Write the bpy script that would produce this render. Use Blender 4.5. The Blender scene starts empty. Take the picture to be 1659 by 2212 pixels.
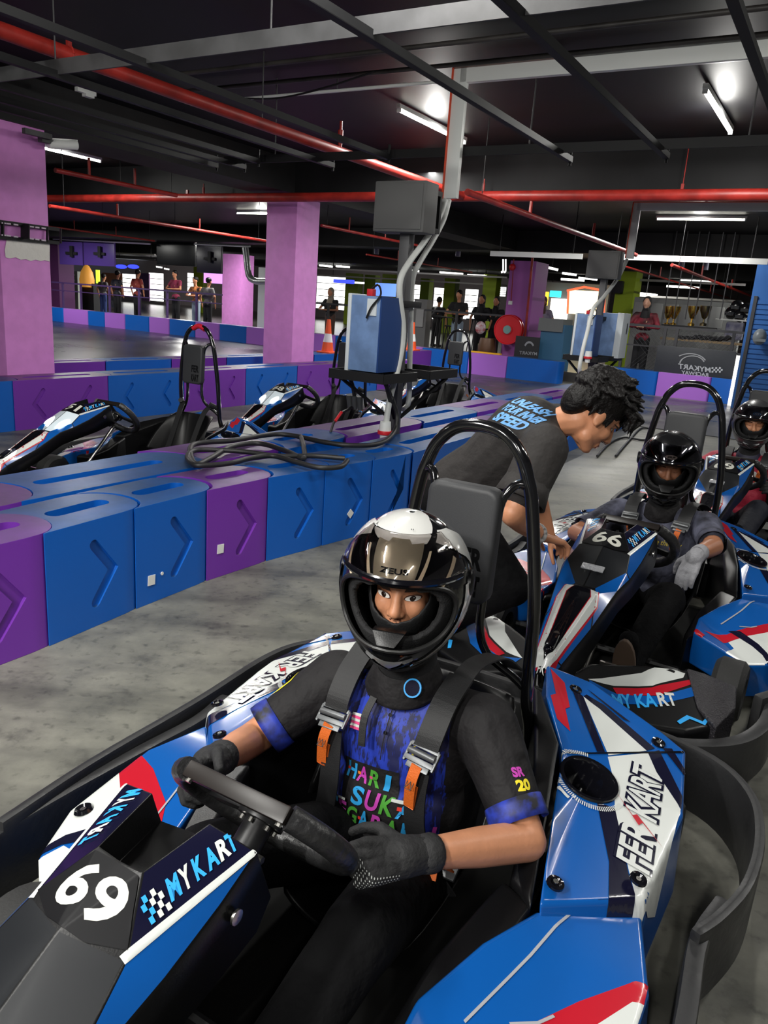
import bpy, bmesh, math, random
from mathutils import Vector, Matrix
from mathutils.bvhtree import BVHTree
from mathutils import noise as mnoise
random.seed(7)
PI = math.pi
R = math.radians
scene = bpy.context.scene
COL = scene.collection

# ---------------------------------------------------------------- camera
CAM_H, PITCH, ROLL, FPX = 1.5, R(15.3), R(4.15), 1650.0
_f = Vector((0, math.cos(PITCH), -math.sin(PITCH)))
_u0 = Vector((0, math.sin(PITCH), math.cos(PITCH)))
_r0 = Vector((1, 0, 0))
_r = _r0 * math.cos(ROLL) + _u0 * math.sin(ROLL)
_u = _u0 * math.cos(ROLL) - _r0 * math.sin(ROLL)
cd = bpy.data.cameras.new('camera')
cd.sensor_fit = 'HORIZONTAL'
cd.sensor_width = 36.0
cd.lens = 36.0 * FPX / 1659.0
cd.clip_start = 0.02
cd.clip_end = 300
cam = bpy.data.objects.new('camera', cd)
m = Matrix((_r, _u, -_f)).transposed().to_4x4()
m.translation = Vector((0, 0, CAM_H))
cam.matrix_world = m
COL.objects.link(cam)
scene.camera = cam

# ---------------------------------------------------------------- world and exposure
w = bpy.data.worlds.new('world')
scene.world = w
w.use_nodes = True
bg = w.node_tree.nodes['Background']
bg.inputs[0].default_value = (0.80, 0.88, 1.0, 1)
bg.inputs[1].default_value = 0.35
scene.view_settings.view_transform = 'Standard'
scene.view_settings.look = 'None'
scene.view_settings.gamma = 1
scene.view_settings.use_curve_mapping = False
scene.view_settings.exposure = 0.0

# lane frame: s runs along the kart lanes (away to the right), t across them
U = Vector((0.5, 0.8660254, 0))
V = Vector((0.8660254, -0.5, 0))
LANE = R(60)
def lp(s, t, z=0.0):
    return U * s + V * t + Vector((0, 0, z))
def at(px, py, z=None, Y=None):
    d = _f + _r * ((px - 829.5) / FPX) - _u * ((py - 1106.0) / FPX)
    k = (z - CAM_H) / d.z if z is not None else Y / d.y
    return Vector((0, 0, CAM_H)) + d * k

# soft strips: under the tube lamps, plus added fill strips without a tube
TUBE_LIGHTS = []
def strip_light(c, ang, energy, ln=1.45):
    ld = bpy.data.lights.new('tube_or_fill_light', 'AREA')
    ld.shape = 'RECTANGLE'; ld.size = ln; ld.size_y = 0.10
    ld.energy = energy; ld.color = (1.0, 0.985, 0.94)
    o = bpy.data.objects.new('tube_or_fill_light', ld)
    o.location = c; o.rotation_euler = (0, 0, ang)
    COL.objects.link(o)
    return o

# ---------------------------------------------------------------- materials
_mats = {}
def M(name, col, rough=0.5, metal=0.0, coat=0.0, emit=0.0, bump=0.0, bscale=40.0, var=0.0, vscale=8.0,
      trans=0.0, alpha=1.0, col2=None, rvar=0.0, spec=0.5):
    if name in _mats: return _mats[name]
    mt = bpy.data.materials.new(name); mt.use_nodes = True
    nt = mt.node_tree; b = nt.nodes['Principled BSDF']
    c = (col[0], col[1], col[2], 1)
    b.inputs['Base Color'].default_value = c
    b.inputs['Roughness'].default_value = rough
    b.inputs['Metallic'].default_value = metal
    b.inputs['Coat Weight'].default_value = coat
    b.inputs['Coat Roughness'].default_value = 0.08
    b.inputs['Specular IOR Level'].default_value = spec
    if trans: b.inputs['Transmission Weight'].default_value = trans
    if alpha < 1: b.inputs['Alpha'].default_value = alpha
    if emit:
        b.inputs['Emission Color'].default_value = c
        b.inputs['Emission Strength'].default_value = emit
    tc = None
    if bump or var or rvar:
        tc = nt.nodes.new('ShaderNodeTexCoord')
    if var or rvar:
        n = nt.nodes.new('ShaderNodeTexNoise'); n.inputs['Scale'].default_value = vscale; n.inputs['Detail'].default_value = 6
        nt.links.new(tc.outputs['Object'], n.inputs['Vector'])
        if var:
            mx = nt.nodes.new('ShaderNodeMix'); mx.data_type = 'RGBA'
            k = 1 - var
            mx.inputs['A'].default_value = (c[0] * k, c[1] * k, c[2] * k, 1) if col2 is None else (*col2, 1)
            mx.inputs['B'].default_value = (min(1, c[0] * (1 + var * .5)), min(1, c[1] * (1 + var * .5)), min(1, c[2] * (1 + var * .5)), 1)
            mr = nt.nodes.new('ShaderNodeMapRange'); mr.inputs['From Min'].default_value = .35; mr.inputs['From Max'].default_value = .65
            nt.links.new(n.outputs['Fac'], mr.inputs['Value'])
            nt.links.new(mr.outputs['Result'], mx.inputs['Factor'])
            nt.links.new(mx.outputs['Result'], b.inputs['Base Color'])
        if rvar:
            m2 = nt.nodes.new('ShaderNodeMapRange')
            m2.inputs['From Min'].default_value = .35; m2.inputs['From Max'].default_value = .65
            m2.inputs['To Min'].default_value = max(.03, rough - rvar); m2.inputs['To Max'].default_value = min(1, rough + rvar)
            nt.links.new(n.outputs['Fac'], m2.inputs['Value'])
            nt.links.new(m2.outputs['Result'], b.inputs['Roughness'])
    if bump:
        n2 = nt.nodes.new('ShaderNodeTexNoise'); n2.inputs['Scale'].default_value = bscale; n2.inputs['Detail'].default_value = 4
        nt.links.new(tc.outputs['Object'], n2.inputs['Vector'])
        bp = nt.nodes.new('ShaderNodeBump'); bp.inputs['Strength'].default_value = bump; bp.inputs['Distance'].default_value = 0.01 if bscale > 20 else .035
        nt.links.new(n2.outputs['Fac'], bp.inputs['Height'])
        nt.links.new(bp.outputs['Normal'], b.inputs['Normal'])
    _mats[name] = mt
    return mt

# ---------------------------------------------------------------- mesh helpers
class MB:
    def __init__(s): s.v = []; s.f = []; s.sm = []
    def add(s, vs, fs, smooth=False):
        o = len(s.v); s.v += [tuple(v) for v in vs]; s.f += [tuple(i + o for i in f) for f in fs]; s.sm += [smooth] * len(fs); return s
    def box(s, c, size, rz=0, rot=None):
        hx, hy, hz = size[0] / 2, size[1] / 2, size[2] / 2
        mt = rot if rot is not None else Matrix.Rotation(rz, 3, 'Z')
        vs = [Vector(c) + mt @ Vector((x, y, z)) for x in (-hx, hx) for y in (-hy, hy) for z in (-hz, hz)]
        return s.add(vs, [(0, 1, 3, 2), (4, 6, 7, 5), (0, 4, 5, 1), (2, 3, 7, 6), (0, 2, 6, 4), (1, 5, 7, 3)])
    def bar(s, a, b, w, h, up=(0, 0, 1)):
        a = Vector(a); b = Vector(b); d = (b - a); L = d.length; d.normalize()
        y = Vector(up).cross(d)
        if y.length < 1e-4: y = Vector((0, 1, 0)).cross(d)
        y.normalize(); z = d.cross(y)
        return s.box((a + b) / 2, (L, w, h), rot=Matrix((d, y, z)).transposed())
    def tube(s, path, r, n=8, closed=False, cap=True):
        P = [Vector(p) for p in path]; N = len(P)
        rs = r if isinstance(r, (list, tuple)) else [r] * N
        vs = []; prev = None
        for i, p in enumerate(P):
            if closed: d = P[(i + 1) % N] - P[i - 1]
            else: d = P[min(i + 1, N - 1)] - P[max(i - 1, 0)]
            if d.length < 1e-9: d = Vector((0, 0, 1))
            d.normalize()
            if prev is None:
                a = Vector((0, 0, 1)) if abs(d.z) < .9 else Vector((1, 0, 0))
                x = a.cross(d).normalized()
            else:
                x = prev - d * prev.dot(d)
                x = x.normalized() if x.length > 1e-6 else Vector((0, 0, 1)).cross(d).normalized()
            prev = x; y = d.cross(x)
            for k in range(n):
                an = 2 * PI * k / n
                vs.append(p + (x * math.cos(an) + y * math.sin(an)) * rs[i])
        fs = []
        for i in range(N if closed else N - 1):
            j = (i + 1) % N
            for k in range(n):
                l = (k + 1) % n
                fs.append((i * n + k, i * n + l, j * n + l, j * n + k))
        if cap and not closed:
            fs.append(tuple(range(n - 1, -1, -1))); fs.append(tuple((N - 1) * n + k for k in range(n)))
        return s.add(vs, fs, True)
    def cyl(s, a, b, r, r2=None, n=16):
        return s.tube([a, b], [r, r if r2 is None else r2], n)
    def lathe(s, prof, c=(0, 0, 0), rot=None, n=24):
        vs = []; c = Vector(c)
        for (r, z) in prof:
            for k in range(n):
                a = 2 * PI * k / n; v = Vector((r * math.cos(a), r * math.sin(a), z))
                vs.append(c + (rot @ v if rot is not None else v))
        fs = []
        for i in range(len(prof) - 1):
            for k in range(n):
                l = (k + 1) % n
                fs.append((i * n + k, i * n + l, (i + 1) * n + l, (i + 1) * n + k))
        return s.add(vs, fs, True)
    def ell(s, c, r, rot=None, n=16, m=10):
        prof = [(max(1e-4, math.sin(PI * i / m)), -math.cos(PI * i / m)) for i in range(m + 1)]
        vs = []
        for (a, z) in prof:
            for k in range(n):
                v = Vector((r[0] * a * math.cos(2 * PI * k / n), r[1] * a * math.sin(2 * PI * k / n), r[2] * z))
                vs.append(Vector(c) + (rot @ v if rot is not None else v))
        fs = [(i * n + k, i * n + (k + 1) % n, (i + 1) * n + (k + 1) % n, (i + 1) * n + k) for i in range(m) for k in range(n)]
        return s.add(vs, fs, True)
    def prism(s, poly, z0, z1, fr=None):
        """2-D polygon between two heights; fr maps (x,y,z) to space"""
        fr = fr or (lambda x, y, z: (x, y, z)); n = len(poly)
        vs = [fr(x, y, z0) for x, y in poly] + [fr(x, y, z1) for x, y in poly]
        fs = [tuple(range(n - 1, -1, -1)), tuple(range(n, 2 * n))] + [(i, (i + 1) % n, n + (i + 1) % n, n + i) for i in range(n)]
        return s.add(vs, fs)
    def mesh(s, name):
        me = bpy.data.meshes.new(name); me.from_pydata(s.v, [], s.f); me.update()
        me.polygons.foreach_set('use_smooth', s.sm)
        return me
    def build(s, name, mat, parent=None, bevel=0.0, seg=2, fix=True, weld=0.0, angle=35, subsurf=0):
        me = s.mesh(name)
        bm = bmesh.new(); bm.from_mesh(me)
        if weld: bmesh.ops.remove_doubles(bm, verts=bm.verts, dist=weld)
        if fix: bmesh.ops.recalc_face_normals(bm, faces=bm.faces)
        if bevel:
            es = [e for e in bm.edges if len(e.link_faces) == 2 and e.calc_face_angle(0) > R(angle)]
            bmesh.ops.bevel(bm, geom=es, offset=bevel, segments=seg, profile=.6, affect='EDGES', clamp_overlap=True)
            for f in bm.faces: f.smooth = True
        bm.to_mesh(me); bm.free()
        if bevel or any(s.sm):
            try: me.set_sharp_from_angle(angle=R(38 if not bevel else 50))
            except Exception: pass
        return link(name, me, mat, parent)
def link(name, me, mat, parent=None):
    o = bpy.data.objects.new(name, me)
    if mat is not None:
        if isinstance(mat, (list, tuple)):
            for q in mat: me.materials.append(q)
        else: me.materials.append(mat)
    COL.objects.link(o)
    if parent is not None: o.parent = parent
    return o
def thing(name, label, cat, loc=(0, 0, 0), rz=0.0, group=None):
    o = bpy.data.objects.new(name, None); o.empty_display_size = .1
    COL.objects.link(o); o.location = loc; o.rotation_euler = (0, 0, rz)
    o['label'] = label; o['category'] = cat
    if group: o['group'] = group
    return o
def tag(o, label, cat, group=None, kind=None):
    o['label'] = label; o['category'] = cat
    if group: o['group'] = group
    if kind: o['kind'] = kind
    return o
def struct(o): o['kind'] = 'structure'; return o
def dup(root, loc=None, rz=None, label=None):
    def cp(o, par):
        c = o.copy(); COL.objects.link(c); c.parent = par
        for ch in [x for x in kids.get(o.name, [])]: cp(ch, c)
        return c
    kids = {}
    for x in COL.objects:
        if x.parent: kids.setdefault(x.parent.name, []).append(x)
    r = cp(root, None)
    if loc is not None: r.location = loc
    if rz is not None: r.rotation_euler = (0, 0, rz)
    if label: r['label'] = label
    return r
def bez(p0, p1, p2, p3, n=10):
    p0, p1, p2, p3 = map(Vector, (p0, p1, p2, p3)); out = []
    for i in range(n + 1):
        t = i / n; out.append(p0 * (1 - t) ** 3 + p1 * 3 * t * (1 - t) ** 2 + p2 * 3 * t * t * (1 - t) + p3 * t ** 3)
    return out
def cr(pts, n=6, closed=False):
    """Catmull-Rom through points"""
    P = [Vector(p) for p in pts]; N = len(P); out = []
    rng = range(N) if closed else range(N - 1)
    for i in rng:
        a = P[i - 1] if (closed or i > 0) else P[0] * 2 - P[1]; b = P[i]; c = P[(i + 1) % N]
        d = P[(i + 2) % N] if (closed or i + 2 < N) else P[-1] * 2 - P[-2]
        for k in range(n):
            t = k / n
            out.append(.5 * ((2 * b) + (c - a) * t + (2 * a - 5 * b + 4 * c - d) * t * t + (3 * b - a - 3 * c + d) * t ** 3))
    if not closed: out.append(P[-1])
    return out
def weight_normals(o):
    md = o.modifiers.new('w', 'WEIGHTED_NORMAL'); md.keep_sharp = True; md.weight = 100
    bpy.context.view_layer.update()
    return apply_mods(o)
def apply_mods(o):
    dg = bpy.context.evaluated_depsgraph_get()
    me = bpy.data.meshes.new_from_object(o.evaluated_get(dg))
    old = o.data; o.modifiers.clear(); o.data = me; me.name = old.name
    return o
def bool_cut(o, cutter_mb):
    c = cutter_mb.build('cutter', None)
    md = o.modifiers.new('b', 'BOOLEAN'); md.operation = 'DIFFERENCE'; md.object = c; md.solver = 'EXACT'
    bpy.context.view_layer.update()
    apply_mods(o)
    bpy.data.objects.remove(c)
    return o

# text and flat prints laid on a surface -----------------------------------
_tc = {}
def text_mesh(txt, bold=0.0, shear=0.0):
    key = (txt, bold, shear)
    if key in _tc: return _tc[key]
    cu = bpy.data.curves.new('t', 'FONT'); cu.body = txt; cu.size = 1.0; cu.offset = bold; cu.shear = shear
    cu.resolution_u = 4
    o = bpy.data.objects.new('t', cu); COL.objects.link(o)
    bpy.context.view_layer.update()
    me = bpy.data.meshes.new_from_object(o.evaluated_get(bpy.context.evaluated_depsgraph_get()))
    bpy.data.objects.remove(o)
    vs = [(v.co.x, v.co.y) for v in me.vertices]; fs = [tuple(p.vertices) for p in me.polygons]
    if vs:
        x0 = min(v[0] for v in vs); x1 = max(v[0] for v in vs); y0 = min(v[1] for v in vs); y1 = max(v[1] for v in vs)
        vs = [((x - x0) / (x1 - x0), (y - y0) / (y1 - y0)) for x, y in vs]
    _tc[key] = (vs, fs)
    return _tc[key]
def bvh_of(objs):
    """one BVH over several meshes, in the space of their parent"""
    vs = []; fs = []
    for o in objs:
        k = len(vs); mt = o.matrix_basis
        vs += [mt @ v.co for v in o.data.vertices]; fs += [tuple(i + k for i in p.vertices) for p in o.data.polygons]
    return BVHTree.FromPolygons(vs, fs)
class Decal:
    """collects flat print shapes; fr(x,y)->(point, direction) gives a ray; the print lands on the surface"""
    def __init__(s, fr, bvh, off=.0012, maxlen=.02):
        s.fr = fr; s.bvh = bvh; s.off = off; s.ml = maxlen; s.layers = {}
    def lay(s, mat, P, fs, lift):
        k = (mat, lift)
        if s.layers and list(s.layers)[-1][:2] == k: s.layers[list(s.layers)[-1]].append((P, fs))
        else: s.layers[(mat, lift, len(s.layers))] = [(P, fs)]
        return s
    def poly(s, mat, pts, lift=0):
        return s.lay(mat, [tuple(p) for p in pts], [tuple(range(len(pts)))], lift)
    def text(s, mat, txt, o, ex, ey, bold=0, shear=0, lift=1, sub=None):
        vs, fs = text_mesh(txt, bold, shear)
        P = [(o[0] + ex[0] * x + ey[0] * y, o[1] + ex[1] * x + ey[1] * y) for x, y in vs]
        return s.lay(mat, P, fs, lift)
    def build(s, name, parent, label=None):
        out = []
        for (mat, lift, order), items in s.layers.items():
            bm = bmesh.new()
            for P, fs in items:
                vv = [bm.verts.new((x, y, 0)) for x, y in P]
                for f in fs:
                    try: bm.faces.new([vv[i] for i in f])
                    except ValueError: pass
            bmesh.ops.triangulate(bm, faces=bm.faces)
            for _ in range(5):
                es = [e for e in bm.edges if e.calc_length() > s.ml]
                if not es: break
                bmesh.ops.subdivide_edges(bm, edges=es, cuts=1)
                bmesh.ops.triangulate(bm, faces=bm.faces)
            dead = []; ds = []
            for v in bm.verts:
                p, d = s.fr(v.co.x, v.co.y)
                h, nrm, i, dist = s.bvh.ray_cast(Vector(p), Vector(d).normalized())
                if h is None: dead.append((v, Vector(p), Vector(d).normalized())); continue
                ds.append(dist)
                if nrm.dot(Vector(d)) > 0: nrm = -nrm
                v.co = h + nrm * (s.off + .0004 * order)
            md = sum(ds) / len(ds) if ds else 0
            for v, p, d in dead:
                h, nrm, i, dist = s.bvh.find_nearest(p + d * md)
                v.co = h - d * .0006
            if not ds: bm.free(); continue
            me = bpy.data.meshes.new(name); bm.to_mesh(me); bm.free()
            if len(me.polygons) == 0: continue
            me.shade_smooth() if hasattr(me, 'shade_smooth') else None
            o = link(name, me, mat, parent); out.append(o)
            if label: o['label'] = label
            if len(items) > 1: o['kind'] = 'stuff'
        return out
# ================================================================ structure
blk = M('black_paint', (.006, .006, .0075), .55, var=.3, vscale=3, spec=.25)
blk_beam = M('black_beam_paint', (.011, .011, .012), .6, var=.3, vscale=2, spec=.25)
dark_steel = M('dark_steel', (.010, .010, .011), .6, spec=.3)
grey_steel = M('grey_steel', (.06, .06, .063), .6, metal=.1, var=.3, vscale=6)
red_pipe = M('red_pipe_paint', (.38, .025, .018), .42, var=.35, vscale=5)
white_pl = M('white_plastic', (.80, .82, .80), .4)
orange_tape = M('orange_edge', (.75, .07, .02), .5)
tube_on = M('tube_glow', (1, .98, .86), .5, emit=14)
purple_wall = M('purple_wall_paint', (.70, .26, .68), .62, bump=.05, bscale=60, var=.06)
green_wall = M('lime_paint', (.33, .46, .01), .6)
blue_wall = M('blue_wall_paint', (.015, .10, .34), .6)
white_wall = M('white_plaster', (.62, .60, .56), .8)

# floor: worn grey-olive concrete with patches and tyre marks
fm = bpy.data.materials.new('concrete'); fm.use_nodes = True
nt = fm.node_tree; b = nt.nodes['Principled BSDF']
tc = nt.nodes.new('ShaderNodeTexCoord')
n1 = nt.nodes.new('ShaderNodeTexNoise'); n1.inputs['Scale'].default_value = .9; n1.inputs['Detail'].default_value = 8; n1.inputs['Roughness'].default_value = .62
n2 = nt.nodes.new('ShaderNodeTexNoise'); n2.inputs['Scale'].default_value = 5; n2.inputs['Detail'].default_value = 9; n2.inputs['Roughness'].default_value = .7
n3 = nt.nodes.new('ShaderNodeTexNoise'); n3.inputs['Scale'].default_value = 22; n3.inputs['Detail'].default_value = 6
mpx = nt.nodes.new('ShaderNodeMapping'); mpx.inputs['Rotation'].default_value = (0, 0, R(-60)); mpx.inputs['Scale'].default_value = (.35, 2.2, 1)
n4 = nt.nodes.new('ShaderNodeTexNoise'); n4.inputs['Scale'].default_value = 1.6; n4.inputs['Detail'].default_value = 5
for n in (n1, n2, n3): nt.links.new(tc.outputs['Object'], n.inputs['Vector'])
nt.links.new(tc.outputs['Object'], mpx.inputs['Vector']); nt.links.new(mpx.outputs['Vector'], n4.inputs['Vector'])
def ramp(src, stops):
    r = nt.nodes.new('ShaderNodeValToRGB'); e = r.color_ramp.elements
    e[0].position, e[0].color = stops[0][0], (*stops[0][1], 1); e[1].position, e[1].color = stops[-1][0], (*stops[-1][1], 1)
    for p, c in stops[1:-1]:
        q = e.new(p); q.color = (*c, 1)
    nt.links.new(src, r.inputs[0]); return r.outputs[0]
def mul(a, b_, f=1.0):
    x = nt.nodes.new('ShaderNodeMix'); x.data_type = 'RGBA'; x.blend_type = 'MULTIPLY'; x.inputs['Factor'].default_value = f
    nt.links.new(a, x.inputs['A']); nt.links.new(b_, x.inputs['B']); return x.outputs['Result']
c1 = ramp(n1.outputs['Fac'], [(.3, (.095, .094, .078)), (.5, (.15, .148, .125)), (.7, (.21, .205, .175))])
c2 = ramp(n2.outputs['Fac'], [(.30, (.45, .45, .46)), (.46, (.9, .9, .9)), (.7, (1.2, 1.2, 1.18))])
c3 = ramp(n3.outputs['Fac'], [(.28, (.55, .55, .55)), (.42, (1, 1, 1)), (.8, (1.05, 1.05, 1.05))])
c4 = ramp(n4.outputs['Fac'], [(.34, (.55, .55, .56)), (.5, (1, 1, 1)), (.75, (1.1, 1.1, 1.08))])
out = mul(mul(mul(c1, c2), c3), c4)
nt.links.new(out, b.inputs['Base Color'])
rr = nt.nodes.new('ShaderNodeMapRange'); rr.inputs['To Min'].default_value = .32; rr.inputs['To Max'].default_value = .62
nt.links.new(n2.outputs['Fac'], rr.inputs['Value']); nt.links.new(rr.outputs['Result'], b.inputs['Roughness'])
bp = nt.nodes.new('ShaderNodeBump'); bp.inputs['Strength'].default_value = .15; bp.inputs['Distance'].default_value = .01
nt.links.new(n3.outputs['Fac'], bp.inputs['Height']); nt.links.new(bp.outputs['Normal'], b.inputs['Normal'])
MB().box((-8, 18, -.1), (110, 90, .2)).build('floor', fm)
struct(bpy.data.objects['floor'])
# dark polished race track on the far side of the double wall
track_m = M('rubbered_track', (.022, .018, .032), .30, var=.3, vscale=.6, rvar=.03)
tr = MB().prism([(2, -9.2), (17.8, -9.2), (18.3, -16), (18.6, -27), (2, -27)], .001, .012, lambda x, y, z: lp(x, y, z)).build('trim_1', track_m); struct(tr)
tr = MB().prism([(11.6, -9.2), (11.6, -1.0), (16.6, -1.0), (16.9, -9.2)], .001, .011, lambda x, y, z: lp(x, y, z)).build('trim_2', M('track_dust', (.06, .06, .062), .35, var=.4, vscale=1.5, rvar=.1)); struct(tr)
# yellow guide line beyond the walkway
yl = MB().prism([(6.0, -1.35), (6.0, -1.28), (7.6, -1.28), (7.6, -1.35)], .001, .003, lambda x, y, z: lp(x, y, z)).build('trim_3', M('yellow_line_paint', (.30, .21, .05), .6, var=.4)); struct(yl)
# raised spectator floor behind the far blocks
pf = MB().prism([(18.0, -9), (17.9, 0), (45, 0), (45, -62), (18.9, -62), (18.9, -16)], 0.0, .22, lambda x, y, z: lp(x, y, z)).build('trim_4', M('dark_tiles', (.07, .065, .06), .25)); struct(pf)

# ceiling slab and downstand beams
CZ = 3.4
MB().box((-8, 18, CZ + .15), (110, 90, .3)).build('ceiling', blk); struct(bpy.data.objects['ceiling'])
def lbox(name, s0, s1, t0, t1, z0, z1, mat, parent=None, bevel=0):
    return MB().prism([(s0, t0), (s1, t0), (s1, t1), (s0, t1)], z0, z1, lambda x, y, z: lp(x, y, z)).build(name, mat, parent, bevel=bevel)
for i, a in enumerate([(9.62, 10.25, -30, 14), (18.4, 19.1, -30, 14), (27, 27.8, -40, 10)]):
    struct(lbox('trim_%d' % (5 + i), a[0], a[1], a[2], a[3], 2.93, CZ, blk_beam))
struct(lbox('trim_8', -4, 9.62, -8.12, -7.46, 2.95, CZ, blk_beam))
struct(lbox('trim_9', 10.25, 18.4, -8.12, -7.46, 2.95, CZ, blk_beam))
struct(lbox('trim_10', 5.3, 5.95, -20, -8.12, 2.97, CZ, blk_beam))
# columns
def column(name, s, t, w, h, mat, z0=0, label=None, cat='column', group=None):
    o = MB().prism([(-w / 2, -w / 2), (w / 2, -w / 2), (w / 2, w / 2), (-w / 2, w / 2)], z0, h, lambda x, y, z: lp(x, y, z)).build(name, mat, None, bevel=.012)
    o.location = lp(s, t)
    return o
pa = column('purple_column', 5.20, -7.775, .57, 2.96, purple_wall)
tag(pa, 'purple square column at the left edge with white scraped patch', 'column')
pb = column('purple_column', 10.02, -7.78, .58, 2.925, purple_wall)
tag(pb, 'purple square column in the middle, behind the parked karts', 'column')

# white scraped patch and black TV bracket on the near column
patch = M('bare_plaster', (.78, .76, .72), .85, bump=.3, bscale=15)
fz = lambda y, t: 0
pcol = purple_wall
tF = -7.49 + .004
pts = [(5.50, 2.02)]
def on_face(px, py, T):        # a pixel ray met with the column face t = T, as (s, z)
    d = _f + _r * ((px - 829.5) / FPX) - _u * ((py - 1106) / FPX)
    k = T / d.dot(V); p = Vector((0, 0, CAM_H)) + d * k
    return p.dot(U), p.z
patch_px = [(14, 518), (45, 519), (75, 523), (107, 527), (107, 545), (107, 565), (96, 562), (88, 564), (76, 561), (66, 564), (56, 560), (44, 561), (34, 556), (20, 558), (12, 556), (10, 540)]
pp = [on_face(x, y, tF) for x, y in patch_px]
o = MB().prism(pp, 0, .004, lambda x, y, z: lp(x, tF + z, y)).build('plaster_patch', patch, pa)
o.matrix_parent_inverse = pa.matrix_basis.inverted()
tb = thing('tv_bracket', 'empty black slotted TV bracket screwed to the left purple column', 'bracket', lp(5.8, tF, 1.9))
def rail(mb, x0, y0, x1, y1, h):
    a = on_face(x0, y0, tF + .05); b_ = on_face(x1, y1, tF + .05)
    mb.bar(lp(a[0], tF + .03, a[1]) - tb.location, lp(b_[0], tF + .03, b_[1]) - tb.location, .02, h)
bm_ = MB(); rail(bm_, -20, 476, 130, 496, .035); bm_.build('top_rail', dark_steel, tb)
bm_ = MB(); rail(bm_, -20, 510, 130, 525, .035); bm_.build('bottom_rail', dark_steel, tb)
for k, (xx, ww) in enumerate([(5, .05), (50, .2), (102, .03), (131, .025)]):
    bm_ = MB(); a = on_face(xx, 478 + xx * .12, tF + .03); b2 = on_face(xx, 510 + xx * .12, tF + .03)
    bm_.bar(lp(a[0], tF + .03, a[1]) - tb.location, lp(b2[0], tF + .03, b2[1]) - tb.location, .012, ww, up=V)
    bm_.build('cross_plate', dark_steel, tb)
slot = MB()
for xx in (8, 18, 34, 68, 80, 94):
    for yy in (481, 507):
        a = on_face(xx, yy + xx * .13, tF + .045); slot.box(lp(a[0], tF + .046, a[1]) - tb.location, (.045, .014, .014), LANE)
slot.build('slot_row', M('slot_light', (.6, .5, .6), .6), tb)['kind'] = 'stuff'

# ---------------------------------------------------------------- plastic barrier blocks
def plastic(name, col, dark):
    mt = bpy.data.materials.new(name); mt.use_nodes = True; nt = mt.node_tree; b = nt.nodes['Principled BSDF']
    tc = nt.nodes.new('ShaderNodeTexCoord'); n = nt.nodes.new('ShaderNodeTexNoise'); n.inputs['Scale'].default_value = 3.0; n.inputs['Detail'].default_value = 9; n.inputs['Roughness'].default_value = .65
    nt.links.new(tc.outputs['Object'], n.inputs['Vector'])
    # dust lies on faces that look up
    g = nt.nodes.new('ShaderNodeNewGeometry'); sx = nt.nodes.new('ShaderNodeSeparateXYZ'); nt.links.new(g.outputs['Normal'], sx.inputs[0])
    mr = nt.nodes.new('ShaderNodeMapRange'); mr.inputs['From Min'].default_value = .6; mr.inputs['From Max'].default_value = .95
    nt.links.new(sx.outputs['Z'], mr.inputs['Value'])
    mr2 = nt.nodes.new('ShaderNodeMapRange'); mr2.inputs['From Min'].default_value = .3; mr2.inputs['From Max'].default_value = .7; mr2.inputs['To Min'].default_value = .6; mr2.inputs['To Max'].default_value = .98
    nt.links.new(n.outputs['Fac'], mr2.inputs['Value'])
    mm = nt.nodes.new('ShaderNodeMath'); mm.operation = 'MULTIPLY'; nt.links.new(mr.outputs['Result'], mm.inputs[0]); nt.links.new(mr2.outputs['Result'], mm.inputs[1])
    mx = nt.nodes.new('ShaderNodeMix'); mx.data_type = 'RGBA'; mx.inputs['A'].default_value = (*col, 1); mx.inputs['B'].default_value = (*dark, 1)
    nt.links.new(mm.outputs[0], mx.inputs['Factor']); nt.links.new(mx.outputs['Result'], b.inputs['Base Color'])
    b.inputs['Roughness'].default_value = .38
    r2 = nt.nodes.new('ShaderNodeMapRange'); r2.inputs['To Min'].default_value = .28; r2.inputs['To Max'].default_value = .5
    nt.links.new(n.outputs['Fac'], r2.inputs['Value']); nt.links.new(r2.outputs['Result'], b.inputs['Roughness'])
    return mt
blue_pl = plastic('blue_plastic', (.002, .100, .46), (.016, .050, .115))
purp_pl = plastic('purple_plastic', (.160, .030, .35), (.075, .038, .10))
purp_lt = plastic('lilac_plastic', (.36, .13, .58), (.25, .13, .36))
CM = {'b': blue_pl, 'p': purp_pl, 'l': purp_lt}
_bp = {}
def stroke(pts, w):
    P = [Vector(p) for p in pts]; n = len(P); L_, R_ = [], []
    for i, p in enumerate(P):
        d0 = (p - P[i - 1]).normalized() if i else (P[1] - p).normalized()
        d1 = (P[i + 1] - p).normalized() if i < n - 1 else d0
        a = Vector((-d0.y, d0.x)); b_ = Vector((-d1.y, d1.x)); mm = (a + b_).normalized(); k = w / max(.4, mm.dot(a))
        L_.append(p + mm * k); R_.append(p - mm * k)
    def cap(p, d, a):
        return [p + d * (w * math.sin(PI * i / 6)) + a * (w * math.cos(PI * i / 6)) for i in range(1, 6)]
    d1 = (P[-1] - P[-2]).normalized(); d0 = (P[0] - P[1]).normalized()
    out = L_ + cap(P[-1], d1, Vector((-d1.y, d1.x))) + R_[::-1] + cap(P[0], d0, Vector((-d0.y, d0.x)))
    return [(v.x, v.y) for v in out]
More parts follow.
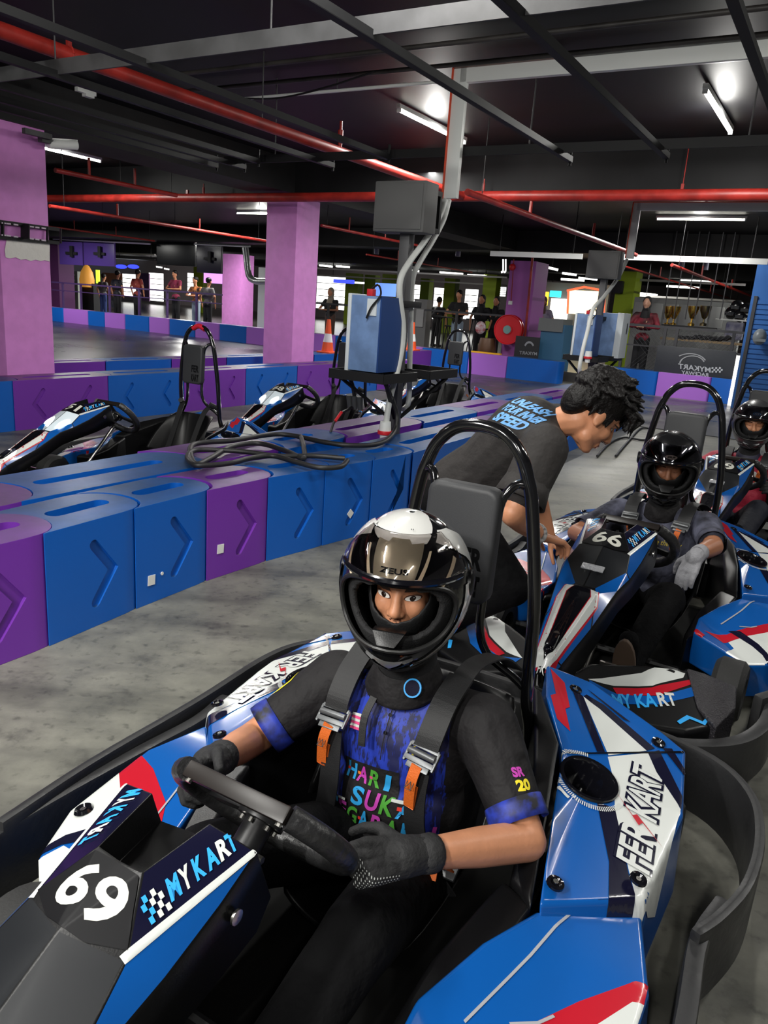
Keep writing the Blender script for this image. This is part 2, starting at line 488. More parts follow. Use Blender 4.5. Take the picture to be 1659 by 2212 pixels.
def block_mesh(L, D, H=.5, chev=1, slot=True, bulge=.14, flip=1):
    """interlocking block: x along the row (convex end at +x), front face at y=0 looking to -y, body towards +y"""
    key = (round(L, 2), D, H, chev, slot, bulge, flip)
    if key in _bp: return _bp[key]
    n = 14; g = .006
    e_ = .07
    arc = lambda x0: [(x0 - e_ + (bulge + e_) * math.sin(PI * i / n) ** .8, D * (1 - math.cos(PI * i / n)) / 2) for i in range(n + 1)]
    cc_ = [(max(.004, x + .012), y) for x, y in arc(0)]
    poly = arc(L) + [p for k, p in list(enumerate(cc_))[::-1] if k in (0, n) or p[0] > .0041 or cc_[min(k + 1, n)][0] > .0041 or cc_[max(k - 1, 0)][0] > .0041]
    o = MB().prism(poly, 0, H).build('block_shell', None)
    cut = MB()
    if slot:
        a0, a1 = (bulge + .10, L - .02) if L < .7 else (.30, L - .12)
        if a1 - a0 < .1: a0 = a1 - .12
        r = .044; c = D / 2; pl = []
        for i in range(9): an = -PI / 2 + PI * i / 8; pl.append((a1 + r * math.cos(an), c + r * math.sin(an)))
        for i in range(9): an = PI / 2 + PI * i / 8; pl.append((a0 + r * math.cos(an), c + r * math.sin(an)))
        cut.prism(pl, H - .15, H + .05)
    for ci in range(chev):
        cx = (ci + .5) * L / chev + (.06 if chev == 1 else 0)
        pl = stroke([(cx - .05 * flip, .385), (cx + .055 * flip, .25), (cx - .05 * flip, .115)], .024)
        cut.prism(pl, -.03, .016, lambda x, y, z: (x, z, y))
    if cut.v: bool_cut(o, cut)
    bm = bmesh.new(); bm.from_mesh(o.data)
    bmesh.ops.remove_doubles(bm, verts=bm.verts, dist=.0004)
    es = [e for e in bm.edges if len(e.link_faces) == 2 and e.calc_face_angle(0) > R(50)]
    bmesh.ops.bevel(bm, geom=es, offset=.008, segments=2, profile=.6, affect='EDGES', clamp_overlap=True)
    for f in bm.faces: f.smooth = True
    bm.to_mesh(o.data); bm.free(); o.data.set_sharp_from_angle(angle=R(40)); weight_normals(o)
    me = o.data; me.name = 'barrier_block'
    me.materials.clear(); me.materials.append(None)
    bpy.data.objects.remove(o)
    _bp[key] = me
    return me
label_m = M('white_label', (.75, .75, .72), .6)
def block(s0, t0, s1, t1, color, label, D=.42, H=.5, chev=1, slot=True, bulge=.14, flip=1, face=1, group=None, sticker=None, L=None):
    """front corner line from (s0,t0) to (s1,t1); face=1: the front looks to +t (to the walkway)"""
    a = lp(s0, t0); b_ = lp(s1, t1); d = b_ - a
    ln = L or d.length
    me = block_mesh(ln, D, H, chev, slot, bulge, flip)
    o = bpy.data.objects.new('barrier_block', me); COL.objects.link(o)
    o.location = a; o.rotation_euler = (0, 0, math.atan2(d.y, d.x))
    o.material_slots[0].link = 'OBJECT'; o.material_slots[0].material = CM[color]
    if abs(ln - d.length) < .08: o.scale = (d.length / ln, 1, 1)
    tag(o, label, 'barrier block', group)
    if sticker:
        x, z, kind = sticker
        if kind == 'sq': q = MB().box((x, -.002, z), (.045, .003, .05), rot=Matrix.Rotation(R(4), 3, 'Y'))
        elif kind == 'di': q = MB().box((x, -.002, z), (.045, .003, .045), rot=Matrix.Rotation(R(45), 3, 'Y'))
        else: q = MB().box((x, -.002, z), (.07, .003, .035))
        q.build('sticker', label_m, o)
        if kind == 'sqd': pass
    return o
cname = {'b': 'blue', 'p': 'purple', 'l': 'lilac'}
# front row beside the walkway: corners read from the place (s, t)
fr = [(1.39, -2.66), (1.86, -2.66), (2.36, -2.695), (2.85, -2.71), (3.31, -2.68), (3.77, -2.61), (4.21, -2.54), (4.64, -2.49)]
cols = 'pbbpbbb'
lab = ['purple front-row barrier block cut off by the left edge',
       'large blue barrier block in the front row, right of the cut-off purple one',
       'blue front-row barrier block with a white square label and round dot',
       'purple barrier block in the front row with a white square label, between two blue ones',
       'blue barrier block directly right of the purple one in the front row',
       'blue barrier block with a white diamond sticker in the front row',
       'narrow-looking blue barrier block under the black cable end, behind the roll hoop']
stk = [None, None, (.10, .12, 'sq'), (.10, .16, 'sq'), None, (.25, .17, 'di'), None]
for i in range(7):
    block(fr[i][0], fr[i][1], fr[i + 1][0], fr[i + 1][1], cols[i], lab[i], D=.40, bulge=.13, sticker=stk[i])
bl = bpy.data.objects['barrier_block.002']
q = MB().cyl((.17, -.001, .135), (.17, -.004, .135), .009, n=12).build('dot_sticker', label_m, bl)
far = [(4.66, -2.49, 'b'), (5.82, -2.50, 'p'), (6.98, -2.52, 'b'), (8.14, -2.54, 'b'), (9.3, -2.56, 'p'), (10.46, -2.58, 'b')]
fl = ['long blue block with a deep open slot, at the foot of the first charging post',
      'long purple block in the front row behind the bending marshal',
      'long blue front-row block hidden mostly behind the bending marshal, fourth beyond the slotted one',
      'second long blue front-row block behind the bending marshal',
      'long purple front-row block near the second charging post',
      'long blue front-row block at the foot of the second charging post']
for (s, t, c), l in zip(far, fl): block(s, t, s + 1.14, t - .02, c, l, D=.46, chev=2, bulge=.16)
# second row, behind the first
b2 = [(-.26, -3.13, 'b'), (.90, -3.13, 'p'), (2.08, -3.14, 'b'), (3.25, -3.18, 'p'), (4.0, -3.14, 'b'), (4.75, -3.12, 'p'), (5.95, -3.10, 'b'), (7.1, -3.1, 'p'), (8.25, -3.1, 'b'), (9.4, -3.1, 'p'), (10.55, -3.1, 'b')]
l2 = ['blue second-row block left of the frame edge', 'violet-topped second-row block with rounded end at the left edge',
      'long blue block with a long top groove, second row, left', 'purple second-row block under the coiled black cable',
      'blue second-row block with open slot, right of the coiled cable', 'purple second-row block behind the white power plug',
      'blue second-row block right of the first charging post', 'purple second-row block beyond the first charging post',
      'far blue second-row block before the second charging post', 'far purple second-row block by the second charging post', 'last blue second-row block at the far end']
for i, ((s, t, c), l) in enumerate(zip(b2, l2)):
    if i == 0: continue
    e = b2[i + 1][0] if i + 1 < len(b2) else s + 1.15
    block(s, t, e, t, c, l, D=.50, chev=0, bulge=.17)
# wall between the karts' lane and the track (two rows, column between)
s0 = 3.52; names = ['blue', 'purple', 'blue', 'purple', 'blue', 'purple', 'blue', 'purple', 'blue']
for i in range(-1, 8):
    c = 'bp'[i % 2]
    s_ = 3.50 + i * 1.155
    if s_ > 12: break
    wh = ['leftmost in view behind the parked karts', 'behind the nose of the nearest parked kart', 'behind the steering wheel of the nearest parked kart', 'behind the seat of the nearest parked kart', 'between the first two parked karts', 'right of the middle column foot', 'behind the first charging post', 'beyond the first charging post', 'at the far end']
    wl = wh[(i) if i >= 0 else 0]
    block(s_, -7.02, s_ + 1.155, -7.02, c, '%s block of the lane wall, %s' % (cname[c], wl if i >= 0 else 'just outside the left edge'), D=.42, chev=2, bulge=.14, flip=-1,
          sticker=(.92, .17, 'rect') if i == 0 else None)
s_ = 5.75
for i in range(9):
    c = 'pb'[i % 2]
    block(5.72 + i * 1.16, -8.35, 5.72 + (i + 1) * 1.16, -8.35, c,
          '%s block at the track edge, %s' % (cname[c], ['right of the left column', 'second right of the left column', 'third right of the left column', 'left of the middle column', 'behind the middle column', 'under the traffic cone', 'right of the traffic cone', 'behind the first charger', 'under the hidden cone'][i]), D=.4, chev=0, bulge=.1)
# far wall round the track: vertical joints where the photo has them
def on_s(px, S, py=680):
    d = _f + _r * ((px - 829.5) / FPX) - _u * ((py - 1106) / FPX)
    k = S / d.dot(U); p = Vector((0, 0, CAM_H)) + d * k
    return p.dot(V)
segs = [(18.35, 680, [(60, 'l'), (112, 'b'), (137, 'l'), (190, 'b'), (226, 'l'), (270, 'b'), (322, 'l'), (366, 'b'), (422, 'l'), (475, 'b'), (533, 'l'), (576, 'b'), (620, 'b'), (668, 'l'), (727, 'b'), (770, 'l'), (815, 'b'), (858, 'l')]),
        (16.95, 770, [(885, 'l'), (912, 'b'), (1012, 'l'), (1097, 'b'), (1212, None), (1318, 'b'), (1428, 'l'), (1546, 'b'), (1625, 'l'), (1720, 'b')])]
cnt_ = {}
for S, py, lst in segs:
    for (x0, c), (x1, _) in zip(lst, lst[1:]):
        if c is None: continue
        ta, tb_ = on_s(x0, S, py), on_s(x1, S, py)
        o = MB()
        o = block(S, ta, S, tb_, c, '', D=.4, chev=0, slot=False, bulge=.02, L=round(abs(tb_ - ta), 2))
        zone = 0 if x1 < 600 else (1 if x1 < 700 else (2 if x1 < 890 else (3 if x1 < 1250 else 4)))
        cnt_[(c, zone)] = cnt_.get((c, zone), 0) + 1; k_ = ['first', 'second', 'third', 'fourth', 'fifth', 'sixth', 'seventh'][cnt_[(c, zone)] - 1]
        where = [k_ + ' such between the left and middle columns', k_ + ' such hidden by the middle column', k_ + ' such right of the middle column', k_ + ' such around the hose reel', k_ + ' such below the right railing'][zone]
        o['label'] = '%s far-wall barrier block, %s' % (cname[c], where)
# ================================================================ overhead services
def st(px, py, z):
    p = at(px, py, z=z); return p.dot(U), p.dot(V)
def run_u(x0, y0, x1, y1, z):            # a straight run parallel to the lanes
    a = st(x0, y0, z); b_ = st(x1, y1, z); t = (a[1] + b_[1]) / 2
    return lp(a[0], t, z), lp(b_[0], t, z)
def run_v(x0, y0, x1, y1, z):            # a straight run across the lanes
    a = st(x0, y0, z); b_ = st(x1, y1, z); s = (a[0] + b_[0]) / 2
    return lp(s, a[1], z), lp(s, b_[1], z)
def rod(mb, p, z1=CZ, r=.004): mb.cyl(p, (p[0], p[1], z1), r, n=6)

def service(name, label, cat, a, b_, w, h, mat, hang=(), r=None, group=None, hr=.006):
    o = MB()
    if r: o.tube([a + (b_ - a) * k / 6 for k in range(7)], r, 14)
    else: o.bar(a, b_, w, h)
    root = thing(name, label, cat, (0, 0, 0), 0, group)
    o.build('pipe' if r else 'channel', mat, root)
    for k in hang:
        p = a + (b_ - a) * k; q = MB(); rod(q, p, CZ, hr); q.build('hanger_rod', grey_steel, root)
    return root
# suspended channels
a, b_ = run_v(0, 165, 1000, 22, 2.74); d = (b_ - a)
service('ceiling_channel', 'wide brushed grey channel crossing the top of the view', 'channel', a - d * .1, b_ + d * .75, .012, .085, grey_steel, (.15, .42, .75), hr=.005)
a, b_ = run_v(480, 345, 1659, 305, 2.74); d = b_ - a
service('ceiling_channel', 'dark grey channel crossing in front of the far ceiling beam', 'channel', a, b_ + d * .3, .012, .07, dark_steel, (.1, .5, .75))
bars = [(640, 0, 1240, 350, 'black angle bar ending right of the tall white trunking'), (1050, 0, 1452, 343, 'black angle bar between the two ceiling tubes'),
        (0, 35, 850, 345, 'black bar running from the left edge over the red pipe'), (0, 130, 720, 362, 'second black bar from the left edge, below the one over the red pipe'),
        (0, 205, 590, 352, 'third thin black bar above the left column'), (0, 225, 540, 365, 'fourth thin black bar above the left column'), (0, 243, 480, 362, 'lowest thin black bar touching the left column top')]
for x0, y0, x1, y1, l in bars:
    a, b_ = run_u(x0, y0, x1, y1, 2.68); d = (b_ - a)
    r_ = thing('ceiling_bar', l, 'bar', (0, 0, 0))
    q = MB(); q.bar(a - d * .8, b_, .045, .006); q.bar(a - d * .8 + V * .02 + Vector((0, 0, .02)), b_ + V * .02 + Vector((0, 0, .02)), .006, .04); q.build('angle', dark_steel, r_)
    q = MB(); q.cyl(b_ + Vector((0, 0, -.03)), b_ + Vector((0, 0, .12)), .012, n=8); q.build('end_bolt', dark_steel, r_)
a = lp(st(1575, 0, 2.68)[0] - 2, st(1640, 150, 2.68)[1], 2.68); b_ = lp(st(1659, 190, 2.68)[0] + 3, st(1640, 150, 2.68)[1], 2.68)
r_ = thing('ceiling_bar', 'black angle bar at the top right corner', 'bar'); MB().bar(a, b_, .045, .03).build('angle', dark_steel, r_)
# red fire pipes
RZ = 2.86
a, b_ = run_u(0, 80, 880, 372, RZ); d = b_ - a
pipe_t = (a.dot(V)); ps = run_v(110, 427, 1659, 424, RZ)[0].dot(U)
rp = service('fire_pipe', 'red fire pipe running down from the top left corner', 'pipe', lp(-1, pipe_t, RZ), lp(ps, pipe_t, RZ), 0, 0, red_pipe, (.30, .62), r=.047)
q = MB(); p = a + d * .085; q.tube([p + Vector((0, 0, .05)) + V * .045 * math.cos(t) - Vector((0, 0, .05 - .05 * math.sin(t))) for t in [PI * k / 8 * 2 for k in range(9)]], .008, 6); q.box(p + Vector((0, 0, .09)), (.03, .02, .1), LANE); q.build('pipe_clamp', red_pipe, rp)
q = MB(); p = lp(st(733, 328, RZ)[0], pipe_t, RZ); q.cyl(p, p + Vector((0, 0, .13)), .02, n=10); q.cyl(p + Vector((0, 0, .13)), p + Vector((0, 0, .19)), .026, n=10); q.cyl(p + Vector((0, 0, .19)), p + Vector((0, 0, .27)), .014, n=8); q.build('sprinkler_riser', red_pipe, rp)
rp = service('fire_pipe', 'thick red fire pipe crossing the whole view', 'pipe', lp(ps, -20, RZ), lp(ps, 6, RZ), 0, 0, red_pipe, (), r=.062)
for px in (440, 1045):
    t = on_s(px, ps, 400); q = MB(); q.cyl(lp(ps, t, RZ), lp(ps, t, RZ + .15), .018, n=8); q.cyl(lp(ps, t, RZ + .15), lp(ps, t, RZ + .2), .010, n=8); q.build('sprinkler_riser', red_pipe, rp)
t = on_s(1475, ps, 400); q = MB(); q.cyl(lp(ps, t, RZ), lp(ps, t, CZ), .005, n=6); q.box(lp(ps, t, RZ + .07), (.03, .03, .09), LANE); q.build('hanger_rod', red_pipe, rp)
t = on_s(405, ps, 400); q = MB(); q.box(lp(ps, t, RZ + .07), (.03, .04, .09), LANE); q.build('pipe_clamp', red_pipe, rp)
# thinner red lines, z chosen by height under the slab
thin = [(105, 368, 395, 422, 2.72, .028, 'thin red pipe behind the left column top meeting the thick one'),
        (108, 445, 575, 521, 2.62, .03, 'thin red pipe with risers left of the middle column'), (108, 488, 320, 520, 2.66, .022, 'faint thin red pipe far left under the beam'),
        (695, 487, 900, 530, 2.62, .024, 'thin red pipe right of the middle column'), (745, 548, 1060, 590, 2.55, .02, 'lower thin red pipe right of the middle column'),
        (1000, 415, 1380, 551, 2.64, .034, 'red pipe descending from the thick pipe to the right post'),
        (1440, 572, 1630, 640, 2.5, .03, 'red pipe over the railing on the right'), (1180, 555, 1659, 655, 2.5, .02, 'long thin red pipe over the far right hall')]
for x0, y0, x1, y1, z, r, l in thin:
    a, b_ = run_u(x0, y0, x1, y1, z)
    rp = service('fire_pipe', l, 'pipe', a, b_, 0, 0, red_pipe, (), r=r)
    for k in (.25, .62):
        p = a + (b_ - a) * k; q = MB(); q.cyl(p, p + Vector((0, 0, .22)), r * .6, n=6); q.build('sprinkler_riser', red_pipe, rp)
    for k in (.05, .5, .95):
        p = a + (b_ - a) * k; q = MB(); q.cyl(p, (p.x, p.y, CZ), .005, n=5); q.build('hanger_rod', dark_steel, rp)
# black conduits on the slab and a white conduit
for y0, y1, l in ((112, 8, 'upper dull black conduit on the ceiling slab'), (150, 76, 'lower dull black conduit on the ceiling slab')):
    a, b_ = run_v(860, y0, 1659, y1, 3.33); d = b_ - a
    service('conduit', l, 'conduit', a - d * .9, b_ + d * .2, 0, 0, M('dull_conduit', (.05, .045, .042), .5, var=.6, vscale=3), (), r=.018)
a, b_ = run_v(505, 210, 985, 180, 3.25)
wc = service('conduit', 'thin white conduit hanging left of the tall trunking', 'conduit', a, b_, 0, 0, white_pl, (.2, .5), r=.014)
cb = MB(); cb.tube(cr([at(505, 212, z=3.2), at(600, 212, z=3.15), at(700, 190, z=3.15), at(808, 155, z=3.2)], 6), .008, 6)
tag(cb.build('loose_cable', dark_steel), 'sagging black cable beside the thin white conduit', 'cable')

# fluorescent tubes -----------------------------------------------------
def tube_lamp(c, ang, label, on=True, ln=1.48):
    r_ = thing('tube_lamp', label, 'ceiling lamp', c, ang, 'ceiling tube lamps' if 'row' in label else None)
    MB().box((0, 0, .03), (ln + .06, .045, .04)).build('housing', white_pl, r_, bevel=.004)
    MB().tube([(-ln / 2, 0, -.005), (ln / 2, 0, -.005)], .017, 10).build('glass_tube', tube_on if on else white_pl, r_)
    for x in (-ln / 2 - .01, ln / 2 + .01): MB().box((x, 0, 0), (.02, .04, .05)).build('end_cap', white_pl, r_)
    return r_
def lamp_at(s, t, across, label, e=60, z=3.33):
    a = LANE - PI / 2 if across else LANE
    c = lp(s, t, z); tube_lamp(c, a, label)
    strip_light(c - Vector((0, 0, .05)), a, e * .8)
    pd = bpy.data.lights.new('tube_spill', 'POINT'); pd.energy = e * .5; pd.shadow_soft_size = .08; pd.color = (1, .985, .94)
    po = bpy.data.objects.new('tube_spill', pd); po.location = c - Vector((0, 0, .12)); COL.objects.link(po)
def from_px(x0, y0, x1, y1, z=3.3):
    a = st(x0, y0, z); b_ = st(x1, y1, z); return (a[0] + b_[0]) / 2, (a[1] + b_[1]) / 2
s_, t_ = from_px(865, 245, 1000, 312); lamp_at(s_, t_, False, 'lit tube lamp left of the tall white trunking')
s_, t_ = from_px(1530, 200, 1570, 295); lamp_at(s_, t_, False, 'lit tube lamp at the upper right of the ceiling')
s_, t_ = from_px(1422, 476, 1606, 478); lamp_at(s_, t_, True, 'lit tube lamp seen side-on beyond the thick red pipe, right')
s_, t_ = from_px(95, 325, 158, 338); lamp_at(s_, t_, False, 'lit tube lamp at the left column below the security camera')
s_, t_ = from_px(548, 462, 580, 465); lamp_at(s_, t_, True, 'lit tube lamp peeking out left of the middle column')
# the same tubes over the near karts (behind and above the frame)
for k, (s, t, e) in enumerate([(2.6, -2.0, 60), (3.4, 1.5, 22), (-.4, -1.9, 85), (-.9, 1.0, 30), (-2.6, -1.4, 290), (5.2, 1.9, 45), (.4, -4.8, 60), (-3.2, .2, 130)]):
    lamp_at(s, t, False, 'lit tube lamp out of frame, row over the near karts, %s' % ['over the first kart', 'right of the first kart', 'behind the photographer', 'behind to the right', 'far behind', 'far right', 'over the left lane', 'far behind to the right'][k], e=e)
for k, (s, t, e) in enumerate([(6.5, -11, 80), (12.5, -11, 80), (12.5, -6, 60), (12, 2.5, 60), (15.5, -20, 130), (24, -6, 150), (24, -14, 160), (24, -24, 260), (20.5, -18, 200), (20.5, -1, 150), (14, -3.6, 110), (14, -8.2, 110), (16, -24, 200), (26, -26, 260), (9.3, -5.2, 60)]):
    strip_light(lp(s, t, 3.2), LANE, e)  # added fill strips with no tube, brightening the track and far hall

# white cable trunking over the charging posts ----------------------------
def trunking(sp, tp, tright, ztop, zbot, name_label, w=.12, d=.05):
    r_ = thing('cable_trunking', name_label, 'trunking', (0, 0, 0))
    q = MB(); q.bar(lp(sp, tp, ztop), lp(sp, tright, ztop), d, w); q.build('cross_run', white_pl, r_, bevel=.004)
    q = MB(); q.bar(lp(sp, tp, ztop + w / 2), lp(sp, tp, zbot), w, d, up=U); q.build('drop', white_pl, r_, bevel=.004)
    q = MB(); q.bar(lp(sp - d / 2, tp - w / 2, ztop + w / 2), lp(sp - d / 2, tp - w / 2, zbot), .012, .03, up=U)
    q.bar(lp(sp - d / 2, tp - w / 2, ztop + w / 2 + .004), lp(sp - d / 2, tp + (.9 if sp < 8 else 3), ztop + w / 2 + .004), .03, .012)
    q.build('orange_edge', orange_tape, r_)
    for k in (.22, .62):
        q = MB(); rod(q, lp(sp, tp + (tright - tp) * k, ztop), CZ, .008); q.box(lp(sp, tp + (tright - tp) * k, ztop + .08), (.04, .03, .05), LANE); q.build('hanger_rod', grey_steel, r_)
    return r_
trunking(6.02, -3.06, .6, 3.27, 2.36, 'tall white cable trunking with an orange edge over the first charging post')
trunking(12.05, -3.08, 1.2, 3.10, 2.38, 'white cable trunking with an orange edge over the second charging post', w=.11)

# charging posts ------------------------------------------------------------
post_m = M('post_grey', (.10, .10, .105), .5, metal=.3); box_m = M('box_grey', (.10, .10, .10), .6)
chg_blue = M('charger_blue', (.17, .28, .52), .45, var=.2, vscale=9); chg_side = M('charger_side', (.012, .05, .20), .45); chg_white = M('charger_white', (.72, .77, .80), .45)
red_pl = M('red_plastic', (.65, .02, .03), .4); cable_b = M('black_rubber', (.012, .012, .013), .5); cable_w = M('white_cable', (.66, .68, .66), .45)
def charging_post(sp, tp, label, second=False):
    r_ = thing('charging_post', label, 'charging post', lp(sp, tp), LANE - PI / 2)   # local +x across (to +t), local +y along the lane
    MB().box((0, 0, 1.12), (.085, .085, 2.24)).build('post', post_m, r_, bevel=.004)
    q = MB(); q.box((-.005, -.05, 2.20), (.44, .20, .36)); q.build('switch_box', box_m, r_, bevel=.01)
    q = MB(); q.box((-.005, -.154, 2.20), (.40, .006, .32)); q.build('box_door', box_m, r_, bevel=.004)
    q = MB(); q.box((.02, .12, 2.33), (.30, .16, .035)); q.box((.02, .12, 2.06), (.30, .16, .035)); q.box((.15, .2, 2.2), (.03, .03, .3)); q.build('bracket', dark_steel, r_)
    q = MB(); q.box((0, 0, 1.50), (.12, .42, .05)); q.build('clamp_bar', dark_steel, r_, bevel=.003)
    # shelves
    for sy, nm in ((-1, 'shelf'), (1, 'shelf')):
        q = MB(); cy = sy * .36
        for x in (-.24, .24): q.box((x, cy, .96), (.012, .50, .07))
        for y in (-.25, .25): q.box((0, cy + y, .96), (.48, .012, .07))
        q.box((0, cy, .93), (.47, .5, .008)); q.build(nm, dark_steel, r_)
        q = MB()
        for x in (-.10, .10): q.bar((x * .3, sy * .04, .60), (x * 2, sy * .5, .92), .03, .02)
        q.build('brace', dark_steel, r_)
    ch = MB(); ch.box((-.03, -.33, 1.265), (.25, .32, .55)); ch.build('charger', chg_blue, r_, bevel=.006)
    q = MB(); q.box((.10, -.33, 1.265), (.012, .31, .55)); q.build('charger_side', chg_side, r_)
    q = MB(); q.box((-.17, -.33, 1.265), (.03, .33, .57)); q.build('charger_front', chg_white, r_, bevel=.005)
    q = MB(); q.box((.03, -.495, 1.46), (.08, .012, .12)); q.build('socket_plate', chg_white, r_)
    q = MB(); q.box((-.03, -.42, 1.565), (.05, .05, .05)); q.build('isolator', red_pl, r_, bevel=.004)
    q = MB(); q.tube(cr([(-.03, -.42, 1.59), (.05, -.46, 1.62), (.10, -.50, 1.55), (.04, -.52, 1.46), (.0, -.515, 1.38)], 6), .008, 6); q.build('lead', cable_b, r_)
    if second:
        ch = MB(); ch.box((.06, .34, 1.28), (.32, .36, .60)); ch.build('charger', chg_blue, r_, bevel=.006)
        q = MB(); q.box((.26, .34, 1.28), (.09, .38, .62)); q.build('charger_front', chg_white, r_, bevel=.005)
        q = MB(); q.box((.308, .40, 1.38), (.006, .035, .15)); q.build('display', cable_b, r_)
    return r_
P1 = charging_post(5.42, -3.10, 'dark charging post with one blue charger, left of the bending marshal')
P2 = charging_post(10.95, -3.10, 'second charging post with two blue and white chargers, behind the marshal\'s head', True)
# white supply hoses from the trunking to the posts
def hose(pts, r, label, mat=None, name='supply_hose'):
    return tag(MB().tube(cr(pts, 8), r, 12).build(name, mat or cable_w), label, 'cable')
h = lambda s, t, z: lp(s, t, z)
on_t = lambda px, py, T: (lambda a: lp(a[0], T, a[1]))(on_face(px, py, T))
T1 = -3.02
def thick(pxs, T): return [on_t(x, y, T) for x, y in pxs]
hose(thick([(962, 432), (948, 470), (918, 520), (885, 565), (866, 600), (863, 640), (870, 700), (868, 750), (856, 810), (845, 850), (838, 885), (834, 915)], -3.0), .024, 'front white supply hose looping down the first charging post')
hose(thick([(970, 432), (958, 475), (935, 520), (905, 570), (892, 600), (888, 660), (887, 720), (885, 790), (884, 850), (880, 878), (872, 885)], -3.12), .022, 'rear white supply hose down the first charging post')
hose(thick([(1354, 562), (1335, 600), (1305, 640), (1283, 665), (1275, 690), (1268, 720), (1258, 760), (1252, 800), (1262, 818)], -3.0), .026, 'white supply hose of the second charging post')
def plug(px, py, T, label):
    p = on_t(px, py, T); r_ = thing('power_plug', label, 'plug', p, LANE)
    MB().cyl((0, 0, .10), (0, 0, .02), .042, .05).build('shell', white_pl, r_); MB().cyl((0, 0, .03), (0, 0, 0), .058, .058).build('red_collar', red_pl, r_, bevel=.004); MB().cyl((0, 0, 0), (0, 0, -.05), .04, .035).build('nose', white_pl, r_)
plug(831, 938, -3.0, 'white plug with a red collar hanging at the foot of the first charging post')
plug(1270, 775, -3.0, 'white and red plug hanging on the second charging post')
# black charging cable: from the charger down and coiled over the blocks
Zb = .53
cb = [on_t(796, 640, -3.2), on_t(792, 700, -3.2), on_t(800, 750, -3.15), on_t(822, 805, -3.05), on_t(850, 870, -2.98), on_t(858, 905, -2.95)]
cb += [at(x, y, z=Zb) for x, y in [(850, 935), (820, 958), (760, 962), (700, 955), (640, 942), (600, 938), (560, 942), (500, 952), (450, 955), (415, 962), (412, 985), (425, 1003), (455, 990), (500, 965), (560, 958), (620, 975), (655, 990), (656, 965), (650, 943)]]
hose(cb, .017, 'thick black charging cable looping from the charger over the barrier blocks', cable_b, 'charging_cable')
cb = [at(x, y, z=.535) for x, y in [(750, 995), (735, 1008), (690, 1010), (640, 998), (590, 985), (540, 990), (500, 1000), (450, 1005), (418, 1003), (405, 985), (430, 972), (520, 975), (600, 985), (680, 985), (745, 990)]]
hose(cb, .016, 'black charging cable coil lying over the front-row blocks', cable_b, 'charging_cable')
cb = [on_t(742, 810, -3.3), on_t(750, 835, -3.25), on_t(762, 860, -3.2)]
hose([at(x, y, z=.02) for x, y in [(1330, 985), (1360, 950), (1385, 925), (1410, 930), (1395, 950), (1350, 945), (1320, 955), (1290, 985)]], .014, 'black cable lying on the floor beyond the marshal\'s face', cable_b, 'floor_cable')
# grey connector hanging under the first charger, with red and black lead
cp = on_t(765, 868, -3.35); cn = thing('charge_connector', 'bundle of dark grey charging connectors hanging under the first charger', 'connector', cp, LANE)
for k in range(3): MB().cyl((0, -.05 + .05 * k, .05), (.02, -.05 + .05 * k, -.06), .026, .02).build('connector_body', M('connector_grey', (.07, .075, .075), .5), cn)
MB().tube(cr([(0, 0, .05), (-.04, 0, .14), (-.1, 0, .22), (-.08, 0, .3)], 5), .016, 8).build('connector_lead', cable_b, cn)
tag(MB().tube([on_t(760, 880, -3.35), on_t(735, 893, -3.35)], .012, 8).tube([on_t(735, 893, -3.35), on_t(720, 915, -3.35), on_t(712, 940, -3.35)], .01, 8).build('jack_lead', cable_b), 'black lead with a red tip below the first charger', 'cable')
tag(MB().tube([on_t(738, 890, -3.34), on_t(724, 910, -3.34)], .012, 8).build('red_tip', red_pl), 'red tip of the lead hanging behind the slotted block', 'cable end')

# security camera on the left column
sc = thing('security_camera', 'white bullet security camera on the left column top', 'camera', on_t(135, 312, -7.35), LANE)
rt = Matrix.Rotation(R(-12), 3, 'Z') @ Matrix.Rotation(R(82), 3, 'Y')
MB().lathe([(.001, -.15), (.045, -.15), (.048, .13), (.05, .15), (.042, .15), (.04, .13), (.001, .13)], rot=rt, n=20).build('camera_body', white_pl, sc)
MB().box((.0, .0, .045), (.32, .07, .012), rot=Matrix.Rotation(R(-8), 3, 'Y')).build('sun_shield', white_pl, sc)
MB().box((-.33, -.06, .03), (.30, .05, .05)).box((-.21, 0, .02), (.10, .07, .09)).box((-.15, 0, 0), (.07, .03, .03)).build('mount', grey_steel, sc)
# emergency fitting under the slab, upper left
ef = thing('ceiling_fitting', 'small white fitting on the ceiling above the left column', 'fitting', at(185, 198, z=3.3), LANE); MB().box((0, 0, 0), (.22, .05, .04)).build('housing', white_pl, ef, bevel=.004); MB().box((.03, 0, -.03), (.1, .06, .03)).build('clip', white_pl, ef)
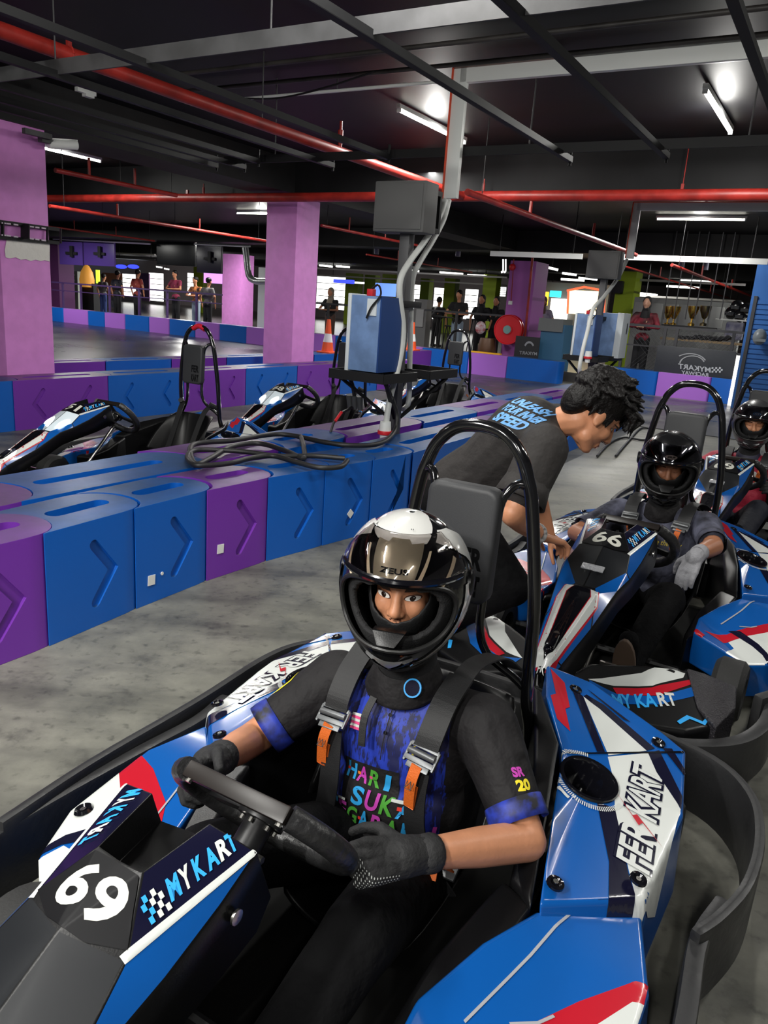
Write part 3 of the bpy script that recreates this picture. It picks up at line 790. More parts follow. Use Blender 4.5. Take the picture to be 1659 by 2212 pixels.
# ================================================================ far side of the hall
def on_plane(px, py, S):
    d = _f + _r * ((px - 829.5) / FPX) - _u * ((py - 1106) / FPX)
    k = S / d.dot(U); p = Vector((0, 0, CAM_H)) + d * k
    return p.dot(V), p.z
def slab_mb(x0, y0, x1, y1, S, depth=.05, mb=None, zb=None, zt=None):
    """box facing the camera side, its near face in the plane s=S, corners at two photo heights"""
    ta, za = on_plane(x0, (y0 + y1) / 2, S); tb2, _ = on_plane(x1, (y0 + y1) / 2, S)
    xm = (x0 + x1) / 2; z1 = on_plane(xm, y0, S)[1] if zt is None else zt; z0 = on_plane(xm, y1, S)[1] if zb is None else zb
    mb = mb or MB()
    mb.prism([(S, ta), (S + depth, ta), (S + depth, tb2), (S, tb2)], z0, z1, lambda x, y, z: lp(x, y, z))
    return mb
def slab(name, x0, y0, x1, y1, S, mat, depth=.05, parent=None, label=None, cat=None, bevel=0, zb=None, zt=None, group=None):
    o = slab_mb(x0, y0, x1, y1, S, depth, None, zb, zt).build(name, mat, parent, bevel=bevel)
    if label: tag(o, label, cat, group)
    return o
day = M('daylight_opening', (1, 1, .96), .5, emit=2.6)
lilac_glow = M('lilac_neon', (.62, .28, .85), .5, emit=1.6)
blue_neon = M('blue_neon', (.02, .03, 1), .5, emit=4)
lime_glow = M('lime_lit', (.45, .70, .02), .5, emit=.8)
warm_glow = M('warm_sign', (1, .93, .55), .5, emit=2.0)
dk = M('dark_backdrop', (.012, .012, .014), .7); mid_grey = M('mid_grey', (.09, .09, .09), .6)
rail_p = M('rail_purple', (.08, .04, .15), .45); rail_g = M('rail_grey', (.05, .05, .055), .45, metal=.3)
PZ = .22
# back walls of the hall, and a light-blocking wall at right
q = MB().prism([(44.6, -62), (44.9, -62), (44.9, 20), (44.6, 20)], 0, CZ, lambda x, y, z: lp(x, y, z)).build('wall_back', M('back_wall_paint', (.20, .17, .17), .8)); struct(q)
q = MB().prism([(-6, -62.3), (45, -62.3), (45, -62), (-6, -62)], 0, CZ, lambda x, y, z: lp(x, y, z)).build('wall_left', M('left_wall_paint', (.10, .08, .12), .8)); struct(q)
q = MB().prism([(-8, 4.0), (45, 4.0), (45, 4.3), (-8, 4.3)], 0, CZ, lambda x, y, z: lp(x, y, z)).build('wall_right_blocker', M('right_blocker_paint', (.05, .05, .055), .8)); struct(q)  # out of view, extended to the near side to block sky light
# daylight openings
for i, (x0, y0, x1, y1) in enumerate([(265, 592, 292, 640), (322, 590, 352, 650), (405, 590, 418, 640), (684, 598, 745, 668), (890, 615, 906, 668), (936, 622, 962, 690), (1003, 625, 1030, 690), (1075, 620, 1092, 640)]):
    S = 40
    fr_ = thing('daylight_window', 'bright louvred opening in the far wall, %s' % ['behind the two men in dark and red shirts', 'right of the man in the red shirt', 'left of the lime panel by the spectators', 'behind the woman in the beige headscarf', 'directly right of the first charging post', 'left of the leaning man in black', 'right of the leaning man\'s head', 'at the top left of the hose-reel column'][i], 'window')
    slab('pane', x0, y0, x1, y1, S, day, .05, fr_)
    q = MB()
    for k in range(1, 5):
        yy = y0 + (y1 - y0) * k / 5; slab_mb(x0, yy - .7, x1, yy + .7, S - .06, .04, q)
    q.build('louvre', M('louvre_grey', (.35, .36, .33), .6), fr_)['kind'] = 'stuff'
slab('wall_panel', 300, 590, 322, 650, 39.5, M('pink_wall', (.55, .30, .55), .7), .1, None, 'pink wall section between bright openings, left background', 'wall panel')
slab('orange_panel', 222, 590, 262, 640, 30, M('orange_wall', (.55, .22, .12), .7), .1, None, 'orange wall section behind the spectators at left', 'wall panel')
for i, (x0, y0, x1, y1, S, z0) in enumerate([(418, 585, 438, 640, 33, None), (745, 600, 772, 665, 36, None), (787, 598, 810, 640, 37, None), (826, 584, 858, 612, 35, None), (906, 618, 925, 668, 38, None), (957, 618, 980, 680, 36, None), (1040, 612, 1068, 690, 30, None)]):
    slab('lime_column', x0, y0, x1, y1, S, green_wall, .5, None, 'lime green column in the background, %s' % ['by the spectators at left', 'right of the beige headscarf woman', 'left of the blue screen', 'above the blue screen', 'just right of the first charging post', 'left of the leaning man', 'with a black speaker, left of the hose reel'][i], 'column', zb=PZ, zt=2.9)
# right lime column with a speaker
tL, _ = on_plane(1322, 680, 21.5); tR, _ = on_plane(1362, 680, 21.5)
o = MB().prism([(21.5, tL), (21.5, tR), (22.2, tR), (22.2, tL)], .22, 2.75, lambda x, y, z: lp(x, y, z)).build('lime_column', green_wall); tag(o, 'large lime green column between the second charging post and the red-sleeved woman', 'column')
q = slab_mb(1322, 606, 1344, 634, 21.3, .2).build('loudspeaker', k_blk if 'k_blk' in globals() else dk, None, bevel=.03); tag(q, 'black loudspeaker on the large lime column', 'loudspeaker')
# purple columns further off
tL, _ = on_plane(1093, 660, 18.6); tR, _ = on_plane(1148, 660, 18.6)
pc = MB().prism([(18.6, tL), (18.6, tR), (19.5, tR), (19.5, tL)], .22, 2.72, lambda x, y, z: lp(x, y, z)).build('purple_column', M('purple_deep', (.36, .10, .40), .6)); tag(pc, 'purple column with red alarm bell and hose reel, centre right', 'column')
tL, _ = on_plane(480, 620, 22); tR, _ = on_plane(520, 620, 22)
o = MB().prism([(22, tL), (22, tR), (22.7, tR), (22.7, tL)], .22, 2.8, lambda x, y, z: lp(x, y, z)).build('purple_column', purple_wall); tag(o, 'smaller purple column just left of the middle one, with a silver duct', 'column')
tL, _ = on_plane(104, 620, 20); tR, _ = on_plane(128, 620, 20)
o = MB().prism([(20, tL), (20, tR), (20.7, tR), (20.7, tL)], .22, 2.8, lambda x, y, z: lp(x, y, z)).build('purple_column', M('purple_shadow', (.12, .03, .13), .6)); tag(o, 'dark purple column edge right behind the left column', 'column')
# alarm bell, box, pipe, reel on the centre-right column
def pt(px, py, S): t, z = on_plane(px, py, S); return lp(S, t, z)
facing = Matrix.Rotation(LANE, 3, 'Z') @ Matrix.Rotation(R(-90), 3, 'Y')
rd = M('signal_red', (.62, .012, .02), .35)
bell = MB().lathe([(.001, .07), (.03, .07), (.07, .05), (.085, .015), (.085, 0), (.001, 0)], pt(1107, 577, 18.58), facing, 20).build('alarm_bell', rd); tag(bell, 'round red alarm bell at the top of the hose-reel column', 'alarm bell')
tag(slab('alarm_switch', 1098, 650, 1106, 658, 18.57, white_pl, .03), 'small white call point below the alarm bell', 'switch')
q = MB(); q.tube([pt(1150, 480, 18.45), pt(1150, 560, 18.45), pt(1133, 735, 18.45)], .03, 8); q.v = q.v; tag(q.build('fire_riser', red_pipe), 'vertical red riser pipe on the hose-reel column', 'pipe')
q = MB(); q.tube([pt(1110, 560, 18.55), pt(1104, 650, 18.55)], .012, 6); tag(q.build('bell_wire', red_pipe), 'thin red conduit between alarm bell and call point', 'conduit')
hr_ = thing('hose_reel', 'red fire hose reel on the purple column, centre right', 'hose reel', pt(1098, 712, 18.1), 0)
q = MB(); q.lathe([(.001, .06), (.12, .06), (.12, .03), (.33, .03), (.345, .05), (.36, .05), (.36, -.01), (.345, -.01), (.33, .0), (.001, .0)], (0, 0, 0), facing, 32); q.build('front_disc', rd, hr_)
q = MB(); q.lathe([(.001, .0), (.28, 0), (.28, -.12), (.001, -.12)], (0, 0, 0), facing, 24); q.build('hose_coil', dk, hr_)
q = MB(); q.lathe([(.001, -.12), (.33, -.12), (.36, -.10), (.36, -.14), (.001, -.15)], (0, 0, 0), facing, 32); q.build('rear_disc', rd, hr_)
q = MB(); q.lathe([(.001, .09), (.10, .09), (.10, .06), (.001, .06)], (0, 0, 0), facing, 20); q.build('hub', M('hub_green', (.18, .34, .33), .5), hr_)
q = MB().lathe([(.001, 0), (.19, 0), (.23, .22), (.23, .40), (.19, .6), (.001, .6)], Vector((*(pt(1053, 740, 18.2)[:2]), PZ)), None, 20).build('barrel', M('barrel_brown', (.10, .045, .02), .4, metal=.2)); tag(q, 'brown drum left of the hose reel', 'barrel')
q = MB().box(pt(1050, 763, 17.2), (.12, .75, .05), LANE).build('yellow_bar', M('bar_yellow', (.8, .42, .01), .5)); tag(q, 'yellow bar lying on the far block by the hose reel', 'bar')
ban = thing('banner', 'small black banner with a grey arc emblem below the hose reel', 'banner')
slab('cloth', 1112, 727, 1164, 772, 17.6, M('banner_black', (.02, .02, .022), .6), .04, ban)
def arc_on(S, cx, cy, r0, r1, a0, a1, sy, mat, parent, name='emblem', n=14):
    q = MB(); P = []
    for i in range(n + 1): a = R(a0 + (a1 - a0) * i / n); P.append((cx + r1 * math.cos(a), cy - r1 * sy * math.sin(a)))
    for i in range(n, -1, -1): a = R(a0 + (a1 - a0) * i / n); P.append((cx + r0 * math.cos(a) + (r1 - r0) * .0, cy - r0 * sy * math.sin(a)))
    pp = [on_plane(x, y, S) for x, y in P]
    q.prism(pp, 0, .006, lambda x, y, z: lp(S + z, x, y)); return q.build(name, mat, parent)
arc_on(17.59, 1143, 755, 9, 12, 30, 150, 1.5, k_grey_em := M('emblem_grey', (.30, .31, .33), .6), ban)
def text_on(S, txt, x0, y0, x1, y1, hgt, mat, parent, mirror=False, name='lettering', bold=.02):
    vs, fs = text_mesh(txt, bold, 0); P = []
    for u_, v_ in vs:
        k = 1 - u_ if mirror else u_
        t, z = on_plane(x0 + (x1 - x0) * k, y0 + (y1 - y0) * k - hgt * v_, S); P.append(lp(S, t, z))
    q = MB(); q.add(P, fs); return q.build(name, mat, parent)
text_on(17.59, 'MYKART', 1122, 765, 1160, 768, 7, k_grey_em, ban, True)
# blue counter
tag(slab('blue_counter', 1165, 700, 1216, 790, 17.9, M('counter_blue', (.04, .14, .26), .5), .6, zb=PZ), 'blue counter with grey top left of the second charging post', 'counter')
tag(slab('counter_top', 1163, 688, 1216, 716, 17.85, M('counter_grey', (.16, .17, .17), .5), .7), 'grey counter upstand on the blue counter', 'counter')
# neon shop signs
S = 27
tag(slab('sign_wall', 1168, 612, 1312, 705, 27.7, M('sign_wall_grey', (.16, .15, .15), .7), .2, zb=PZ), 'grey wall carrying the neon signs behind the second post', 'wall panel')
tag(slab('shop_sign', 1225, 628, 1305, 680, S, warm_glow, .08), 'bright pale yellow lit sign behind the second charging post', 'sign')
q = MB()
for (xa, ya, xb, yb) in ((1225, 628, 1262, 620), (1262, 620, 1306, 628), (1228, 628, 1226, 678), (1306, 628, 1304, 680)): q.tube([pt(xa, ya, S - .1), pt(xb, yb, S - .1)], .04, 6)
tag(q.build('neon_outline', M('red_neon', (1, .12, .05), .5, emit=1.5)), 'red neon outline of the lit sign', 'neon sign')
tag(slab('light_box', 1188, 645, 1226, 690, 27.5, day, .08), 'white lit panel left of the yellow sign', 'sign')
tag(slab('neon_lettering', 1187, 628, 1212, 642, 27.2, M('cyan_neon', (.05, .75, .9), .5, emit=1.6), .05, bevel=.03), 'cyan neon shape above the white lit panel', 'neon sign')
tag(slab('neon_lettering', 1172, 630, 1184, 660, 27.2, M('amber_neon', (1, .62, .05), .5, emit=1.4), .05, bevel=.05), 'amber neon shape left of the cyan one', 'neon sign')
q = MB(); [slab_mb(1290 + k * 5, 640, 1293 + k * 5, 676, 26.8, .04, q) for k in range(3)]; tag(q.build('neon_stripes', M('orange_neon', (1, .3, .02), .5, emit=1.2)), 'orange neon stripes right of the second post', 'neon sign', kind='stuff')
# blue neon and blue screen, middle
tag(slab('blue_neon', 720, 604, 764, 612, 34, blue_neon, .05), 'blue neon strip above the window behind the headscarf woman', 'neon sign')
tag(slab('white_neon', 766, 609, 786, 613, 34, day, .05), 'white strip light right of the blue neon', 'neon sign')
for x0, l in ((252, 'left'), (278, 'right')): tag(MB().ell(pt(x0 + 10, 576, 33), (.35, .12, .12), None, 12, 6).build('blue_lamp', blue_neon), 'blue oval lamp above the spectators, %s one of two' % l, 'lamp')
tag(slab('screen', 810, 612, 858, 640, 26, M('screen_blue', (.12, .25, .85), .4, emit=.9), .05), 'blue lit screen left of the first charging post', 'screen')
# TVs hung over the left spectators
tvp = M('tv_purple', (.10, .05, .30), .35); 
for i, (x0, y0, x1, y1, mt_, l) in enumerate([(128, 522, 178, 572, tvp, 'purple back of a hanging TV, left of a pair'), (181, 522, 246, 574, tvp, 'purple back of a hanging TV, right of a pair'), (338, 511, 421, 574, M('tv_black', (.006, .006, .008), .3), 'large black hanging TV in the left background'), (425, 528, 478, 590, M('tv_dark', (.02, .016, .035), .3), 'dark TV back right of the large black one')]):
    tv = thing('hanging_tv', l, 'television')
    slab('tv_body', x0, y0, x1, y1, 19.2, mt_, .08, tv, bevel=.01)
    if i != 2:
        xm = (x0 + x1) / 2; ym = (y0 + y1) / 2
        q = slab_mb(xm - 12, ym - 3, xm + 12, ym + 3, 19.14, .06); slab_mb(xm - 3, ym - 16, xm + 3, ym + 8, 19.1, .06, q); q.build('wall_mount', dk, tv)
    q = MB(); t_, z_ = on_plane((x0 + x1) / 2, y0, 19.25); q.cyl(lp(19.25, t_, z_), lp(19.25, t_, CZ), .02, n=8); q.build('ceiling_pole', dk, tv)
# white conduit above them, silver duct, cabinet
q = MB(); q.tube([pt(115, 516, 19), pt(325, 527, 19)], .03, 8); tag(q.build('white_conduit', M('lilac_white', (.38, .33, .45), .5)), 'pale conduit above the hanging TVs', 'conduit')
q = MB(); q.tube([pt(420, 527, 19), pt(540, 532, 19)], .03, 8); tag(q.build('white_conduit', white_pl), 'white conduit leading to the silver duct', 'conduit')
q = MB(); q.tube(cr([pt(530, 535, 19), pt(533, 560, 19), pt(538, 595, 19), pt(552, 607, 19), pt(580, 608, 19)], 5), .10, 12); tag(q.build('silver_duct', M('duct_foil', (.50, .52, .52), .3, metal=.7, bump=.5, bscale=25)), 'silver flexible duct beside the middle column', 'duct')
tag(slab('white_cabinet', 557, 578, 585, 705, 19.6, white_pl, .4, zb=PZ), 'white cabinet mostly hidden by the middle column', 'cabinet')
# shelf unit, amber machine behind the left rail
sh = thing('shelf_unit', 'white louvred shelf unit behind the left railing', 'shelf unit')
slab('cabinet_body', 131, 585, 168, 655, 23, M('shelf_white', (.45, .47, .44), .6), .5, sh, zb=PZ)
for k in range(6): slab('shelf_slat', 131, 592 + k * 11, 160, 594 + k * 11, 22.93, mid_grey, .06, sh)
tag(MB().lathe([(.28, 0), (.30, .3), (.24, .6), (.10, .85), (.001, .9)], Vector((*pt(188, 610, 22)[:2], 1.25)), None, 16).build('amber_machine', M('amber_glow', (.85, .38, .06), .5, emit=.35)), 'amber bell-shaped machine top behind the left railing', 'machine')
tag(slab('machine_base', 177, 612, 202, 660, 22, dk, .5, zb=PZ), 'dark base under the amber machine', 'machine')
tag(slab('lime_tube', 207, 583, 214, 612, 24, M('lime_lamp', (.6, .9, .05), .5, emit=1.5), .05), 'short lime light tube left of the spectators', 'lamp')
tag(slab('purple_glow_wall', 440, 590, 480, 612, 31, lilac_glow, .05), 'lilac lit wall section right of the spectators', 'wall panel')
# railings
def railing(pts, S, zt, label, mat, posts, mid=None, name='railing', z0=PZ):
    r_ = thing(name, label, 'railing')
    (xa, ya), (xb, yb) = pts
    a = pt(xa, ya, S); b_ = pt(xb, yb, S); z = (a.z + b_.z) / 2; a.z = b_.z = z
    q = MB(); q.bar(a, b_, .05, .05); q.build('top_rail', mat, r_)
    if mid:
        q = MB(); a2, b2_ = a.copy(), b_.copy(); a2.z = b2_.z = z - mid; q.bar(a2, b2_, .03, .03); q.build('mid_rail', mat, r_)
    for px in posts:
        t_, _ = on_plane(px, ya, S); q = MB(); q.box(lp(S, t_, (z + z0) / 2), (.06, .06, z - z0), LANE); q.build('post', mat, r_)
    return r_, a, b_
railing([(112, 605), (480, 642)], 19.2, 0, 'purple railing in front of the left spectators', rail_p, [135, 174, 236, 300, 361, 425], .28)
railing([(683, 655), (752, 659)], 19.0, 0, 'dark railing with the headscarf woman leaning on it', rail_g, [710], None)
railing([(918, 669), (1092, 683)], 19.0, 0, 'dark railing with the man in black leaning on it', rail_g, [988], None)
rr_, ra, rb = railing([(1350, 700), (1645, 722)], 17.3, 0, 'grey railing with wire mesh on the right', rail_g, [1352, 1440, 1466, 1590], .42)
q = MB()
t0, t1 = ra.dot(V), rb.dot(V); z0_, z1_ = .35, ra.z - .05
k = t0
while k < t1 - .3:
    for sgn in (1, -1):
        dz = z1_ - z0_; x_a, x_b = (k, k + dz) if sgn > 0 else (k + dz, k)
        if max(x_a, x_b) <= t1: q.bar(lp(17.32, x_a, z0_), lp(17.32, x_b, z1_), .006, .006)
    k += .09
mesh = q.build('wire_mesh', rail_g, rr_); mesh['kind'] = 'stuff'
# banner with mirrored lettering, right
ban = thing('banner', 'black banner with reversed raceway lettering below the right railing', 'banner')
S = 17.05
slab('cloth', 1415, 752, 1587, 812, S, M('banner_dark', (.022, .025, .032), .5, bump=.1, bscale=8), .05, ban, bevel=.01)
arc_on(S - .01, 1495, 786, 25, 28, 15, 175, .65, k_grey_em, ban); arc_on(S - .01, 1490, 786, 34, 37, 20, 130, .62, k_grey_em, ban)
text_on(S - .01, 'MYKART', 1465, 796, 1535, 805, 11, M('banner_letter', (.42, .44, .47), .6), ban, True); text_on(S - .01, 'RACEWAY', 1472, 808, 1530, 814, 8, M('banner_letter', (.42, .44, .47), .6), ban, True)
for i in range(6):
    for j in range(3):
        if (i + j) % 2 == 0: slab('flag_check', 1537 + i * 4, 793 + j * 4, 1541 + i * 4, 797 + j * 4, S - .01, M('banner_letter', (.42, .44, .47), .6), .004, ban)
# locker wall with trophies and helmets
lw = thing('locker_wall', 'pale locker wall behind the right railing', 'lockers')
slab('locker_body', 1362, 648, 1600, 760, 20.5, M('locker_pale', (.26, .27, .26), .6), .3, lw, zb=PZ)
for i, x in enumerate(range(1368, 1560, 33)):
    slab('locker_door', x, 653 + i * 2, x + 29, 700 + i * 2, 20.45, M('locker_door', (.33, .34, .33), .5), .03, lw, bevel=.01)
gold = M('trophy_gold', (.75, .48, .10), .25, metal=1)
def trophy(px, py, S, sc, mat, label):
    q = MB().lathe([(.07, 0), (.07, .05), (.02, .07), (.015, .14), (.05, .17), (.11, .32), (.12, .42), (.10, .42), (.04, .2), (.001, .18)], pt(px, py, S), None, 14)
    q.v = q.v; o = q.build('trophy', mat); tag(o, label, 'trophy'); return o
tag(slab('trophy_shelf', 1425, 735, 1610, 740, 18.2, M('shelf_wood', (.25, .17, .08), .5), .35), 'wooden trophy shelf behind the right railing', 'shelf')
tag(slab('trophy_shelf', 1428, 704, 1545, 707, 18.2, dk, .3), 'dark narrow shelf carrying the trophies', 'shelf')
for i, (x, y) in enumerate([(1440, 704), (1453, 704), (1492, 704), (1518, 704)]):
    trophy(x, y, 18.3, 1, gold if i != 3 else M('trophy_bronze', (.25, .2, .1), .3, metal=1), 'trophy standing behind the right railing, %s of four' % ['leftmost', 'second', 'third', 'rightmost'][i])
q = MB(); random.seed(3)
for k in range(16): q.ell(pt(1470 + k * 7, 728 + random.random() * 6, 18.25), (.09, .06, .05), None, 8, 5)
tag(q.build('dark_glove_pile', dk), 'pile of dark gloves on the wooden shelf', 'gloves', kind='stuff')
hm = M('helmet_far_black', (.01, .01, .012), .2, coat=.5)
for i, (x, y) in enumerate([(1592, 662), (1612, 668), (1580, 676), (1600, 682)]):
    tag(MB().ell(pt(x, y, 19.0), (.15, .13, .14), None, 16, 10).box(pt(x - 4, y + 2, 18.86), (.02, .16, .07), LANE).build('helmet', hm), 'black helmet stored beside the blue wall, %s' % ['top left', 'top right', 'lower left', 'lower right'][i], 'helmet')
tag(slab('helmet_shelf', 1545, 690, 1625, 693, 18.9, white_pl, .4), 'white shelf under the stored helmets', 'shelf')
tag(slab('hanging_jacket', 1565, 695, 1605, 735, 18.9, M('jacket_mix', (.05, .05, .12), .7, var=.8, vscale=4, col2=(.35, .35, .4)), .2, bevel=.06), 'blue and white patterned jacket hanging by the shelf', 'jacket')
tag(slab('lit_post', 1586, 768, 1599, 822, 16.6, M('lamp_white', (1, .98, .95), .5, emit=1.1), .05, zb=0), 'short white lit strip at the end of the right railing', 'lamp')
# hanging rods over the right hall
for i, x in enumerate((1432, 1455, 1480, 1500, 1530, 1555)):
    q = MB(); t_, z_ = on_plane(x, 690, 18.0); q.cyl(lp(18, t_, z_), lp(18, t_, CZ), .012, n=6); tag(q.build('hanging_rod', rail_g), 'thin hanging rod over the trophies, %s of six from the left' % ['first', 'second', 'third', 'fourth', 'fifth', 'sixth'][i], 'rod')
# blue slatted wall at right
bw = thing('blue_slat_wall', 'blue slatted wall with a hanging grey helmet at the right edge', 'wall')
S = 16.2; tl, _ = on_plane(1612, 700, S)
MB().prism([(S, tl), (S + .1, tl), (S + .1, tl + 4), (S, tl + 4)], .0, 2.75, lambda x, y, z: lp(x, y, z)).build('wall_board', blue_wall, bw)
for k in range(20): MB().prism([(S - .02, tl + .12), (S, tl + .12), (S, tl + 4), (S - .02, tl + 4)], .25 + k * .09, .25 + k * .09 + .07, lambda x, y, z: lp(x, y, z)).build('slat', blue_wall, bw)
MB().prism([(S - .04, tl + .05), (S, tl + .05), (S, tl + .11), (S - .04, tl + .11)], 0, 2.1, lambda x, y, z: lp(x, y, z)).build('frame_post', rail_g, bw)
tag(MB().ell(pt(1641, 728, 16.0), (.12, .12, .15), None, 20, 12).box(pt(1641, 735, 15.87), (.02, .2, .05), LANE).build('helmet', M('helmet_grey', (.20, .23, .25), .3)), 'grey open helmet hanging on the blue slatted wall', 'helmet')
# far trunkings and lamp rows
def far_bar(x0, y0, x1, y1, S, mat, label, r=.05, cat='trunking', name='far_trunking'):
    a, b_ = pt(x0, y0, S), pt(x1, y1, S); z = (a.z + b_.z) / 2; a.z = b_.z = z
    q = MB(); q.bar(a, b_, .06, r * 2); o_ = tag(q.build(name, mat), label, cat)
    for k_ in (.1, .9):
        p_ = a.lerp(b_, k_); r__ = MB(); r__.cyl(p_, (p_.x, p_.y, CZ), .012, n=5); r__.build('hanger_rod', dark_steel, o_)
    return a, b_
far_bar(1060, 548, 1258, 554, 15.5, white_pl, 'white trunking crossing above the hose-reel column', .05)
far_bar(1318, 554, 1659, 566, 15.5, white_pl, 'white trunking at the right crossing above the railing', .05)
soft = M('far_lamp_glow', (1, .98, .9), .5, emit=3.5)
rows = [(1180, 577, 1205, 583, 24), (1215, 590, 1245, 594, 26), (1212, 603, 1262, 606, 28), (1250, 600, 1290, 604, 30), (1375, 633, 1420, 638, 26), (1470, 606, 1540, 610, 24), (1440, 618, 1510, 622, 28),
        (690, 573, 718, 576, 28), (726, 575, 755, 577, 28), (860, 582, 905, 586, 28), (950, 588, 1000, 592, 30), (1010, 594, 1050, 596, 30), (338, 576, 350, 578, 30), (440, 560, 470, 563, 30), (355, 580, 365, 582, 33)]
for i, (x0, y0, x1, y1, S) in enumerate(rows):
    a, b_ = pt(x0, y0, S), pt(x1, y1, S)
    o = MB().bar(a, b_, .05, .07).build('far_tube', soft); tag(o, 'small lit far ceiling tube, %s' % ['leftmost right of the hose-reel column', 'second right of the hose-reel column', 'longest right of the hose-reel column', 'nearest left of the second charging post', 'left above the lockers', 'upper above the trophies', 'lower above the trophies', 'first right of the middle column', 'second right of the middle column', 'just left of the first post top', 'right of the first post', 'left of the white neon letters', 'left above the spectators', 'just left of the small purple column', 'lower above the wine-shirted man'][i], 'ceiling lamp', 'far ceiling tubes')
    hz_ = MB(); mid_ = (a + b_) / 2; hz_.cyl(mid_, (mid_.x, mid_.y, CZ), .012, n=5); hz_.build('hanger_rod', dark_steel, o)
for i, (xa, ya, xb, yb, S) in enumerate([(683, 578, 1095, 601, 27), (683, 598, 1095, 612, 31), (1180, 612, 1320, 622, 29), (1375, 602, 1610, 618, 22), (1375, 635, 1600, 655, 25), (250, 545, 335, 552, 26), (250, 556, 335, 562, 29)]):
    far_bar(xa, ya, xb, yb, S, M('far_pale_pipe', (.30, .29, .28), .5), 'pale service run under the far ceiling, %s' % ['upper behind the first post', 'lower behind the first post', 'behind the second post', 'above the trophies', 'just above the lockers', 'upper above the left spectators', 'lower above the left spectators'][i], .03, 'pipe', 'far_pipe')
for x, y, i in ((813, 549, 0), (989, 554, 1), (1471, 582, 2), (1523, 583, 3)):
    tag(MB().lathe([(.001, 0), (.07, 0), (.07, .18), (.001, .18)], pt(x, y, 20), None, 12).build('spot_can', M('can_lilac', (.35, .36, .5), .4)), 'small pale spotlight can under the dark ceiling, %s' % ['left of the first post', 'right of the first post', 'above the right railing, left', 'above the right railing, right'][i], 'spotlight')
# sign letters at the column top
tag(text_on(17.5, 'JJ', 1082, 590, 1094, 590, 30, M('white_neon', (1, 1, 1), .5, emit=1.5), None, name='neon_letters'), 'vertical white neon letters left of the hose-reel column', 'neon sign')
# kiosk, tables and stools
kk = thing('kiosk', 'grey payment kiosk right of the first charging post', 'kiosk')
slab('kiosk_body', 892, 646, 920, 735, 19.4, M('kiosk_grey', (.16, .16, .16), .5), .3, kk, zb=PZ); slab('kiosk_grille', 898, 668, 914, 706, 19.36, M('kiosk_light', (.35, .35, .35), .5), .03, kk)
for i, x in enumerate((955, 975, 1030, 1062)):
    t_ = thing('bar_table' if i % 2 == 0 else 'bar_stool', 'dark %s in the dim seating area, %s' % ('bar table' if i % 2 == 0 else 'bar stool', ['left of the leaning man', 'behind the leaning man\'s elbow', 'right of the leaning man', 'beside the plastic bag'][i]), 'table' if i % 2 == 0 else 'stool')
    h_ = 1.2 if i % 2 == 0 else .95; b0 = pt(x, 700, 21.5); w_ = .5 if i % 2 == 0 else .3
    MB().box((b0.x, b0.y, h_), (w_, w_, .04), LANE).build('top', dk, t_)
    for sx in (-1, 1):
        for sy in (-1, 1): MB().bar(Vector((b0.x, b0.y, h_)) + U * .1 * sx + V * .1 * sy, Vector((b0.x, b0.y, PZ)) + U * .18 * sx + V * .18 * sy, .025, .025).build('leg', dk, t_)
# traffic cones
def cone(p, label):
    c = thing('traffic_cone', label, 'traffic cone', p, LANE)
    MB().box((0, 0, .015), (.30, .30, .03)).build('base', M('cone_orange', (.85, .10, .02), .45), c, bevel=.01)
    MB().lathe([(.115, .03), (.092, .20), (.070, .20 + .001)], n=20).lathe([(.062, .36), (.035, .62), (.001, .62)], n=20).build('cone_body', M('cone_orange', (.85, .10, .02), .45), c)['kind'] = 'stuff'
    MB().lathe([(.0925, .20), (.0625, .36)], n=20).build('white_band', M('cone_white', (.75, .75, .75), .5), c)
cone(lp(on_t(707, 762, -8.55).dot(U), -8.55, .5), 'orange and white traffic cone right of the middle column')
cone(lp(on_t(887, 772, -8.55).dot(U), -8.55, .5), 'orange and white traffic cone mostly hidden by the first charging post')
# ================================================================ go-karts
# kart space: +x to the nose, +y to the driver's left, z up, origin on the floor
k_blue = M('kart_blue', (.003, .080, .33), .24, coat=.45)
k_blue2 = M('kart_deep_blue', (.003, .05, .27), .25, coat=.6)
k_lblue = M('kart_light_blue', (.03, .33, .75), .3)
k_blk = M('kart_black_plastic', (.004, .004, .0045), .34, bump=.05, bscale=300, spec=.28)
k_blkgl = M('kart_gloss_black', (.004, .004, .006), .12, coat=.5)
k_navy = M('sticker_navy', (.006, .006, .02), .16, coat=.6)
k_white = M('sticker_white', (.56, .58, .56), .3, coat=.3)
k_grey = M('sticker_silver', (.33, .34, .36), .3, coat=.3)
k_red = M('sticker_red', (.42, .008, .02), .25, coat=.5)
k_num = M('number_white', (.56, .56, .50), .4)
k_tubeb = M('hoop_black_gloss', (.006, .006, .007), .13, coat=.6)
k_chrome = M('zinc_steel', (.42, .41, .38), .3, metal=1)
k_dark = M('frame_black', (.012, .012, .013), .4, metal=.2)
k_tyre = M('tyre_rubber', (.012, .012, .012), .75, bump=.2, bscale=120)
k_seat = M('seat_shell', (.006, .006, .0065), .38, spec=.3)
k_pad = M('pad_foam', (.030, .031, .034), .55, bump=.06, bscale=500)
k_leather = M('wheel_leather', (.016, .016, .017), .38, bump=.35, bscale=55)
k_web = M('belt_web', (.008, .008, .009), .62, bump=.15, bscale=400)
k_orange = M('orange_web', (.58, .115, .012), .6, bump=.2, bscale=350)
k_buckle = M('buckle_grey', (.12, .125, .13), .4, metal=.5)
k_smoke = M('smoked_lens', (.010, .011, .013), .42, spec=.18)
k_lens = M('clear_lens', (.55, .62, .66), .08, coat=.8, emit=.35)
k_led = M('headlamp_glow', (.92, .98, 1), .4, emit=9)
k_carbon = M('carbon_texture', (.02, .018, .022), .35, bump=.8, bscale=150)
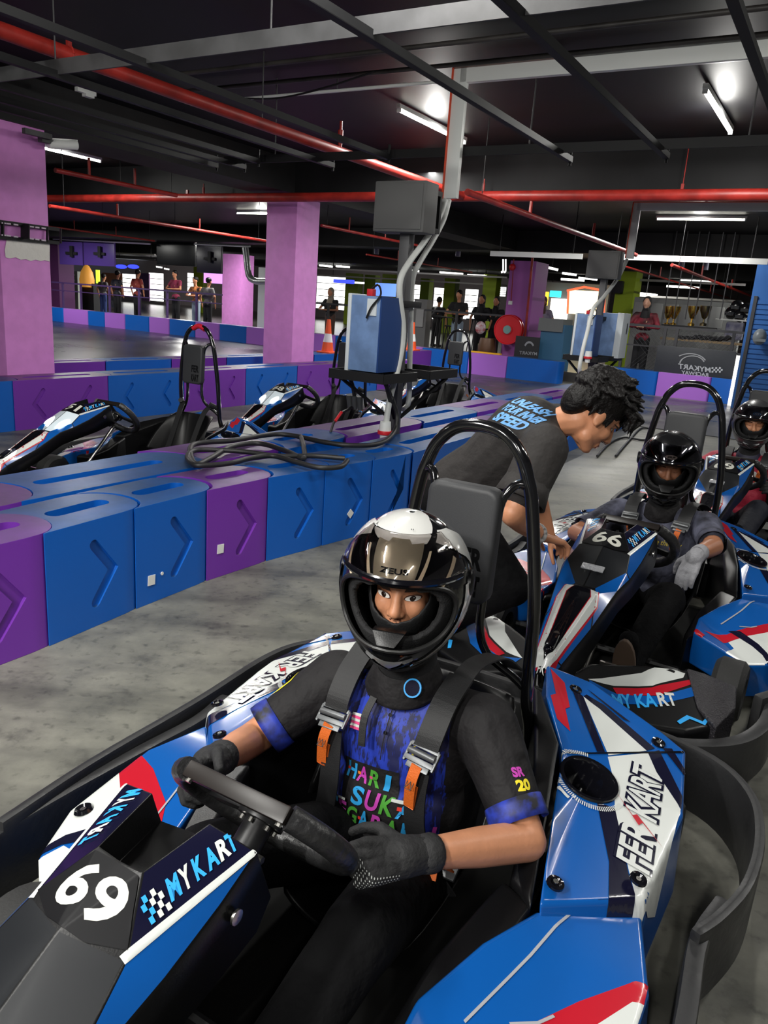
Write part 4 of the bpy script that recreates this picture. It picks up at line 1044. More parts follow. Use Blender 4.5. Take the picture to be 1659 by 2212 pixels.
k_bump = M('bumper_plastic', (.0125, .0125, .0135), .5, bump=.12, bscale=60, rvar=.1, vscale=6)
POD = lambda x, y: .496 - .066 * x - .240 * y
def shell(top, drop, name, mat, parent, bevel=.008, thick=None):
    """closed body: top outline (x,y,z), bottom outline given by drop(i,x,y,z) -> point"""
    n = len(top); q = MB(); bot = [drop(i, *p) for i, p in enumerate(top)]
    q.add(list(top) + bot, [tuple(range(n)), tuple(range(2 * n - 1, n - 1, -1))] + [(i, n + i, n + (i + 1) % n, (i + 1) % n) for i in range(n)])
    o = q.build(name, mat, parent, bevel=0)
    tri(o)
    if bevel: bevel_now(o, bevel, 3, 20)
    return o
def ring_shell(top, bot, hc, hr, name, mat, parent):
    n = len(top); hx, hy = hc; T = [Vector(p) for p in top]; B = [Vector(p) for p in bot]
    ang = lambda p: math.atan2(p[1] - hy, p[0] - hx) % (2 * PI)
    items = [(ang(T[i]), T[i], B[i]) for i in range(n)]
    for k in range(32):
        a = 2 * PI * k / 32; d = Vector((math.cos(a), math.sin(a)))
        best = None
        for i in range(n):
            p, q_ = T[i], T[(i + 1) % n]; e = Vector((q_.x - p.x, q_.y - p.y)); w_ = Vector((p.x - hx, p.y - hy))
            den = d.x * e.y - d.y * e.x
            if abs(den) < 1e-9: continue
            tt = (w_.x * e.y - w_.y * e.x) / den; uu = (w_.x * d.y - w_.y * d.x) / den
            if tt > 0 and 0 <= uu <= 1 and (best is None or tt < best[0]): best = (tt, i, uu)
        if best is None: continue
        _, i, uu = best
        if min(abs(((ang(T[j]) - a + PI) % (2 * PI)) - PI) for j in range(n)) < .03: continue
        items.append((a, T[i].lerp(T[(i + 1) % n], uu), B[i].lerp(B[(i + 1) % n], uu)))
    items.sort(key=lambda t: t[0]); m = len(items)
    zc = lambda x, y: POD(x, abs(y)) + .004
    inner = [(hx + hr * math.cos(a), hy + hr * math.sin(a), zc(hx + hr * math.cos(a), hy + hr * math.sin(a))) for a, _, _ in items]
    low = [(x, y, z - .02) for x, y, z in inner]
    vs = [t for _, t, _ in items] + inner + low + [b_ for _, _, b_ in items]
    fs = []
    for k in range(m):
        l = (k + 1) % m; fs += [(k, l, m + l, m + k), (m + k, m + l, 2 * m + l, 2 * m + k), (l, k, 3 * m + k, 3 * m + l)]
    q = MB(); q.add(vs, fs); o = q.build(name, mat, parent)
    bevel_now(o, .010, 3, 28)
    return o
def tri(o):
    bm = bmesh.new(); bm.from_mesh(o.data); bmesh.ops.triangulate(bm, faces=bm.faces); bm.to_mesh(o.data); bm.free()


def bevel_now(o, w_, seg, ang):
    bm = bmesh.new(); bm.from_mesh(o.data)
    es = [e for e in bm.edges if len(e.link_faces) == 2 and e.calc_face_angle(0) > R(ang) and not all(math.hypot(v.co.x + .342, abs(v.co.y) - .417) < .07 for v in e.verts)]
    bmesh.ops.bevel(bm, geom=es, offset=w_, segments=seg, profile=.6, affect='EDGES', clamp_overlap=False)
    bmesh.ops.triangulate(bm, faces=[f for f in bm.faces if len(f.verts) > 4])
    for f in bm.faces: f.smooth = True
    bm.to_mesh(o.data); bm.free(); o.data.set_sharp_from_angle(angle=R(50)); weight_normals(o)
def build_kart(name_label, loc, rz, number, lens='smoke', cat='go-kart', belts=True, detail=True, red_top=False):
    near = loc[1] < 4.5 and loc[0] > -1
    K = thing('go_kart', name_label, cat, loc, rz)
    # ---- frame, floor, wheels
    q = MB()
    for s in (1, -1):
        q.tube(cr([(.95, .13 * s, .07), (.6, .24 * s, .07), (.2, .30 * s, .07), (-.3, .33 * s, .07), (-.75, .30 * s, .08)], 4), .015, 8)
    q.tube([(.95, -.14, .07), (.95, .14, .07)], .015, 8); q.tube([(-.7, -.32, .08), (-.7, .32, .08)], .015, 8); q.tube([(.45, -.5, .10), (.45, .5, .10)], .016, 8)
    q.build('frame', k_dark, K)
    MB().prism([(1.1, -.25), (1.1, .25), (.7, .34), (.3, .40), (-.5, .40), (-.5, -.40), (.3, -.40), (.7, -.34)], .045, .053).build('floor_tray', M('tray_black', (.004, .004, .004), .8, spec=.15), K)
    for (x, y, r, wd) in ((.55, .50, .125, .12), (.55, -.50, .125, .12), (-.62, .52, .135, .19), (-.62, -.52, .135, .19)):
        rot = Matrix.Rotation(R(90), 3, 'X')
        q = MB(); q.lathe([(.06, -wd / 2), (r - .02, -wd / 2), (r, -wd / 2 + .02), (r, wd / 2 - .02), (r - .02, wd / 2), (.06, wd / 2), (.06, -wd / 2)], (x, y, r), rot, 28)
        t = q.build('tyre', k_tyre, K)
        q = MB(); q.lathe([(.06, -wd / 2 + .01), (.06, wd / 2 - .01), (.035, wd / 2 - .03), (.02, wd / 2 - .03), (.001, wd / 2 - .03)], (x, y, r), rot, 16); q.build('rim', k_dark, t)
    # ---- rear axle, engine side box and tank
    q = MB(); q.cyl((-.62, -.5, .135), (-.62, .5, .135), .02, n=12); q.build('rear_axle', k_chrome, K)
    q = MB(); q.box((-.55, -.30, .24), (.34, .16, .22)); q.build('battery_box', k_blk, K, bevel=.02)
    q = MB(); q.box((-.60, .22, .22), (.26, .16, .2)); q.build('motor_housing', k_blk, K, bevel=.03)
    # ---- side pods: upper pod
    holec = (-.342, .417)
    for s in (1, -1):
        P2 = [(.050, .44), (-.13, .395), (-.376, .337), (-.56, .225), (-.70, .175), (-.755, .30), (-.70, .52), (-.672, .590), (-.42, .632), (-.125, .614)]
        top = [(x, y * s, POD(x, y) + (.012 if 0 < i < 5 else 0) - (.02 if i in (0, 9) else 0)) for i, (x, y) in enumerate(P2)]
        if s < 0: top = top[::-1]
        def drop(i, x, y, z, s=s):
            yy = abs(y)
            outer = yy > .5
            if x < -.65: return (x + .03, y, z - .16)
            return (x + .02, y + (.012 * s if outer else .02 * s), z - (.20 if outer else .14))
        pod = ring_shell(top, [drop(i, *p) for i, p in enumerate(top)], (holec[0], holec[1] * s), .062, 'side_pod', k_blue, K)
        hz = POD(*holec) + .006
        tilt = Matrix.Rotation(R(13.5) * -s, 3, 'X') @ Matrix.Rotation(R(3.8), 3, 'Y')
        q = MB(); q.lathe([(.074, .0), (.072, .006), (.064, .006), (.060, -.002), (.055, -.05), (.052, -.075), (.001, -.078)], (holec[0], holec[1] * s, hz), tilt, 32)
        q.build('cup_hole', k_blkgl, pod)
        bv = bvh_of([pod])
        fr = lambda x, y, s=s: ((x, y * s, 1.0), (0, 0, -1))
        D = Decal(fr, bv, .0011, .008 if near else .02)
        D.poly(k_red, [(-0.69, .19), (-0.665, .243), (-0.571, .291), (-0.552, .284), (-0.474, .325), (-0.489, .282), (-0.569, .234), (-0.59, .243)])
        D.poly(k_navy, [(-.665, .262), (-.655, .303), (-.476, .419), (-.459, .403)])
        D.poly(k_navy, [(-.285, .455), (-.304, .494), (-.157, .567), (-.119, .592), (-.073, .603), (-.030, .560), (-.152, .525)])
        D.poly(k_white, [(-0.655, .303), (-0.643, .353), (-0.576, .504), (-0.470, .430)])
        D.poly(k_white, [(-0.463, .430), (-0.570, .509), (-0.514, .544), (-0.444, .612), (-0.43, .622), (-0.222, .628), (-0.152, .620), (-0.107, .612), (-0.085, .600), (-0.119, .592), (-0.164, .566), (-0.304, .493), (-0.386, .468)])
        D.poly(k_navy, [(-0.673, .307), (-0.672, .358), (-0.605, .519), (-0.576, .504), (-0.643, .353), (-0.655, .303)])
        D.poly(k_navy, [(-0.570, .509), (-0.607, .530), (-0.481, .616), (-0.431, .623), (-0.444, .612), (-0.514, .544)])
        D.poly(k_navy, [(-.625, .535), (-.645, .556), (-.585, .605), (-.565, .603)])
        D.poly(k_navy, [(-.700, .30), (-.698, .318), (-.66, .44), (-.655, .42)])
        # seam line across the pod
        D.poly(k_blkgl, [(-.372, .337), (-.378, .337), (-.670, .590), (-.664, .594)], 2)
        # tick ring
        for k in range(72):
            a = R(200 + k * 3.35); c0 = math.cos(a); s0 = math.sin(a); d = R(.85)
            pt = lambda rr, aa: (holec[0] + rr * math.cos(aa), holec[1] + rr * math.sin(aa))
            D.poly(k_white, [pt(.080, a - d), pt(.092, a - d), pt(.092, a + d), pt(.080, a + d)], 2)
        for a0, a1 in ((255, 285), (296, 322), (332, 350)):
            n_ = 5; D.poly(k_white, [(holec[0] + .098 * math.cos(R(a0 + (a1 - a0) * i / n_)), holec[1] + .098 * math.sin(R(a0 + (a1 - a0) * i / n_))) for i in range(n_ + 1)] + [(holec[0] + .108 * math.cos(R(a1 - (a1 - a0) * i / n_)), holec[1] + .108 * math.sin(R(a1 - (a1 - a0) * i / n_))) for i in range(n_ + 1)], 2)
        # pod lettering: runs along the pod, tops of the letters inboard
        if s > 0:
            o0, ex, ey = (-.185, .605), (-.325, -.045), (.010, -.072)
        else:
            o0, ex, ey = (-.510, .560), (.325, .045), (.010, -.072)
        n_ex = (ex[0], ex[1]); 
        half = lambda k: (o0[0] + ex[0] * k, o0[1] + ex[1] * k)
        def word(txt, k0, k1):
            o1 = half(k0); e = (ex[0] * (k1 - k0), ex[1] * (k1 - k0))
            g = .012
            D.text(k_navy, txt, (o1[0] - ey[0] * .08, o1[1] - ey[1] * .08), e, (ey[0] * 1.16, ey[1] * 1.16), bold=.085, lift=1)
            D.text(k_white, txt, o1, e, ey, bold=.02, lift=2)
        word('FER', 0, .38); word('KART', .46, 1)
        cx, cy = half(.42)
        w_ = lambda a, b_: (cx + ex[0] * a + ey[0] * b_, cy + ex[1] * a + ey[1] * b_)
        D.poly(k_red, [w_(.16, 1.5), w_(.0, .75), w_(.03, .62), w_(-.14, -.3), w_(-.02, .42), w_(-.06, .52)], 3)
        D.build('print', pod)
        for (x, y) in ((0, .453), (-.140, .590), (-.637, .521), (-.668, .275)):
            q = MB(); q.lathe([(.019, .002), (.018, .007), (.012, .009), (.008, .004), (.001, .004)], (x, y * s, POD(x, y) - (.004 if x > -.05 else 0)), tilt, 16); bo = q.build('bolt', k_blkgl, pod)
            q = MB(); q.lathe([(.006, .006), (.001, .006)], (x, y * s, POD(x, y)), tilt, 8); q.build('bolt_head', k_chrome, pod)
        # lower pod, running forward
        A = [(.045, .435, .345), (-.115, .605, .300), (.05, .660, .285), (.30, .655, .25), (.43, .60, .225), (.465, .545, .22), (.40, .44, .245), (.30, .335, .27), (.18, .36, .295)]
        A = [(.045, .435, .345), (-.125, .612, .300), (.05, .668, .285), (.30, .665, .245), (.43, .61, .22), (.475, .545, .215), (.49, .33, .30), (.33, .318, .31), (.16, .37, .325)]
        top = [(x, y * s, z) for x, y, z in A]
        if s < 0: top = top[::-1]
        lower = shell(top, lambda i, x, y, z: (x - (.05 if x > .4 else 0), y * (1.02 if abs(y) > .5 else .98), z - .16), 'lower_pod', k_blue2 if False else k_blue, K, bevel=.012)
        bv2 = bvh_of([lower]); D = Decal(fr, bv2, .0011, .010 if near else .03)
        if s > 0:
            D.poly(k_red, [(.034, .662), (.046, .640), (.15, .562), (.239, .505), (.36, .44), (.42, .36), (.42, .44), (.33, .50), (.20, .585), (.088, .645), (.078, .664)])
            D.poly(k_white, [(.078, .664), (.088, .645), (.20, .585), (.33, .50), (.40, .455), (.465, .545), (.425, .605), (.30, .658)])
        else:
            D.poly(k_red, [(.075, .663), (.150, .663), (.20, .60), (.30, .46), (.40, .38), (.40, .30), (.30, .36), (.20, .44), (.11, .58)])
            D.poly(k_white, [(.150, .663), (.30, .660), (.40, .622), (.36, .60), (.33, .56), (.30, .46), (.20, .60)])
        D.poly(k_navy, [(.30, .48), (.33, .56), (.36, .60), (.40, .622), (.42, .612), (.385, .585), (.36, .54), (.335, .44)], 1)
        D.poly(k_white, [(.385, .575), (.43, .603), (.470, .545), (.478, .46), (.395, .49)], 1)
        D.poly(k_red, [(.44, .30), (.50, .30), (.50, .36), (.46, .37)], 1)
        D.poly(k_grey, [(-.085, .512), (-.083, .517), (.315, .408), (.313, .403)], 2)
        D.poly(k_grey, [(.265, .47), (.268, .474), (.235, .515), (.205, .535), (.203, .530), (.231, .511)], 2)
        D.build('print', lower)
        q = MB(); q.lathe([(.024, .002), (.020, .010), (.013, .004), (.001, .004)], (.29, .625 * s, .255), tilt, 16); q.build('bolt', k_blkgl, lower)
        q = MB(); q.lathe([(.008, .010), (.001, .010)], (.29, .625 * s, .252), tilt, 8); q.build('bolt_head', k_chrome, lower)
        # black inner side box (seat side shell) and sloping tray
        I = [(.05, .425, .35), (-.13, .385, .44), (-.376, .325, .475), (-.56, .21, .50), (-.60, .17, .49), (-.45, .235, .46), (-.30, .29, .44), (-.12, .335, .39), (.0, .36, .35)]
        top = [(x, y * s, z) for x, y, z in I]
        if s < 0: top = top[::-1]
        shell(top, lambda i, x, y, z: (x, y * .97, .10), 'side_shell', k_blk, K, bevel=.012)
        T = [(.0, .345, .345), (.035, .425, .345), (.33, .375, .285), (.50, .31, .27), (.40, .285, .25), (.22, .29, .285)]
        top = [(x, y * s, z) for x, y, z in T]
        if s < 0: top = top[::-1]
        shell(top, lambda i, x, y, z: (x, y * .98, .08), 'leg_rail', k_blk, K, bevel=.014)
    # ---- bumper ring
    ring = [(.44, -.735), (.15, -.765), (-.25, -.775), (-.62, -.80), (-.80, -.76), (-.93, -.64), (-.985, -.40), (-1.0, 0), (-.985, .40), (-.93, .64), (-.80, .76), (-.62, .80), (-.42, .795), (-.27, .755), (-.18, .715)]
    def band(path, z0, z1, th, name, mat=k_bump, bev=.012):
        P = [Vector((x, y)) for x, y in path]; n = len(P); vs = []; 
        for i, p in enumerate(P):
            d = (P[min(i + 1, n - 1)] - P[max(i - 1, 0)]).normalized(); nn = Vector((-d.y, d.x))
            a = p + nn * th / 2; b_ = p - nn * th / 2
            vs += [(a.x, a.y, z0), (a.x, a.y, z1), (b_.x, b_.y, z1), (b_.x, b_.y, z0)]
        fs = []
        for i in range(n - 1):
            for k in range(4): fs.append((i * 4 + k, i * 4 + (k + 1) % 4, i * 4 + 4 + (k + 1) % 4, i * 4 + 4 + k))
        fs += [(0, 3, 2, 1), tuple((n - 1) * 4 + k for k in range(4))]
        return MB().add(vs, fs).build(name, mat, K, bevel=bev, seg=2, angle=50)
    sm = lambda pts, n=5: [(v.x, v.y) for v in cr([(x, y, 0) for x, y in pts], n)]
    band(sm(ring), .06, .27, .028, 'rear_bumper')
    for s in (1, -1):
        band(sm([(-.36, .755 * s), (-.2, .725 * s), (0, .735 * s), (.30, .745 * s), (.50, .735 * s), (.66, .69 * s), (.80, .62 * s)]), .05, .245, .04, 'side_bumper')
        q = MB(); q.lathe([(.022, 0), (.022, .006), (.012, .012), (.001, .012)], (.42, .757 * s, .17), Matrix.Rotation(R(-90 * s), 3, 'X'), 14); q.build('bumper_bolt', k_chrome, K)
    front = [(.72, -.67), (.95, -.66), (1.12, -.60), (1.24, -.47), (1.31, -.28), (1.335, 0), (1.31, .28), (1.24, .47), (1.12, .60), (.95, .66), (.72, .67)]
    band(sm(front), .05, .22, .05, 'front_bumper')
    # ---- front fairing between nose and bumper, one per side
    for s in (1, -1):
        F = [(1.27, .05, .31), (1.12, .10, .33), (1.0, .25, .325), (.90, .38, .31), (.84, .40, .26), (.88, .56, .24), (1.08, .545, .23), (1.19, .46, .225), (1.28, .27, .23)]
        top = [(x, y * s, z) for x, y, z in F]
        if s < 0: top = top[::-1]
        ff = shell(top, lambda i, x, y, z: (x, y, .08), 'front_fairing', k_blk, K, bevel=.015)
        bv3 = bvh_of([ff]); fr = lambda x, y, s=s: ((x, y * s, 1.0), (0, 0, -1)); D = Decal(fr, bv3, .0008, .03)
        D.poly(k_white, [(1.20, .12), (1.04, .26), (.98, .29), (.90, .385), (.95, .385), (1.07, .31), (1.16, .20)])
        D.poly(k_red, [(1.17, .20), (1.08, .31), (.93, .415), (.955, .42), (1.10, .34), (1.185, .22)])
        D.poly(k_blue, [(1.20, .125), (1.185, .22), (1.10, .345), (.96, .43), (1.01, .44), (1.13, .36), (1.215, .24), (1.235, .14)])
        if s > 0:
            e = Vector((-.155, .185)); n_ = Vector((-.042, -.036))
            D.text(k_lblue, 'MY', (1.245, .235), tuple(e * .3), tuple(n_), bold=.03, shear=.2); D.text(k_lblue, 'KA', (1.245 + e.x * .33, .235 + e.y * .33), tuple(e * .3), tuple(n_), bold=.03, shear=.2)
            D.text(k_white, 'RT', (1.245 + e.x * .66, .235 + e.y * .66), tuple(e * .3), tuple(n_), bold=.03, shear=.2)
        D.poly(k_lblue, [(1.17, .42), (1.12, .44), (1.11, .49), (1.06, .50), (1.06, .51), (1.12, .50), (1.13, .452), (1.175, .432)], 1)
        D.build('print', ff)
        Pd = [(.90, .385, .318), (.86, .44, .30), (.84, .55, .275), (.98, .57, .262), (1.13, .535, .245), (1.06, .46, .262)]
        top = [(x, y * s, z) for x, y, z in Pd]
        if s < 0: top = top[::-1]
        shell(top, lambda i, x, y, z: (x, y, .12), 'corner_pad', k_carbon, K, bevel=.008)
    # ---- nose cowl
    cowl_L = dict(I=(.589, .061, .72), N=(.706, .045, .705), T=(.573, .143, .696), Pf=(.784, .098, .646), Lw=(.862, .115, .600), Lb=(.973, .036, .548), Wt=(1.02, .056, .548), Wb=(1.316, .026, .400), Nb=(1.345, .03, .335),
                  e1=(.65, .141, .655), e2=(.75, .137, .612), e3=(.86, .130, .575), e4=(.95, .112, .55), e5=(1.12, .085, .452), e6=(1.30, .052, .37))
    names = ['I', 'N', 'T', 'Pf', 'Lw', 'Lb', 'Wt', 'Wb', 'Nb', 'e1', 'e2', 'e3', 'e4', 'e5', 'e6']
    vs = []; ix = {}
    for sg, sfx in ((1, ''), (-1, '_')):
        for n_ in names:
            x, y, z = cowl_L[n_]; ix[n_ + sfx] = len(vs); vs.append((x, y * sg, z))
    def V_(n_, p): ix[n_] = len(vs); vs.append(p)
    V_('Gc', (.690, 0, .646)); V_('Gr', (.56, 0, .655)); V_('Mp', (.812, 0, .662)); V_('Nc', (.708, 0, .704)); V_('Ml', (.99, 0, .553)); V_('Mw', (1.02, 0, .545)); V_('Mb', (1.32, 0, .405)); V_('Mn', (1.355, 0, .34))
    V_('Gl', (.696, .043, .650)); V_('Gl_', (.696, -.043, .650)); V_('Gi', (.575, .058, .66)); V_('Gi_', (.575, -.058, .66))
    # skirt points under the outer edge
    sk = {'T': (.545, .150, .60), 'e1': (.585, .155, .565), 'e2': (.70, .150, .53), 'e3': (.84, .142, .50), 'e4': (.95, .125, .47), 'e5': (1.13, .10, .37), 'e6': (1.30, .07, .29), 'Nb': (1.345, .04, .26)}
    for n_, (x, y, z) in sk.items(): V_('k' + n_, (x, y, z)); V_('k' + n_ + '_', (x, -y, z))
    def F_(lst, mirror=True):
        out = [[ix[a] for a in lst]]
        if mirror:
            mm = [(a[:-1] if a.endswith('_') else (a + '_' if a + '_' in ix else a)) for a in lst]
            out.append([ix[a] for a in mm][::-1])
        return out
    black_f = F_(['N', 'Pf', 'Mp', 'Nc']) + F_(['N', 'Nc', 'Gc', 'Gl']) + F_(['Gc', 'Gr', 'Gi', 'Gl']) + F_(['Gl', 'Gi', 'I', 'N']) \
        + F_(['Wt', 'Wb', 'Mb', 'Mw']) + F_(['Wb', 'Nb', 'Mn', 'Mb']) + F_(['Lb', 'Wt', 'Mw', 'Ml']) \
        + F_(['T', 'kT', 'ke1', 'e1']) + F_(['e1', 'ke1', 'ke2', 'e2']) + F_(['e2', 'ke2', 'ke3', 'e3']) + F_(['e3', 'ke3', 'ke4', 'e4']) + F_(['e4', 'ke4', 'ke5', 'e5']) + F_(['e5', 'ke5', 'ke6', 'e6']) + F_(['e6', 'ke6', 'kNb', 'Nb']) \
        + F_(['I', 'Gi', 'kT', 'T'])
    lens_f = F_(['Pf', 'Lw', 'Lb', 'Ml', 'Mp'])
    blue_f = F_(['Pf', 'T', 'e1', 'e2']) + F_(['Pf', 'e2', 'e3', 'Lw']) + F_(['Lw', 'e3', 'e4', 'Lb']) + F_(['Lb', 'e4', 'e5', 'Wt']) + F_(['Wt', 'e5', 'e6', 'Wb']) + F_(['Wb', 'e6', 'Nb'])
    wing_f = F_(['I', 'T', 'Pf', 'N'])
    q = MB(); q.add(vs, black_f + lens_f + blue_f + wing_f)
    me = q.mesh('nose_cowl'); bm = bmesh.new(); bm.from_mesh(me)
    mi = [0] * len(black_f) + [1] * len(lens_f) + [2] * len(blue_f) + [3] * len(wing_f)
    for f, k in zip(bm.faces, mi): f.material_index = k
    bmesh.ops.delete(bm, geom=[v for v in bm.verts if not v.link_faces], context='VERTS')
    bm.normal_update()
    for f in bm.faces:
        c_ = f.calc_center_median(); w_ = Vector((.2 if c_.x > .62 else -.6, math.copysign(1.0, c_.y) if abs(c_.y) > .03 else 0, 1.1))
        if c_.x < .70 and abs(c_.y) < .062 and abs(f.normal.y) > .6: w_ = Vector((0, -math.copysign(1.0, c_.y), .2))
        if f.normal.dot(w_) < 0: f.normal_flip()
    es = [e for e in bm.edges if len(e.link_faces) == 2 and e.calc_face_angle(0) > R(12)]
    bmesh.ops.bevel(bm, geom=es, offset=.0028, segments=3, profile=.6, affect='EDGES', clamp_overlap=True)
    mi_ = None; bmesh.ops.triangulate(bm, faces=bm.faces)
    for f in bm.faces: f.smooth = True
    bm.to_mesh(me); bm.free(); me.set_sharp_from_angle(angle=R(40))
    lens_mat = k_smoke if lens == 'smoke' else k_lens
    cowl = link('nose_cowl', me, [k_blk, lens_mat, k_blue, k_navy], K)
    sd = cowl.modifiers.new('s', 'SOLIDIFY'); sd.thickness = .005; sd.offset = -1
    bv = BVHTree.FromPolygons([v.co for v in me.vertices], [tuple(p.vertices) for p in me.polygons])
    for s in (1, -1):
        Iv, Nv, Tv, Pv = (Vector((cowl_L[n_][0], cowl_L[n_][1] * s, cowl_L[n_][2])) for n_ in ('I', 'N', 'T', 'Pf'))
        nn = ((Tv - Pv).cross(Iv - Pv)).normalized()
        if nn.z < 0: nn = -nn
        ax = (Tv - Pv); ay = nn.cross(ax.normalized()) * (1 if s > 0 else 1)
        if ay.dot(Iv - Pv) < 0: ay = -ay
        L_ = ax.length
        # x along the lower edge (0 at panel corner, 1 at the tip), y inboard in metres / L
        fr = lambda x, y, Pv=Pv, ax=ax, ay=ay, nn=nn, L_=L_: (Pv + ax * x + ay * (y * L_) + nn * .1, -nn)
        D = Decal(fr, bv, .0008, .03)
        D.poly(k_white, [(-.01, -.012), (1.0, -.005), (.985, .035), (-.01, .045)])
        cols = [k_lblue, k_white, k_lblue, k_lblue, k_white, k_lblue]
        if s > 0: o_, ex_, ey_ = (.385, .095), (.555, .0), (-.0, .135)
        else: o_, ex_, ey_ = (.94, .265), (-.545, -.02), (.0, -.15)
        wdt = [.20, .15, .17, .17, .17, .14]; acc = 0
        for ch, wi, mc in zip('MYKART', wdt, cols):
            D.text(mc, ch, (o_[0] + ex_[0] * acc + .0, o_[1] + ex_[1] * acc), (ex_[0] * (wi - .012), ex_[1] * wi), (ey_[0] + .02 * (1 if s > 0 else -1), ey_[1]), bold=.045, shear=.25)
            acc += wi
        for i in range(5):
            for j in range(4):
                if (i + j) % 2 == 0:
                    cw = .030; x0 = o_[0] + (ex_[0] / abs(ex_[0])) * (-.165 + i * cw); y0 = o_[1] + (ey_[1] / abs(ey_[1])) * (-.03 + j * .042) + ex_[1] * (-.3 + i * .05)
                    sx = (ex_[0] / abs(ex_[0])) * cw; sy = (ey_[1] / abs(ey_[1])) * .042
                    D.poly(k_lblue if i < 2 else k_white, [(x0, y0), (x0 + sx, y0), (x0 + sx * 1.15, y0 + sy), (x0 + sx * .15, y0 + sy)], 1)
        D.build('print', cowl)
    # white outline along the black channel
    frz = lambda x, y: ((x, y, 1.0), (0, 0, -1)); D = Decal(frz, bv, .0012, .006 if near else .015)
    for s in (1, -1):
        w_ = lambda pts: [(x, y * s) for x, y in pts]
        D.poly(k_red, w_([(1.00, .062), (1.00, .030), (1.315, .022), (1.345, .012), (1.345, .034), (1.315, .040), (1.05, .078)]), 0)
        D.poly(k_white, w_([(1.0, .058), (1.0, .030), (1.04, .046), (1.30, .017), (1.33, .0), (1.34, .0), (1.34, .020), (1.31, .035), (1.05, .073)]), 1)
    D.poly(k_blkgl, [(1.0, -.028), (1.0, .028), (1.04, .043), (1.30, .014), (1.325, 0), (1.30, -.014), (1.04, -.043)], 2)
    D.build('print', cowl)
    # number
    Mn_ = Vector((.79, 0, .655)); Gc_ = Vector((.706, 0, .700)); frn = lambda x, y: ((x, y, 1.0), (0, 0, -1))
    D = Decal(frn, bv, .0020, .005 if near else .02)
    nx = .757
    D.poly(M('panel_black', (.003, .003, .004), .42, spec=.15), [(.712, -.045), (.712, .045), (.775, .092), (.800, .04), (.806, 0), (.800, -.04), (.775, -.092)])
    D.text(k_num, number, (nx + .028, -.055), (0, .110), (-.060, 0), bold=.025, lift=1); D.build('race_number', cowl, 'white race number %s' % number)
    for s in (1, -1):
        q = MB(); q.lathe([(.0075, .0), (.0075, .004), (.004, .006), (.001, .006)], (.765, .076 * s, .655), Matrix.Rotation(R(25), 3, 'Y'), 12); q.build('bolt', k_chrome, cowl)
        q = MB(); q.lathe([(.012, .0), (.012, .004), (.004, .005), (.001, .005)], (.628, .150 * s, .625), Matrix.Rotation(R(-90 * s), 3, 'X'), 12); q.build('bolt', k_chrome, cowl)
    q = MB(); q.lathe([(.011, 0), (.011, .004), (.004, .006), (.001, .006)], (1.235, 0, .448), Matrix.Rotation(R(28), 3, 'Y'), 12); q.build('bolt', k_chrome, cowl)
    q = MB(); q.box((1.27, 0, .436), (.06, .035, .02), rot=Matrix.Rotation(R(27), 3, 'Y')); q.build('ignition_slot', k_blkgl, cowl, bevel=.006)
    D = Decal(frz, bv, .0008, .03); D.poly(k_blkgl, [(1.332, -.022), (1.332, .022), (1.35, .016), (1.353, 0), (1.35, -.016)], 3); D.text(k_white, 'FK', (1.350, -.013), (0, .026), (-.013, 0), bold=.03, lift=4); D.build('emblem', cowl)
    if lens == 'on':
        q = MB(); 
        for s in (1, -1): q.ell((.885, .062 * s, .600), (.055, .030, .006), Matrix.Rotation(R(24), 3, 'Y'), 12, 6)
        q.build('headlamp', k_led, cowl)
        # its beam
        ld = bpy.data.lights.new('headlamp_beam', 'SPOT'); ld.energy = 12; ld.spot_size = R(80); lo = bpy.data.objects.new('headlamp_beam', ld); lo.parent = K; lo.location = (1.15, 0, .55); lo.rotation_euler = (0, R(-70), 0); COL.objects.link(lo)
    elif number == '66' or loc[0] > 2:
        q = MB(); q.box((.905, .0, .603), (.03, .085, .006), rot=Matrix.Rotation(R(28), 3, 'Y')); q.build('headlamp', M('lamp_off', (.35, .36, .38), .15, coat=.8, bump=1, bscale=90), cowl, bevel=.003)
    # ---- steering column and wheel
    axd = Vector((-.78, 0, .62)).normalized(); C0 = Vector((.405, .018, .600)); e1 = Vector((0, 1, 0)); e2 = Vector((.62, 0, .78))
    q = MB(); q.cyl(C0 + Vector((.01, -.018, -.075)) , (.80, 0, .14), .011, n=10); q.build('steering_column', k_chrome, K)
    q = MB(); q.cyl((.80, 0, .14), (.93, 0, .08), .014, n=8); q.bar((.80, 0, .11), (.80, .22, .11), .02, .01); q.build('column_foot', k_chrome, K)
    q = MB(); q.bar((.80, -.10, .10), (.80, .20, .10), .015, .015); q.build('tie_rod', M('red_rod', (.45, .01, .02), .35), K)
    W = MB(); 
    th = [R(a) for a in range(130, 411, 7)]
    pth = [C0 + e1 * (.172 * math.cos(a)) + e2 * (.150 * math.sin(a)) for a in th]
    W.tube(pth, .0215, 14)
    sw = W.build('steering_wheel', k_leather, K)
    q = MB(); a_, b_ = pth[0], pth[-1]; q.bar(a_ + e2 * .004, b_ + e2 * .004, .030, .016, up=e2); q.build('top_bar', M('bar_dark_brown', (.012, .009, .008), .35, spec=.3), sw, bevel=.004)
    q = MB(); q.cyl(C0 - axd * .012, C0 + axd * .004, .045, n=20)
    for a in (205, 335, 90):
        q.bar(C0, C0 + e1 * (.158 * math.cos(R(a))) + e2 * (.118 * math.sin(R(a))), .036, .008, up=axd)
    q.build('spokes', k_dark, sw, bevel=.002)
    q = MB(); q.cyl(C0 - axd * .07, C0 - axd * .01, .028, n=16); q.cyl(C0 - axd * .10, C0 - axd * .06, .018, n=12); q.build('hub_boss', k_dark, sw)
    q = MB()
